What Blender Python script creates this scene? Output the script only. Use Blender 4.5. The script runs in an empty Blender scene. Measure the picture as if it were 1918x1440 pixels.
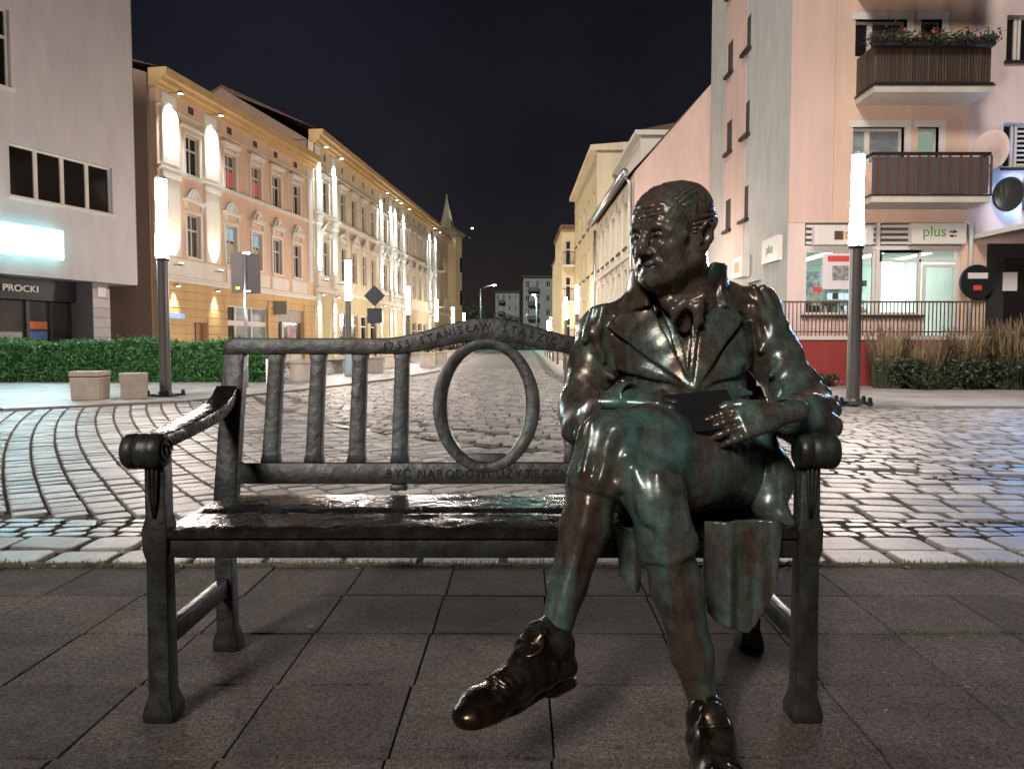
import bpy, bmesh, math, random
import numpy as np
from mathutils import Vector, Matrix, noise as mnoise
R = math.radians
random.seed(7); np.random.seed(7)
sc = bpy.context.scene
COL = sc.collection

# ------------------------------------------------------------------ camera, sky, sun, exposure
EYE = 1.0; PITCH = R(3.0); FOC = 1441.0          # focal length in pixels of a 1918 px wide frame
cam_d = bpy.data.cameras.new('camera'); cam = bpy.data.objects.new('camera', cam_d); COL.objects.link(cam)
cam.location = (0, 0, EYE); cam.rotation_euler = (math.pi/2 - PITCH, 0, 0)
cam_d.sensor_width = 36.0; cam_d.lens = FOC/1918*36.0; cam_d.clip_start = 0.05; cam_d.clip_end = 2000
sc.camera = cam

SUN_EL, SUN_AZ = R(34), R(-24)     # azimuth from -Y (behind the camera) towards -X when negative
w = bpy.data.worlds.new('World'); sc.world = w; w.use_nodes = True
nt = w.node_tree; nt.nodes.clear()
wo = nt.nodes.new('ShaderNodeOutputWorld'); bg = nt.nodes.new('ShaderNodeBackground')
sky = nt.nodes.new('ShaderNodeTexSky'); sky.sky_type = 'NISHITA'; sky.sun_disc = False
sky.sun_elevation = SUN_EL; sky.sun_rotation = math.pi + SUN_AZ
hs = nt.nodes.new('ShaderNodeMixRGB'); hs.blend_type = 'MULTIPLY'; hs.inputs[0].default_value = 1.0
hs.inputs[2].default_value = (1.25, 0.80, 0.76, 1)
nt.links.new(sky.outputs[0], hs.inputs[1])
wc = nt.nodes.new('ShaderNodeTexCoord'); wn_ = nt.nodes.new('ShaderNodeTexNoise'); wn_.inputs['Scale'].default_value = 2.2; wn_.inputs['Detail'].default_value = 5   # thin night cloud
nt.links.new(wc.outputs['Generated'], wn_.inputs['Vector'])
wr_ = nt.nodes.new('ShaderNodeMapRange'); wr_.inputs[1].default_value = 0.3; wr_.inputs[2].default_value = 0.7; wr_.inputs[3].default_value = 0.55; wr_.inputs[4].default_value = 1.5
nt.links.new(wn_.outputs[0], wr_.inputs[0])
wm_ = nt.nodes.new('ShaderNodeMixRGB'); wm_.blend_type = 'MULTIPLY'; wm_.inputs[0].default_value = 1.0
nt.links.new(hs.outputs[0], wm_.inputs[1]); nt.links.new(wr_.outputs[0], wm_.inputs[2]); nt.links.new(wm_.outputs[0], bg.inputs[0])
bg.inputs[1].default_value = 0.0038
nt.links.new(bg.outputs[0], wo.inputs[0])

sun_d = bpy.data.lights.new('sun', 'SUN'); sun_d.energy = 2.4; sun_d.angle = R(14.0); sun_d.color = (1.0, 0.94, 0.88)
sun = bpy.data.objects.new('sun', sun_d); COL.objects.link(sun)
sdir = Vector((math.sin(SUN_AZ)*math.cos(SUN_EL), -math.cos(SUN_AZ)*math.cos(SUN_EL), math.sin(SUN_EL)))
sun.rotation_euler = sdir.to_track_quat('Z', 'Y').to_euler()

vs = sc.view_settings; vs.view_transform = 'Standard'; vs.look = 'None'; vs.exposure = 0.0; vs.gamma = 1.0
try: vs.use_curve_mapping = False
except Exception: pass
sc.render.engine = 'CYCLES'
cy = sc.cycles; cy.use_denoising = True; cy.max_bounces = 6; cy.diffuse_bounces = 3; cy.glossy_bounces = 3
cy.transmission_bounces = 4; cy.transparent_max_bounces = 6; cy.sample_clamp_indirect = 4.0
cy.caustics_reflective = False; cy.caustics_refractive = False

def P(px, py, Y):
    """world point on the plane y = Y seen at photo pixel (px, py): used to survey positions"""
    a = (px-959)/FOC; b = -(py-720)/FOC
    dx = a; dy = math.cos(PITCH) + b*math.sin(PITCH); dz = -math.sin(PITCH) + b*math.cos(PITCH)
    t = Y/dy
    return Vector((dx*t, Y, EYE + dz*t))

# ------------------------------------------------------------------ materials
MATS = {}
def mat(name, col, rough=0.7, metal=0.0, var=0.12, vscale=3.0, bump=0.0, bscale=40.0, spec=0.5, emit=None, estr=0.0, col2=None, stretch=(1,1,1), rndisl=0.0, coord='Object'):
    if name in MATS: return MATS[name]
    m = bpy.data.materials.new(name); m.use_nodes = True; n = m.node_tree.nodes; L = m.node_tree.links
    b = n['Principled BSDF']
    b.inputs['Roughness'].default_value = rough; b.inputs['Metallic'].default_value = metal
    b.inputs['Specular IOR Level'].default_value = spec
    b.inputs['Base Color'].default_value = (*col, 1)
    if emit is not None:
        b.inputs['Emission Color'].default_value = (*emit, 1); b.inputs['Emission Strength'].default_value = estr
    if var > 0 or bump > 0:
        if coord == 'World':
            g = n.new('ShaderNodeNewGeometry'); src = g.outputs['Position']
        else:
            tc = n.new('ShaderNodeTexCoord'); src = tc.outputs['Object']
        mp = n.new('ShaderNodeMapping'); mp.inputs['Scale'].default_value = stretch; L.new(src, mp.inputs[0])
    if var > 0:
        nz = n.new('ShaderNodeTexNoise'); nz.inputs['Scale'].default_value = vscale; nz.inputs['Detail'].default_value = 6; nz.inputs['Roughness'].default_value = 0.65
        L.new(mp.outputs[0], nz.inputs['Vector'])
        cr = n.new('ShaderNodeValToRGB'); e = cr.color_ramp.elements
        c2 = col2 if col2 is not None else tuple(min(1, c*(1+var)) for c in col)
        c1 = tuple(c*(1-var) for c in col)
        e[0].position = 0.3; e[0].color = (*c1, 1); e[1].position = 0.7; e[1].color = (*c2, 1)
        L.new(nz.outputs[0], cr.inputs[0]); outc = cr.outputs[0]
        if rndisl > 0:
            g2 = n.new('ShaderNodeNewGeometry'); oi = n.new('ShaderNodeObjectInfo')
            ad = n.new('ShaderNodeMath'); ad.operation = 'ADD'; L.new(g2.outputs['Random Per Island'], ad.inputs[0]); L.new(oi.outputs['Random'], ad.inputs[1])
            fr = n.new('ShaderNodeMath'); fr.operation = 'FRACT'; L.new(ad.outputs[0], fr.inputs[0])
            mr = n.new('ShaderNodeMapRange'); mr.inputs[3].default_value = 1-rndisl; mr.inputs[4].default_value = 1+rndisl; L.new(fr.outputs[0], mr.inputs[0])
            mm = n.new('ShaderNodeMixRGB'); mm.blend_type = 'MULTIPLY'; mm.inputs[0].default_value = 1
            L.new(outc, mm.inputs[1]); L.new(mr.outputs[0], mm.inputs[2]); outc = mm.outputs[0]
        L.new(outc, b.inputs['Base Color'])
    if bump > 0:
        nb = n.new('ShaderNodeTexNoise'); nb.inputs['Scale'].default_value = bscale; nb.inputs['Detail'].default_value = 5
        L.new(mp.outputs[0], nb.inputs['Vector'])
        bp = n.new('ShaderNodeBump'); bp.inputs['Strength'].default_value = bump; bp.inputs['Distance'].default_value = 0.01
        L.new(nb.outputs[0], bp.inputs['Height']); L.new(bp.outputs[0], b.inputs['Normal'])
        if var > 0:
            rr = n.new('ShaderNodeMapRange'); rr.inputs[3].default_value = max(0.02, rough-0.12); rr.inputs[4].default_value = min(1, rough+0.12)
            L.new(nb.outputs[0], rr.inputs[0]); L.new(rr.outputs[0], b.inputs['Roughness'])
    MATS[name] = m
    return m

def emat(name, col, strength):
    if name in MATS: return MATS[name]
    m = bpy.data.materials.new(name); m.use_nodes = True; n = m.node_tree.nodes; L = m.node_tree.links
    n.remove(n['Principled BSDF']); e = n.new('ShaderNodeEmission'); e.inputs[0].default_value = (*col, 1); e.inputs[1].default_value = strength
    L.new(e.outputs[0], n['Material Output'].inputs[0]); MATS[name] = m
    return m

# ------------------------------------------------------------------ mesh helpers
def link(name, me, m=None, parent=None, loc=None, rotz=None):
    o = bpy.data.objects.new(name, me); COL.objects.link(o)
    if m is not None and me is not None and len(me.materials) == 0: me.materials.append(m)
    if parent is not None: o.parent = parent
    if loc is not None: o.location = loc
    if rotz is not None: o.rotation_euler = (0, 0, rotz)
    return o
def tag(o, label=None, cat=None, group=None, kind=None):
    if label: o['label'] = label
    if cat: o['category'] = cat
    if group: o['group'] = group
    if kind: o['kind'] = kind
    return o
def empty(name, loc=(0,0,0), rotz=0.0, label=None, cat=None, group=None):
    o = bpy.data.objects.new(name, None); COL.objects.link(o); o.location = loc; o.rotation_euler = (0, 0, rotz); o.empty_display_size = 0.1
    return tag(o, label, cat, group)
def copy_tree(o, parent=None):
    c = o.copy(); COL.objects.link(c)
    if parent is not None: c.parent = parent
    for ch in list(o.children): copy_tree(ch, c)
    return c

class MB:
    """collects shapes, builds one mesh"""
    def __init__(s): s.v = []; s.f = []
    def add(s, vs, fs):
        k = len(s.v); s.v += [tuple(q) for q in vs]; s.f += [tuple(i+k for i in f) for f in fs]; return s
    def box(s, x0, x1, y0, y1, z0, z1):
        return s.add([(x0,y0,z0),(x1,y0,z0),(x1,y1,z0),(x0,y1,z0),(x0,y0,z1),(x1,y0,z1),(x1,y1,z1),(x0,y1,z1)],
                     [(0,3,2,1),(4,5,6,7),(0,1,5,4),(1,2,6,5),(2,3,7,6),(3,0,4,7)])
    def prism(s, poly, axis, a, b):
        """poly 2-D extruded along axis between a and b; axis 'x': poly=(y,z); 'y': (x,z); 'z': (x,y)"""
        n = len(poly)
        def pt(q, t): return {'x': (t,q[0],q[1]), 'y': (q[0],t,q[1]), 'z': (q[0],q[1],t)}[axis]
        vs = [pt(q,a) for q in poly] + [pt(q,b) for q in poly]
        fs = [tuple(range(n))[::-1], tuple(range(n,2*n))] + [(i,(i+1)%n,(i+1)%n+n,i+n) for i in range(n)]
        return s.add(vs, fs)
    def tube(s, pts, rad, n=8, cap=True, flat=None):
        pts = [Vector(p) for p in pts]; rad = [rad]*len(pts) if not hasattr(rad,'__len__') else rad
        vs = []; fs = []
        up = Vector((0,0,1))
        for i, p in enumerate(pts):
            d = (pts[min(i+1,len(pts)-1)] - pts[max(i-1,0)]).normalized()
            ref = up if abs(d.dot(up)) < 0.95 else Vector((1,0,0))
            a = d.cross(ref).normalized(); b = a.cross(d).normalized()
            for k in range(n):
                t = 2*math.pi*k/n
                vs.append(p + a*math.cos(t)*rad[i] + b*math.sin(t)*rad[i]*(flat or 1))
        for i in range(len(pts)-1):
            for k in range(n):
                fs.append((i*n+k, i*n+(k+1)%n, (i+1)*n+(k+1)%n, (i+1)*n+k))
        if cap:
            fs.append(tuple(range(n))[::-1]); m = (len(pts)-1)*n; fs.append(tuple(range(m, m+n)))
        return s.add(vs, fs)
    def lathe(s, prof, n=16, c=(0,0,0)):
        vs = []; fs = []
        for (r, z) in prof:
            for k in range(n):
                t = 2*math.pi*k/n; vs.append((c[0]+r*math.cos(t), c[1]+r*math.sin(t), c[2]+z))
        for i in range(len(prof)-1):
            for k in range(n): fs.append((i*n+k, i*n+(k+1)%n, (i+1)*n+(k+1)%n, (i+1)*n+k))
        fs.append(tuple(range(n))[::-1]); m = (len(prof)-1)*n; fs.append(tuple(range(m, m+n)))
        return s.add(vs, fs)
    def mesh(s, name, bevel=0.0, smooth=False, seg=2, wobble=0.0):
        me = bpy.data.meshes.new(name); me.from_pydata(s.v, [], s.f); me.update()
        bm = bmesh.new(); bm.from_mesh(me); bmesh.ops.recalc_face_normals(bm, faces=bm.faces)
        if bevel > 0:
            es = [e for e in bm.edges if len(e.link_faces) == 2 and e.calc_face_angle(0) > 0.5]
            bmesh.ops.bevel(bm, geom=es, offset=bevel, segments=seg, affect='EDGES', profile=0.5, clamp_overlap=True)
        if smooth:
            for f in bm.faces: f.smooth = True
        bm.to_mesh(me); bm.free()
        return me
    def obj(s, name, m, parent=None, bevel=0.0, smooth=False, seg=2, loc=None, rotz=None):
        return link(name, s.mesh(name, bevel, smooth, seg), m, parent, loc, rotz)

def smooth_by_angle(me, ang=0.7):
    bm = bmesh.new(); bm.from_mesh(me)
    for f in bm.faces: f.smooth = True
    for e in bm.edges:
        if len(e.link_faces) == 2 and e.calc_face_angle(0) > ang: e.smooth = False
    bm.to_mesh(me); bm.free(); return me

def text_mesh(body, size, extrude, align='CENTER', res=3):
    cu = bpy.data.curves.new('txt', 'FONT'); cu.body = body; cu.size = size; cu.extrude = extrude; cu.align_x = align; cu.resolution_u = res
    o = bpy.data.objects.new('txt', cu); COL.objects.link(o)
    dg = bpy.context.evaluated_depsgraph_get(); me = bpy.data.meshes.new_from_object(o.evaluated_get(dg))
    bpy.data.objects.remove(o); bpy.data.curves.remove(cu)
    me.materials.clear()
    return me

def lamp_spot(parent, loc, target, energy, color, angle, blend=1.0, radius=0.06):
    d = bpy.data.lights.new('spot', 'SPOT'); d.energy = energy; d.color = color; d.spot_size = angle; d.spot_blend = blend; d.shadow_soft_size = radius
    o = bpy.data.objects.new('spot', d); COL.objects.link(o); o.parent = parent; o.location = loc
    v = Vector(target) - Vector(loc); o.rotation_euler = v.to_track_quat('-Z', 'Y').to_euler()
    return o
# ================================================================== ground, paving
def sheet(name, poly, z, m, kind='structure'):
    me = bpy.data.meshes.new(name); me.from_pydata([(x, y, z) for x, y in poly], [], [tuple(range(len(poly)))]); me.update()
    bm = bmesh.new(); bm.from_mesh(me); bmesh.ops.recalc_face_normals(bm, faces=bm.faces)
    for f in bm.faces:
        if f.normal.z < 0: f.normal_flip()
    bmesh.ops.triangulate(bm, faces=bm.faces); bm.to_mesh(me); bm.free()
    return tag(link(name, me, m), kind=kind)

def tiled(name, c1, c2, mort, w_, h_, mortar=0.012, rough=0.6, offset=0.0, rot=0.0, bump=0.3):
    """flat paving too far off to tell its pieces apart: joints and tone by a brick pattern"""
    m = bpy.data.materials.new(name); m.use_nodes = True; n = m.node_tree.nodes; L = m.node_tree.links; b = n['Principled BSDF']
    g = n.new('ShaderNodeNewGeometry'); mp = n.new('ShaderNodeMapping'); mp.inputs['Rotation'].default_value = (0,0,rot); L.new(g.outputs['Position'], mp.inputs[0])
    br = n.new('ShaderNodeTexBrick'); br.offset = offset; br.inputs['Scale'].default_value = 1.0; br.inputs['Brick Width'].default_value = w_; br.inputs['Row Height'].default_value = h_
    br.inputs['Mortar Size'].default_value = mortar; br.inputs['Color1'].default_value = (*c1,1); br.inputs['Color2'].default_value = (*c2,1); br.inputs['Mortar'].default_value = (*mort,1)
    L.new(mp.outputs[0], br.inputs['Vector'])
    nz = n.new('ShaderNodeTexNoise'); nz.inputs['Scale'].default_value = 1.3; nz.inputs['Detail'].default_value = 8; L.new(g.outputs['Position'], nz.inputs['Vector'])
    mr = n.new('ShaderNodeMapRange'); mr.inputs[1].default_value = 0.3; mr.inputs[2].default_value = 0.7; mr.inputs[3].default_value = 0.7; mr.inputs[4].default_value = 1.2; L.new(nz.outputs[0], mr.inputs[0])
    mm = n.new('ShaderNodeMixRGB'); mm.blend_type = 'MULTIPLY'; mm.inputs[0].default_value = 1; L.new(br.outputs[0], mm.inputs[1]); L.new(mr.outputs[0], mm.inputs[2]); L.new(mm.outputs[0], b.inputs['Base Color'])
    b.inputs['Roughness'].default_value = rough
    bp = n.new('ShaderNodeBump'); bp.inputs['Strength'].default_value = bump; bp.inputs['Distance'].default_value = 0.02; bp.invert = True; L.new(br.outputs['Fac'], bp.inputs['Height']); L.new(bp.outputs[0], b.inputs['Normal'])
    return m

M_EARTH = mat('dark_earth', (0.045,0.040,0.033), 0.9, var=0.4, vscale=2.0, coord='World')
M_JOINT = mat('sandy_joint', (0.075,0.063,0.050), 0.95, var=0.5, vscale=9.0, bump=0.6, bscale=90, coord='World')
M_SETT = mat('granite_sett', (0.29,0.268,0.25), 0.52, var=0.20, vscale=14.0, bump=0.35, bscale=60, rndisl=0.42, coord='World')
M_SETT_D = mat('basalt_sett', (0.060,0.055,0.052), 0.42, var=0.3, vscale=14.0, bump=0.5, bscale=45, rndisl=0.35, coord='World')
def slab_mat():
    m = bpy.data.materials.new('concrete_slab'); m.use_nodes = True; n = m.node_tree.nodes; L = m.node_tree.links; b = n['Principled BSDF']
    g = n.new('ShaderNodeNewGeometry')
    v = n.new('ShaderNodeTexVoronoi'); v.inputs['Scale'].default_value = 230; L.new(g.outputs['Position'], v.inputs['Vector'])
    nz = n.new('ShaderNodeTexNoise'); nz.inputs['Scale'].default_value = 3.2; nz.inputs['Detail'].default_value = 8; nz.inputs['Roughness'].default_value = 0.7; L.new(g.outputs['Position'], nz.inputs['Vector'])
    cr = n.new('ShaderNodeValToRGB'); e = cr.color_ramp.elements; e[0].position = 0.32; e[0].color = (0.062,0.051,0.046,1); e[1].position = 0.72; e[1].color = (0.135,0.110,0.096,1); L.new(nz.outputs[0], cr.inputs[0])
    mr = n.new('ShaderNodeMapRange'); mr.inputs[3].default_value = 0.25; mr.inputs[4].default_value = 1.8; L.new(v.outputs['Color'], mr.inputs[0])
    mm = n.new('ShaderNodeMixRGB'); mm.blend_type = 'MULTIPLY'; mm.inputs[0].default_value = 1; L.new(cr.outputs[0], mm.inputs[1]); L.new(mr.outputs[0], mm.inputs[2])
    oi = n.new('ShaderNodeObjectInfo'); m2 = n.new('ShaderNodeMapRange'); m2.inputs[3].default_value = 0.78; m2.inputs[4].default_value = 1.2; L.new(oi.outputs['Random'], m2.inputs[0])
    m3 = n.new('ShaderNodeMixRGB'); m3.blend_type = 'MULTIPLY'; m3.inputs[0].default_value = 1; L.new(mm.outputs[0], m3.inputs[1]); L.new(m2.outputs[0], m3.inputs[2])
    # rusty washed stain patches
    n3 = n.new('ShaderNodeTexNoise'); n3.inputs['Scale'].default_value = 1.7; n3.inputs['Detail'].default_value = 5; L.new(g.outputs['Position'], n3.inputs['Vector'])
    c3 = n.new('ShaderNodeValToRGB'); c3.color_ramp.elements[0].position = 0.60; c3.color_ramp.elements[0].color = (0,0,0,1); c3.color_ramp.elements[1].position = 0.78; c3.color_ramp.elements[1].color = (0.6,0.6,0.6,1); L.new(n3.outputs[0], c3.inputs[0])
    m4 = n.new('ShaderNodeMixRGB'); m4.blend_type = 'MULTIPLY'; m4.inputs[2].default_value = (0.95,0.62,0.52,1); L.new(c3.outputs[0], m4.inputs[0]); L.new(m3.outputs[0], m4.inputs[1])
    # trodden-in gum spots and coarse light grit
    vg = n.new('ShaderNodeTexVoronoi'); vg.inputs['Scale'].default_value = 5.0; L.new(g.outputs['Position'], vg.inputs['Vector'])
    cg = n.new('ShaderNodeValToRGB'); cg.color_ramp.elements[0].position = 0.055; cg.color_ramp.elements[0].color = (0.55,0.55,0.55,1); cg.color_ramp.elements[1].position = 0.075; cg.color_ramp.elements[1].color = (1,1,1,1); L.new(vg.outputs['Distance'], cg.inputs[0])
    n5 = n.new('ShaderNodeTexNoise'); n5.inputs['Scale'].default_value = 70; n5.inputs['Detail'].default_value = 3; L.new(g.outputs['Position'], n5.inputs['Vector'])
    c5 = n.new('ShaderNodeMapRange'); c5.inputs[1].default_value = 0.3; c5.inputs[2].default_value = 0.7; c5.inputs[3].default_value = 0.72; c5.inputs[4].default_value = 1.3; L.new(n5.outputs[0], c5.inputs[0])
    m5 = n.new('ShaderNodeMixRGB'); m5.blend_type = 'MULTIPLY'; m5.inputs[0].default_value = 1; L.new(m4.outputs[0], m5.inputs[1]); L.new(cg.outputs[0], m5.inputs[2])
    m6 = n.new('ShaderNodeMixRGB'); m6.blend_type = 'MULTIPLY'; m6.inputs[0].default_value = 1; L.new(m5.outputs[0], m6.inputs[1]); L.new(c5.outputs[0], m6.inputs[2])
    L.new(m6.outputs[0], b.inputs['Base Color'])
    bp = n.new('ShaderNodeBump'); bp.inputs['Strength'].default_value = 0.5; bp.inputs['Distance'].default_value = 0.004; L.new(v.outputs['Distance'], bp.inputs['Height']); L.new(bp.outputs[0], b.inputs['Normal'])
    b.inputs['Roughness'].default_value = 0.85; b.inputs['Specular IOR Level'].default_value = 0.25
    return m
M_SLAB = slab_mat()
M_WALK = tiled('pavement_slabs', (0.40,0.385,0.38), (0.35,0.335,0.33), (0.13,0.12,0.12), 0.5, 0.5, 0.010, 0.55, 0.0, R(-8))
M_ROADFAR = tiled('far_setts', (0.30,0.28,0.26), (0.23,0.215,0.20), (0.06,0.052,0.045), 0.26, 0.19, 0.012, 0.62, 0.5, 0.0, 0.5)

sheet('ground', [(-300,-60),(300,-60),(300,500),(-300,500)], -0.08, M_EARTH)
# ---------------------------------------------------------------- slab pavement in the foreground
YE = 3.425
SK = 0.0285
slabs = sheet('slab_pavement', [(-7,-3),(7,-3),(7,YE),(-7,YE)], -0.014, M_JOINT)
sm = {}
for var in range(3):
    q = MB(); g_ = 0.0026; hw = 0.201
    q.prism([(-hw+g_,-hw+g_),(hw-g_,-hw+g_),(hw-g_,hw-g_),(-hw+g_,hw-g_)], 'z', -0.05, 0.0)
    me = q.mesh('paving_slab', 0.004, False, 2); me.materials.append(M_SLAB); sm[var] = me
for j in range(-5, 5):
    yy = 1.813 + 0.402*j - 0.201
    if yy > YE: continue
    for i in range(-9, 10):
        # rows to the right of the bench are laid half a slab out of step
        xo = 0.0
        x = 0.0475 + 0.402*(i+0.5) + SK*yy + xo
        o = link('paving_slab', sm[random.randrange(3)], None, slabs, (x, yy, random.uniform(-0.0015,0.0015)))
        o.rotation_euler = (random.gauss(0,0.0022), random.gauss(0,0.0022), -0.012 + random.gauss(0,0.002))

# ---------------------------------------------------------------- setts
KL = [(-16,7.8),(-7.65,11.5),(-5.6,13.3),(-4.7,16.0),(-3.5,21.0),(-2.75,27.5),(-2.75,80),(-2.2,118)]
KR = [(16,11.9),(6.6,12.0),(4.4,12.9),(2.6,15.0),(1.75,18.0),(1.55,26.0),(2.7,78),(3.3,118)]
def xl(y): return float(np.interp(y, [p[1] for p in KL], [p[0] for p in KL]))
def xr(y): return float(np.interp(y, [p[1] for p in KR], [p[0] for p in KR])) if y > 11.9 else 16.0
street = sheet('cobbled_street', [(-16,YE),(16,YE)] + KR + KL[::-1], -0.024, M_JOINT)
far = sheet('far_street', [(xl(31.8),31.8),(xr(31.8),31.8)] + [p for p in KR if p[1] > 32] + [p for p in KL[::-1] if p[1] > 32], -0.004, M_ROADFAR)
B1 = [(-5.4,15.6),(-4.68,14.2),(-3.34,11.5),(-2.08,9.4),(-1.09,8.5),(-0.4,7.75),(0.6,7.0),(2,6.25),(4,5.6),(6.5,5.05),(12,4.4)]
B2 = [(-4.9,15.9),(-3.7,13.4),(-2.47,11.4),(-1.25,9.8),(-0.47,8.9),(0.4,8.1),(2,7.1),(4,6.35),(6.5,5.75),(12,5.0)]
def bandy(B, x): return float(np.interp(x, [p[0] for p in B], [p[1] for p in B]))
setts = []     # x, y, rot, length, width, dark
def inside(x, y, mrg=0.1): return y > YE+0.05 and xl(y)+mrg < x < xr(y)-mrg and abs(x) < 0.74*y + 2.0
def zone(x, y):
    if y < 3.98: return 'N'
    if y < 4.40 + 0.03*math.sin(x*1.3): return 'D'
    if x < -5.4: return 'A' if y < 15.5 else 'B'
    y1, y2 = bandy(B1, x), bandy(B2, x)
    if y1-0.17 < y < y1+0.17 or y2-0.15 < y < y2+0.15: return 'K'
    if y < y1: return 'A' if x < 1.25 else 'C'
    return 'B' if y > y2 else 'M'
# near double course of larger setts
y = YE+0.055
for hrow in (0.235, 0.255):
    x = -4.3 + random.random()*0.2
    while x < 4.6:
        L_ = random.uniform(0.27,0.40); setts.append((x+L_/2, y+hrow/2, random.gauss(0,0.012), L_, hrow, 0)); x += L_
    y += hrow
# dark rough band
y = 3.985
for hrow in (0.105, 0.11, 0.105, 0.10):
    x = -5 + random.random()*0.1
    while x < 5.2:
        L_ = random.uniform(0.12,0.22)
        if zone(x+L_/2, y+hrow/2) == 'D': setts.append((x+L_/2, y+hrow/2, random.gauss(0,0.05), L_, hrow, 1))
        x += L_
    y += hrow
# diagonal, slightly curved courses on the left
def fA(y): return -0.85*y + 0.0155*y*y
for c in np.arange(-11.0, 16.0, 0.243):
    y = 4.38 + random.random()*0.15
    while y < 16.0:
        x = c + fA(y); sl = -0.85+0.031*y; nrm = math.sqrt(1+sl*sl)
        L_ = random.uniform(0.16,0.235); ym = y + L_*0.5/nrm; xm = c + fA(ym)
        if inside(xm, ym) and zone(xm, ym) == 'A': setts.append((xm, ym, math.atan2(1, sl), L_, 0.243/nrm, 0))
        y += L_/nrm
# courses across the right-hand square and up the street
for zn, ang, rowd in (('C', R(-5), 0.185), ('B', R(-2), 0.175), ('M', R(-9), 0.18)):
    ca, sa = math.cos(ang), math.sin(ang)
    for v in np.arange(3.0, 34.0, rowd):
        u = -14 + random.random()*0.3; wob = random.gauss(0,0.01)
        while u < 14:
            L_ = random.uniform(0.20,0.36) if zn == 'C' else random.uniform(0.17,0.30)
            um = u+L_/2; x = um*ca - v*sa; y = um*sa + v*ca + 0.05*math.sin(um*0.7+v) + wob
            if zn == 'B': y += 0.10*abs(math.sin(um*0.55))
            if 4.3 < y < 31.8 and inside(x, y) and zone(x, y) == zn: setts.append((x, y, ang+random.gauss(0,0.02), L_, rowd, 0))
            u += L_
# dark curved bands
for B in (B1, B2):
    for off in (-0.085, 0.035):
        pts = [Vector((x, bandy(B, x)+off, 0)) for x in np.arange(-5.3, 9.0, 0.02)]
        i = 0
        while i < len(pts)-1:
            L_ = random.uniform(0.11,0.19); j = i
            while j < len(pts)-1 and (pts[j]-pts[i]).length < L_: j += 1
            mid = (pts[i]+pts[j])*0.5; d = pts[j]-pts[i]
            if inside(mid.x, mid.y): setts.append((mid.x, mid.y, math.atan2(d.y, d.x), d.length, 0.115, 1))
            i = j
# templates: worn granite cubes with eased corners
def sett_template(seed):
    rnd = random.Random(seed); ring = []
    for (sx, sy) in ((-1,-1),(1,-1),(1,1),(-1,1)):
        cx = sx*(0.5-rnd.uniform(0.0,0.03)); cy_ = sy*(0.5-rnd.uniform(0.0,0.03)); e = rnd.uniform(0.06,0.13)
        if sx*sy > 0: ring += [(cx-sx*e*0.0, cy_-sy*e), (cx-sx*e, cy_-sy*e*0.0)]
        else: ring += [(cx-sx*e, cy_), (cx, cy_-sy*e)]
    V = [(x, y, -0.045) for x, y in ring] + [(x, y, -0.007) for x, y in ring] + [(x*0.965, y*0.955, -0.0012) for x, y in ring] + [(x*0.90, y*0.88, 0.0) for x, y in ring]
    Fq = []
    for l in range(3):
        for k in range(8): Fq.append((l*8+k, l*8+(k+1)%8, (l+1)*8+(k+1)%8, (l+1)*8+k))
    cen = len(V); V.append((rnd.uniform(-0.1,0.1),rnd.uniform(-0.1,0.1),rnd.uniform(-0.0015,0.001)))
    for k in range(8): Fq.append((24+k, 24+(k+1)%8, cen))
    return V, Fq
TPL = [sett_template(s) for s in range(4)]
tm = {}
for k, (V, Fq) in enumerate(TPL):
    for dk in (0, 1):
        me = bpy.data.meshes.new('sett'); me.from_pydata(V, [], Fq); me.update()
        me.materials.append(M_SETT_D if dk else M_SETT); tm[k, dk] = me
def vis(s):
    x, y = s[0], s[1]
    if abs(x) > 0.66*y+0.2: return 0
    hid = 0.25 if (0.15 < x/y*1 < 0.42 and y < 9) else 1.0
    return hid*s[3]*s[4]/y**3
order = sorted(range(len(setts)), key=lambda i: -vis(setts[i])); top = set(order[:296])
gap = 0.021
for dk in (0, 1):
    AV = []; AF = []; k = 0
    for i, (x, y, rz, L_, W_, d) in enumerate(setts):
        if d != dk: continue
        rx, ry = random.gauss(0,0.014), random.gauss(0,0.02); z = random.gauss(0,0.002) - (0.006 if d else 0)
        t = random.randrange(4); g2 = gap*random.uniform(0.7,1.5); lx, ly = max(0.05,L_-g2*1.35), max(0.05,W_-g2*(0.55 if 0.10 < W_ < 0.215 and L_ < 0.236 and y < 16 and not d else 0.9))
        if i in top:
            o = link('sett', tm[t, dk], None, street, (x, y, z)); o.scale = (lx, ly, 1.0); o.rotation_euler = (rx, ry, rz); continue
        V = np.array(TPL[t][0])*np.array((lx, ly, 1.0)); c, s_ = math.cos(rz), math.sin(rz)
        Z = V[:,2] + V[:,0]*ry + V[:,1]*rx + z
        AV.append(np.stack([x+V[:,0]*c-V[:,1]*s_, y+V[:,0]*s_+V[:,1]*c, Z], 1))
        AF += [tuple(q+k for q in f) for f in TPL[t][1]]; k += len(V)
    me = bpy.data.meshes.new('setts'); me.from_pydata(np.concatenate(AV).tolist(), [], AF); me.update()
    o = link('dark_setts' if dk else 'granite_setts', me, M_SETT_D if dk else M_SETT, street); o['kind'] = 'stuff'

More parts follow.
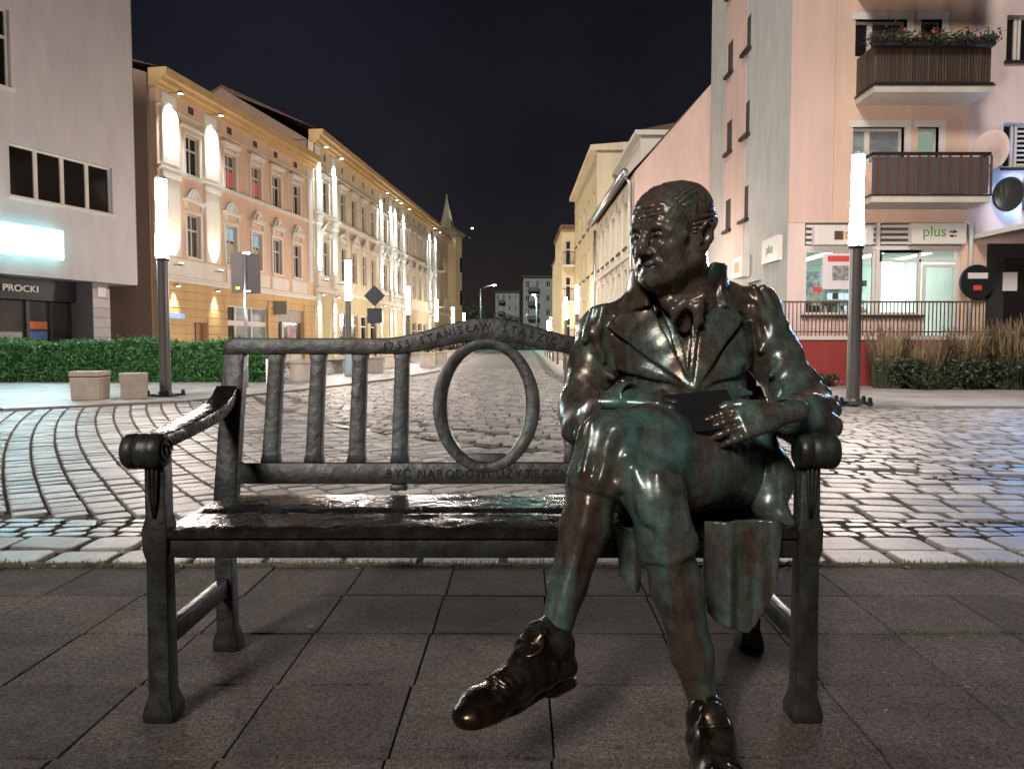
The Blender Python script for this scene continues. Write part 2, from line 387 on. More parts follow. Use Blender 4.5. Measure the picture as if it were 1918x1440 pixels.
# ---------------------------------------------------------------- pavements and flush kerbs
M_KERB = mat('granite_kerb', (0.26,0.25,0.24), 0.55, var=0.25, vscale=9, bump=0.3, bscale=40, rndisl=0.15, coord='World')
left_walk = sheet('left_pavement', KL + [(-2.2,140),(-60,140),(-60,2),(-16,2)], 0.030, M_WALK)
right_walk = sheet('right_pavement', KR + [(3.3,140),(60,140),(60,4),(16,4)], 0.030, M_WALK)
def kerb(K, side, walk, cap_n):
    pts = []
    for (x0, y0), (x1, y1) in zip(K[:-1], K[1:]):
        n = max(1, int(math.hypot(x1-x0, y1-y0)/0.98))
        for i in range(n): pts.append((x0+(x1-x0)*i/n, y0+(y1-y0)*i/n))
    pts.append(K[-1]); kk = 0
    me = MB().box(-0.487, 0.487, -0.075, 0.075, -0.1, 0.040).mesh('kerb_stone', 0.008); me.materials.append(M_KERB)
    for a, b in zip(pts[:-1], pts[1:]):
        mx, my = (a[0]+b[0])/2, (a[1]+b[1])/2
        if my > 42 or abs(mx) > 0.72*my+1: continue
        o = link('kerb_stone', me, None, walk, (mx, my, random.gauss(0,0.003))); L_ = math.hypot(b[0]-a[0], b[1]-a[1])
        o.scale = (L_/0.98, 1, 1); o.rotation_euler = (0, 0, math.atan2(b[1]-a[1], b[0]-a[0])); kk += 1
# dark drainage channel just inside the right kerb
GP = [(x-0.10, y) for x, y in KR[3:]] + [(x-0.42, y) for x, y in KR[3:]][::-1]
sheet('drain_channel', GP, 0.004, tiled('channel_setts', (0.075,0.07,0.066), (0.05,0.047,0.045), (0.02,0.018,0.016), 0.16, 0.16, 0.012, 0.6, 0.5))
kerb(KL, 1, left_walk, 60); kerb(KR, -1, right_walk, 60)

# ---------------------------------------------------------------- earth joint with grass between slabs and setts
M_GRASS = mat('joint_grass', (0.075,0.105,0.028), 0.7, var=0.4, vscale=25, coord='World')
M_MOSS = mat('moss_strip', (0.075,0.066,0.034), 0.95, var=0.5, vscale=7, bump=0.8, bscale=60, coord='World', col2=(0.13,0.115,0.075))
vs = []; fs = []; nx = 260
for i in range(nx+1):
    x = -4.5+9*i/nx
    for j, y in enumerate((YE-0.03, YE-0.005, YE+0.03, YE+0.06)):
        vs.append((x, y+random.gauss(0,0.006), (0.002,0.009,0.006,-0.006)[j] + 0.006*mnoise.noise(Vector((x*7,j*3.0,0))) + (-0.02 if j in (0,3) else 0)))
for i in range(nx):
    for j in range(3): a = i*4+j; fs.append((a, a+4, a+5, a+1))
me = bpy.data.meshes.new('moss_strip'); me.from_pydata(vs, [], fs); me.update()
tag(link('moss_joint', me, M_MOSS), 'mossy earth joint between dark slabs and granite setts', 'moss', kind='stuff')
vs = []; fs = []
def blade(x, y, h, lean, wd, az):
    k = len(vs); dx, dy = math.cos(az), math.sin(az); px, py = -dy*wd, dx*wd
    for t, ww in ((0,1),(0.55,0.75)):
        bx = x+dx*lean*t*t; by = y+dy*lean*t*t
        vs.append((bx-px*ww, by-py*ww, h*t)); vs.append((bx+px*ww, by+py*ww, h*t))
    vs.append((x+dx*lean, y+dy*lean, h))
    fs.append((k,k+1,k+3,k+2)); fs.append((k+2,k+3,k+4))
for i in range(5200):
    x = random.uniform(-3.6,3.6); dens = 0.5+0.5*mnoise.noise(Vector((x*2.3,5.0,0)))+0.25*math.exp(-((x+0.2)/0.55)**2)
    if random.random() > dens*1.1 - 0.25: continue
    blade(x, YE+random.gauss(0.008,0.022), random.uniform(0.008,0.034), random.uniform(0,0.022), random.uniform(0.0012,0.0028), random.uniform(0,6.28))
for cx, cyy in ((1.42,2.615),(1.5,2.61),(1.62,2.62),(1.75,2.615),(1.95,2.613),(2.2,2.615)):
    for i in range(60): blade(cx+random.gauss(0,0.06), cyy+random.gauss(0,0.007), random.uniform(0.005,0.014), random.uniform(0,0.012), 0.0015, random.uniform(0,6.28))
me = bpy.data.meshes.new('joint_grass'); me.from_pydata(vs, [], fs); me.update()
tag(link('joint_grass', me, M_GRASS), 'thin green grass growing along the slab edge joint', 'grass', kind='stuff')
# fallen leaves on slabs and joint
M_LEAF = mat('fallen_leaf', (0.30,0.19,0.05), 0.6, var=0.4, vscale=30, coord='World', rndisl=0.4)
vs = []; fs = []
for i in range(46):
    x = random.uniform(-2.6,2.6); y = YE+random.gauss(0.0,0.04) if i < 34 else random.uniform(1.8,3.3); r = random.uniform(0.006,0.015); a = random.uniform(0,6.28); k = len(vs)
    for t, rr, zz in ((0,1.3,0.004),(0.9,0.6,0.010),(2.2,0.7,0.006),(3.14,1.2,0.011),(4.1,0.7,0.005),(5.4,0.6,0.009)):
        vs.append((x+r*rr*math.cos(t+a), y+r*rr*math.sin(t+a), 0.006+zz*0.8))
    fs.append(tuple(range(k,k+6)))
me = bpy.data.meshes.new('fallen_leaves'); me.from_pydata(vs, [], fs); me.update()
tag(link('fallen_leaves', me, M_LEAF), 'small yellow leaves fallen along the mossy joint', 'leaves', kind='stuff')
# ================================================================== buildings
def plaster(name, col, var=0.12, rough=0.85, bump=0.25): return mat(name, col, rough, var=var, vscale=1.1, bump=bump, bscale=55, spec=0.3, stretch=(1.5,1.5,0.35))
PL_WHITE = plaster('white_render', (0.60,0.555,0.55), 0.09)
PL_BROWN = plaster('brown_gable_render', (0.33,0.23,0.17))
PL_ORANGE = plaster('salmon_render', (0.70,0.49,0.35))
PL_OCHRE = plaster('ochre_render', (0.60,0.40,0.20))
PL_TRIM = plaster('pale_stucco', (0.75,0.69,0.61), 0.07)
PL_CREAM = plaster('cream_render', (0.76,0.65,0.46))
PL_GOLD = plaster('golden_cornice', (0.62,0.42,0.20))
PL_CREAM2 = plaster('yellow_cream_render', (0.60,0.50,0.30))
PL_PINK = plaster('pink_render', (0.60,0.43,0.37))
PL_PINK2 = plaster('rose_render', (0.64,0.50,0.46))
PL_PEACH = plaster('peach_render', (0.62,0.44,0.34))
PL_GREY = mat('streaked_grey_render', (0.45,0.435,0.40), 0.85, var=0.14, vscale=1.6, bump=0.2, bscale=50, stretch=(1.6,1.0,0.45), spec=0.3)
PL_RED = plaster('oxblood_plinth', (0.19,0.030,0.026))
PL_FLAT = plaster('grey_green_render', (0.24,0.26,0.25))
ROOF = mat('brown_roof_tile', (0.14,0.075,0.05), 0.8, var=0.3, vscale=6, bump=0.4, bscale=20)
ROOFD = mat('dark_roof_felt', (0.05,0.045,0.045), 0.85, var=0.2)
WFRAME = mat('white_window_frame', (0.62,0.58,0.54), 0.45, var=0.05)
DFRAME = mat('dark_shop_frame', (0.030,0.028,0.028), 0.4, var=0.2)
GLASS_D = mat('dark_window_glass', (0.012,0.011,0.011), 0.07, var=0.4, vscale=1.2, spec=0.6)
GLASS_C = mat('curtained_window_glass', (0.10,0.085,0.075), 0.18, var=0.5, vscale=2.5, stretch=(6,1,0.4), spec=0.6)
GLASS_B = mat('pale_blind_glass', (0.23,0.26,0.27), 0.25, var=0.25, vscale=2.0, stretch=(1,1,3))
PANE_BLUE = emat('blue_lit_and_reflection_pane', (0.42,0.70,0.90), 0.75)  # lit windows; on the pink house its glow stands for a billboard reflection
PANE_RED = emat('red_lit_pane', (0.85,0.16,0.12), 0.55)
PANE_WARM = emat('warm_lit_pane', (0.75,0.62,0.36), 0.55)
PANE_GREEN = emat('pale_green_lit_pane', (0.48,0.62,0.48), 0.50)
ZINC = mat('zinc_sheet', (0.55,0.56,0.58), 0.3, metal=0.9, var=0.1)
IRON = mat('dark_iron', (0.028,0.022,0.02), 0.55, metal=0.4, var=0.3)
LAMP_CASE = mat('lamp_casing', (0.30,0.30,0.30), 0.4, metal=0.6, var=0.1)
LED_COOL = emat('cool_lamp_glass', (0.88,0.97,1.0), 14.0)
LED_WARM = emat('warm_lamp_glass', (1.0,0.90,0.70), 14.0)
def unit(v): l = math.hypot(*v); return (v[0]/l, v[1]/l)
def rot_of(u): return math.atan2(u[1], u[0])

def wall_open(parent, name, u0, u1, z0, z1, ops, m, depth=0.24, y=0.0, thick=0.30):
    us = sorted({u0, u1, *[o[0] for o in ops], *[o[1] for o in ops]}); zs = sorted({z0, z1, *[o[2] for o in ops], *[o[3] for o in ops]})
    us = [q for q in us if u0 <= q <= u1]; zs = [q for q in zs if z0 <= q <= z1]
    q = MB()
    def hole(a, b, c, d):
        mu, mz = (a+b)/2, (c+d)/2
        return any(o[0] < mu < o[1] and o[2] < mz < o[3] for o in ops)
    grid = {}
    for a, b in zip(us[:-1], us[1:]):
        for c, d in zip(zs[:-1], zs[1:]):
            if not hole(a, b, c, d): q.add([(a,y,c),(b,y,c),(b,y,d),(a,y,d)], [(0,1,2,3)])
    for o in ops:
        a, b, c, d = o; e = y+depth
        if c > z0: q.add([(a,y,c),(b,y,c),(b,e,c),(a,e,c)], [(3,2,1,0)])
        q.add([(a,y,d),(b,y,d),(b,e,d),(a,e,d)], [(0,1,2,3)])
        q.add([(a,y,c),(a,e,c),(a,e,d),(a,y,d)], [(0,1,2,3)]); q.add([(b,y,c),(b,e,c),(b,e,d),(b,y,d)], [(3,2,1,0)])
    for a, b in ((u0,u0),(u1,u1)):
        q.add([(a,y,z0),(a,y+thick,z0),(a,y+thick,z1),(a,y,z1)], [(0,1,2,3)])
    q.add([(u0,y,z1),(u1,y,z1),(u1,y+thick,z1),(u0,y+thick,z1)], [(0,1,2,3)])
    q.add([(u0,y,z0),(u1,y,z0),(u1,y+thick,z0),(u0,y+thick,z0)], [(3,2,1,0)])
    me = bpy.data.meshes.new(name); me.from_pydata(q.v, [], q.f); me.update()
    bm = bmesh.new(); bm.from_mesh(me); bmesh.ops.remove_doubles(bm, verts=bm.verts, dist=0.0005); bm.to_mesh(me); bm.free()
    return link(name, me, m, parent)
WC = {}
def window(parent, u, z0, w_, h_, pane=None, style='T', y=0.0, sill=None, fm=None):
    """window set back in its opening: frame with mullion and transom, pane, sill"""
    key = (round(w_,2), round(h_,2), style)
    if key not in WC:
        q = MB(); t = 0.06; x0, x1 = -w_/2, w_/2
        q.box(x0, x0+t, 0.10, 0.17, 0, h_); q.box(x1-t, x1, 0.10, 0.17, 0, h_); q.box(x0+t, x1-t, 0.10, 0.17, 0, t); q.box(x0+t, x1-t, 0.10, 0.17, h_-t, h_)
        if style in ('T','S'):
            zt = h_*0.62; q.box(x0+t, x1-t, 0.09, 0.165, zt, zt+0.08)
        if style in ('T','V'):
            q.box(-0.035, 0.035, 0.095, 0.16, t, h_-t)
        f = q.mesh('window')
        p = MB().box(x0+t*0.5, x1-t*0.5, 0.142, 0.150, t*0.5, h_-t*0.5).mesh('pane')
        s_ = MB().box(x0-0.07, x1+0.07, -0.07, 0.10, -0.09, -0.002).mesh('sill')
        WC[key] = (f, p, s_)
    f, p, s_ = WC[key]
    fo = bpy.data.objects.new('window', f.copy() if fm else f); COL.objects.link(fo); fo.parent = parent; fo.location = (u, y, z0)
    if len(fo.data.materials) == 0: fo.data.materials.append(fm or WFRAME)
    pm = p.copy(); pm.materials.clear(); pm.materials.append(pane or GLASS_D)
    po = link('pane', pm, None, fo)
    if sill is not None:
        sm_ = s_.copy(); sm_.materials.clear(); sm_.materials.append(sill); link('sill', sm_, None, fo)
    return fo
def trim(parent, name, u0, u1, z0, z1, out, m, y=0.0, bevel=0.0, inn=0.06):
    return MB().box(u0, u1, y-out, y+inn, z0, z1).obj(name, m, parent, bevel=bevel)
def cornice(parent, u0, u1, steps, m, name='cornice', ends=0.0):
    """steps: (z0, z1, out)"""
    prof = []
    for z0, z1, o in steps: prof += [(-o, z0), (-o, z1)]
    prof = prof + [(0.25, steps[-1][1]), (0.25, steps[0][0])]
    return MB().prism(prof, 'x', u0-ends, u1+ends).obj(name, m, parent)
def fixture(parent, u, z, out, aim, energy, color, angle, led, size=0.16, name='flood_lamp'):
    """small lamp on an arm: casing, glass, and its light aimed along the wall"""
    q = MB(); q.box(-size/2, size/2, -size/2, size/2, -0.05, 0.05); q.box(-0.015, 0.015, 0.0, out, -0.015, 0.015)
    o = q.obj(name, LAMP_CASE, parent, loc=(u, -out, z))
    s = 1 if aim[2] > z else -1
    MB().box(-size*0.42, size*0.42, -size*0.42, size*0.42, s*0.052, s*0.062).obj('lamp_glass', led, o)
    lamp_spot(parent, (u, -out, z+s*0.10), aim, energy, color, angle)
    return o
COOL = (0.72,0.92,1.0); WARM = (1.0,0.88,0.66)

# ------------------------------------------------------------------ white modern building, left
uw = unit((0.375,1)); Ow = (-12.18-8*uw[0], 25-8*uw[1])
wb = empty('white_office_building', (*Ow, 0), rot_of(uw), 'white rendered modern building with dark shopfront under its overhang', 'building')
ops = [(3.88,7.22,5.03,6.46),(0.6,4.02,7.92,10.0)]
wall_open(wb, 'upper_wall', 0, 8.09, 3.0, 14.5, ops, PL_WHITE, 0.28)
MB().box(8.0905, 8.45, 0.35, 9, 3.0, 13.0).obj('end_shade_strip', plaster('end_shade_grey', (0.20,0.185,0.185)), wb)  # dark grey strip painted in for the shadow gap at the wall end
MB().box(0, 8.08, 0.30, 9, 3.0, 14.4).obj('core', ROOFD, wb)
MB().box(0.002, 8.088, 0.002, 3.2, 2.90, 2.998).obj('soffit', PL_WHITE, wb)
for k in range(4):
    a = 3.88+0.835*k
    window(wb, a+0.4175, 5.03, 0.835, 1.43, GLASS_D, 'P', sill=None, fm=PL_TRIM)
trim(wb, 'window_surround', 3.80, 7.30, 4.96, 5.03, 0.05, PL_TRIM)
for a in (1.6, 3.45): window(wb, a, 7.92, 1.1, 2.08, GLASS_D, 'S', fm=PL_TRIM)
trim(wb, 'window_surround', 0.5, 4.1, 7.84, 7.92, 0.05, PL_TRIM)
# recessed dark shopfront
SY = 1.0
MB().box(0, 7.0, SY+0.35, 6, 0, 2.9).obj('shop_core', ROOFD, wb)
fas = MB().box(0, 6.45, SY-0.25, SY+0.35, 2.28, 2.896).obj('shop_fascia', mat('black_fascia', (0.018,0.020,0.022), 0.5, var=0.1), wb)
tme = text_mesh('PROCKI', 0.27, 0.02, 'RIGHT'); tm_o = link('shop_lettering', tme, mat('cream_letters', (0.75,0.68,0.58), 0.5, var=0, emit=(0.8,0.7,0.6), estr=0.12), fas)
tm_o.rotation_euler = (math.pi/2, 0, 0); tm_o.location = (4.62+0.56, SY-0.28, 2.50); tm_o.scale = (1.15,1,1)
SHOPGL = mat('shop_glass', (0.045,0.040,0.038), 0.10, var=0.5, vscale=0.8, spec=0.6)
for a, b in ((0.2,1.5),(1.6,2.9),(3.0,3.95),(4.05,5.0),(5.1,5.75),(5.85,6.4)):
    MB().box(a, b, SY+0.10, SY+0.12, 0.25, 2.27).obj('shop_pane', SHOPGL, wb)
    MB().box(b, b+0.10, SY+0.02, SY+0.2, 0.0, 2.28).obj('mullion', DFRAME, wb)
MB().box(0, 6.45, SY+0.0, SY+0.2, 0.0, 0.25).obj('stall_riser', DFRAME, wb)
for a, z, c in ((5.3,1.45,(0.75,0.22,0.08)),(5.3,1.15,(0.12,0.2,0.5)),(5.3,0.85,(0.6,0.6,0.6))):
    MB().box(a-0.15, a+0.40, SY+0.075, SY+0.09, z, z+0.22).obj('window_poster', mat('poster_%d'%int(z*100), c, 0.6, var=0.2, vscale=8), wb)
for a in (3.2, 4.2): MB().box(a, a+0.7, SY+0.08, SY+0.09, 0.9, 1.35).obj('lit_display', emat('pink_display', (0.75,0.60,0.58), 0.35), wb)
pier = MB().box(6.52, 7.10, 0.15, 1.3, 0.0, 2.895).obj('clad_pier', mat('tile_joint', (0.2,0.18,0.18), 0.8), wb)
for k in range(9): MB().box(6.50, 7.12, 0.12, 0.149, 0.30*k+0.02, 0.30*k+0.305).obj('cladding_tile', mat('pier_tile', (0.42,0.37,0.365), 0.5, var=0.1, rndisl=0.1), pier, bevel=0.004)
MB().box(6.66, 6.96, 0.095, 0.118, 2.46, 2.74).obj('house_number_plate', WFRAME, pier)
for k in range(2):
    MB().box(7.2+0.42*k, 7.58+0.42*k, 1.30, 1.33, 0.1, 2.85).obj('door_pane', SHOPGL, wb); MB().box(7.58+0.42*k, 7.62+0.42*k, 1.27, 1.36, 0, 2.89).obj('door_frame', DFRAME, wb)
MB().box(7.2, 8.2, 1.45, 4, 0.0, 2.89).obj('entrance_core', ROOFD, wb)
# lit billboard
bb = empty('lit_sign_box', (*Ow, 0), rot_of(uw), 'glowing white lightbox sign on white building above black fascia', 'sign')
MB().box(2.2, 5.23, -0.28, -0.06, 3.40, 4.26).obj('casing', emat('lightbox_side', (0.25,0.85,0.95), 3.0), bb, bevel=0.01)
MB().box(2.6, 4.8, -0.06, 0.0, 3.7, 3.9).obj('bracket', LAMP_CASE, bb)
MB().box(2.24, 5.19, -0.30, -0.285, 3.44, 4.22).obj('face', emat('lightbox_face', (0.55,0.92,1.0), 70.0), bb)

# ------------------------------------------------------------------ ornament meshes
def shell_mesh():
    q = MB(); n = 14
    for k, (r0, r1, o) in enumerate(((0.0,0.16,0.16),(0.16,0.30,0.22),(0.30,0.42,0.14))):
        vs = []; fs = []
        for i in range(n+1):
            t = math.pi*i/n
            for r in (r0, r1):
                for y in (-o, 0.02): vs.append((r*math.cos(t), y, r*math.sin(t)*1.1))
        for i in range(n):
            a = i*4; b = a+4
            fs += [(a,b,b+2,a+2),(a+2,b+2,b+3,a+3),(a,a+1,b+1,b)]
        q.add(vs, fs)
    return q.mesh('shell_ornament')
SHELL = shell_mesh()
def hood_mesh(w_, ped=False):
    q = MB(); q.box(-w_/2, w_/2, -0.16, 0.02, 0, 0.09); q.box(-w_/2-0.06, w_/2+0.06, -0.24, 0.02, 0.09, 0.18)
    if ped: q.prism([(-w_/2-0.06,0.18),(w_/2+0.06,0.18),(0.0,0.72),(0,0.60),(w_/2-0.16,0.24),(-w_/2+0.16,0.24),(-0.0,0.60),(0.0,0.72)][:3], 'y', -0.10, 0.02); 
    if ped:
        for s in (-1,1): q.prism([(s*(w_/2+0.08),0.18),(s*(w_/2+0.08),0.27),(0,0.82),(0,0.70)] if s > 0 else [(0,0.70),(0,0.82),(s*(w_/2+0.08),0.27),(s*(w_/2+0.08),0.18)], 'y', -0.26, 0.02)
    for s in (-1,1): q.box(s*(w_/2-0.1)-0.06, s*(w_/2-0.1)+0.06, -0.12, 0.02, -0.22, 0)
    return q.mesh('window_hood')
def casing_mesh(w_, h_):
    q = MB(); t = 0.13
    q.box(-w_/2-t, -w_/2, -0.06, 0.01, -0.02, h_+t); q.box(w_/2, w_/2+t, -0.06, 0.01, -0.02, h_+t); q.box(-w_/2, w_/2, -0.06, 0.01, h_, h_+t)
    return q.mesh('casing')
def gabled_roof(parent, u0, u1, z0, dep, rise, m, over=0.0, name='roof'):
    return MB().prism([(-over,z0),(dep/2,z0+rise),(dep+over,z0),(dep,z0-0.25),(0,z0-0.25)], 'x', u0, u1).obj(name, m, parent)

# ------------------------------------------------------------------ salmon and ochre tenement
uo = unit((0.17,1)); Oo = (-14.1, 31)
ob = empty('salmon_tenement', (*Oo, 0), rot_of(uo), 'salmon tenement with ochre ground floor and white floodlit corner pilasters', 'building')
LO = 14.6
cols = [(2.40,1.02),(5.50,0.98),(7.92,0.98),(10.08,0.98),(12.42,0.98)]
ops = []
for i, (c, w_) in enumerate(cols): ops += [(c-w_/2, c+w_/2, 4.70, 6.52), (c-w_/2, c+w_/2, 8.18, 9.82)]
wall_open(ob, 'upper_wall', 0, LO, 3.55, 11.3, ops, PL_ORANGE)
gops = [(2.29,3.32,0.05,1.93),(5.0,8.92,0.30,2.82),(10.0,13.2,0.05,2.86)]
wall_open(ob, 'ground_floor_wall', 0, LO, 0, 3.55, gops, PL_OCHRE, 0.35)
MB().box(0.002, LO, 0.36, 11, 0, 11.3).obj('core', PL_BROWN, ob)
MB().prism([(0.31,0),(11,0),(11,11.4),(5.5,13.4),(0.31,11.7)], 'x', -0.12, -0.004).obj('gable_wall', PL_BROWN, ob)
MB().prism([(-0.35,11.87),(5.5,13.6),(11.2,11.6),(5.5,13.3)], 'x', -0.1, LO+0.1).obj('roof', ROOF, ob)
# rusticated courses
ys = [0.02+0.355*k for k in range(10)]
for z in ys:
    z1 = z+0.325; cuts = [(0.02, LO-0.02)]
    for o in gops:
        if z < o[3]+0.05 and z1 > o[2]-0.05:
            nc = []
            for a, b in cuts:
                if o[0] > a: nc.append((a, min(b, o[0]-0.02)))
                if o[1] < b: nc.append((max(a, o[1]+0.02), b))
            cuts = [c for c in nc if c[1]-c[0] > 0.05]
    for a, b in cuts: MB().box(a, b, -0.05, 0.01, z, z1).obj('stone_course', PL_OCHRE, ob, bevel=0.012, seg=1)
cornice(ob, 0, LO, [(3.56,3.70,0.10),(3.70,3.80,0.18)], PL_TRIM, 'string_course')
cornice(ob, 0, LO, [(8.00,8.07,0.08),(8.07,8.16,0.16)], PL_TRIM, 'string_course')
cornice(ob, 0, LO, [(10.52,10.58,0.06)], PL_TRIM, 'string_course')
cornice(ob, 0, LO, [(11.20,11.36,0.14),(11.36,11.55,0.34),(11.55,11.88,0.55)], PL_GOLD, 'cornice', 0.1)
MB().box(0.05, 4.55, -0.10, 0.0, 3.82, 4.52).obj('apron_panel', PL_TRIM, ob, bevel=0.02)
for a in (5.0,7.2,9.4,11.7): MB().box(a, a+1.95, -0.05, 0.0, 3.86, 4.50).obj('apron_panel', PL_TRIM, ob, bevel=0.02)
for a, b in ((0.25,1.38),(3.28,4.42)):
    trim(ob, 'pilaster', a, b, 4.60, 7.72, 0.09, PL_TRIM, bevel=0.02); trim(ob, 'pilaster_capital', a-0.08, b+0.08, 7.73, 7.99, 0.14, PL_TRIM, bevel=0.02)
    trim(ob, 'pilaster', a, b, 8.30, 10.50, 0.09, PL_TRIM, bevel=0.02); trim(ob, 'frieze_panel', a+0.05, b-0.05, 10.66, 11.10, 0.05, PL_TRIM, bevel=0.02)
trim(ob, 'corner_strip', 13.95, 14.5, 4.6, 11.1, 0.06, PL_TRIM)
panes1 = [GLASS_C, PANE_BLUE, PANE_BLUE, GLASS_C, GLASS_D]; panes2 = [GLASS_D, PANE_RED, PANE_RED, GLASS_D, GLASS_D]
hm = hood_mesh(1.35); hm.materials.append(PL_TRIM); cm1 = casing_mesh(1.0,1.82); cm1.materials.append(PL_TRIM); cm2 = casing_mesh(1.0,1.64); cm2.materials.append(PL_TRIM); SHELL.materials.append(PL_TRIM)
for i, (c, w_) in enumerate(cols):
    for z0, h_, pn, cm in ((4.70,1.82,panes1[i],cm1),(8.18,1.64,panes2[i],cm2)):
        if pn in (PANE_BLUE, PANE_RED):
            wn = window(ob, c, z0, w_, h_, GLASS_C, 'T', sill=PL_TRIM)
            MB().box(-w_/2+0.09, w_/2-0.09, 0.132, 0.139, (0.66 if pn is PANE_BLUE else 0.10)*h_, (0.95 if pn is PANE_BLUE else 0.55)*h_).obj('lit_curtain', pn, wn)
            if pn is PANE_BLUE: MB().box(-w_/2+0.09, w_/2-0.09, 0.132, 0.139, 0.08*h_, 0.56*h_).obj('lit_curtain', PANE_WARM, wn)
        else: window(ob, c, z0, w_, h_, pn, 'T', sill=PL_TRIM)
        link('window_casing', cm, None, ob, (c, 0, z0))
    h1 = link('window_hood', hm, None, ob, (c, 0, 6.95)); link('shell_ornament', SHELL, None, h1, (0, 0, 0.19))
    if i: link('window_hood', hm, None, ob, (c, 0, 10.12))
    else: MB().box(c-0.85, c+0.85, -0.14, 0.0, 10.10, 10.22).obj('window_hood', PL_TRIM, ob)
    MB().box(c-0.20, c+0.20, -0.01, 0.02, 10.76, 11.06).obj('attic_vent', ROOFD, ob)
# ground floor openings
MB().box(2.29, 2.75, 0.30, 0.34, 0.05, 1.93).obj('door_gap', ROOFD, ob); MB().box(2.75, 3.32, 0.20, 0.26, 0.05, 1.93).obj('open_door', mat('brown_door', (0.30,0.13,0.05), 0.5, var=0.2), ob)
for a, b in ((5.0,5.9),(5.9,7.45),(7.45,8.92)):
    for z0, z1 in ((0.30,1.95),(2.05,2.82)):
        q = MB(); t = 0.07
        q.box(a, a+t, 0.1, 0.2, z0, z1); q.box(b-t, b, 0.1, 0.2, z0, z1); q.box(a+t, b-t, 0.1, 0.2, z0, z0+t); q.box(a+t, b-t, 0.1, 0.2, z1-t, z1)
        fr = q.obj('shop_window', WFRAME, ob); MB().box(a+0.05, b-0.05, 0.16, 0.18, z0+0.05, z1-0.05).obj('pane', GLASS_B if a > 5.5 else GLASS_D, fr)
MB().box(5.0, 8.92, 0.09, 0.21, 1.951, 2.049).obj('transom', WFRAME, ob)
MB().box(10.0, 10.15, 0.1, 0.3, 0.05, 2.86).obj('shop_frame', WFRAME, ob); MB().box(10.15, 10.75, 0.2, 0.25, 0.05, 2.1).obj('shop_door', ROOFD, ob); MB().box(10.75, 10.90, 0.1, 0.3, 0.05, 2.2).obj('shop_frame', WFRAME, ob)
MB().box(10.15, 13.2, 0.12, 0.2, 2.2, 2.86).obj('shop_fascia', mat('grey_fascia', (0.35,0.32,0.25), 0.6), ob); MB().box(10.9, 13.2, 0.20, 0.25, 0.6, 2.2).obj('shop_pane', GLASS_C, ob); MB().box(10.9, 13.2, 0.1, 0.3, 0.05, 0.6).obj('stall_riser', WFRAME, ob)
MB().box(11.5, 12.6, 0.185, 0.198, 1.2, 2.0).obj('window_poster', mat('dark_poster', (0.05,0.03,0.04), 0.5, var=0.6, vscale=3, col2=(0.6,0.35,0.4)), ob)
MB().box(9.55, 9.67, -0.75, -0.05, 2.55, 3.25).obj('hanging_sign', mat('grey_sign', (0.30,0.28,0.25), 0.5), ob)
MB().box(0.15, 1.5, -0.10, -0.055, 2.06, 2.28).obj('street_plate', mat('blue_plate', (0.15,0.30,0.75), 0.4, var=0.3, vscale=4, emit=(0.2,0.4,0.9), estr=0.2), ob)
for uu in (0.82, 3.85):
    fixture(ob, uu, 11.16, 0.55, (uu, 0.25, 9.2), 1500, COOL, R(66), LED_COOL)
    fixture(ob, uu, 4.25, 0.42, (uu, 0.2, 6.4), 420, WARM, R(64), LED_WARM, name='wall_lamp')
    fixture(ob, uu, 3.42, 0.26, (uu, 0.1, 1.6), 300, (1,0.93,0.75), R(60), LED_WARM, 0.12, name='down_lamp')

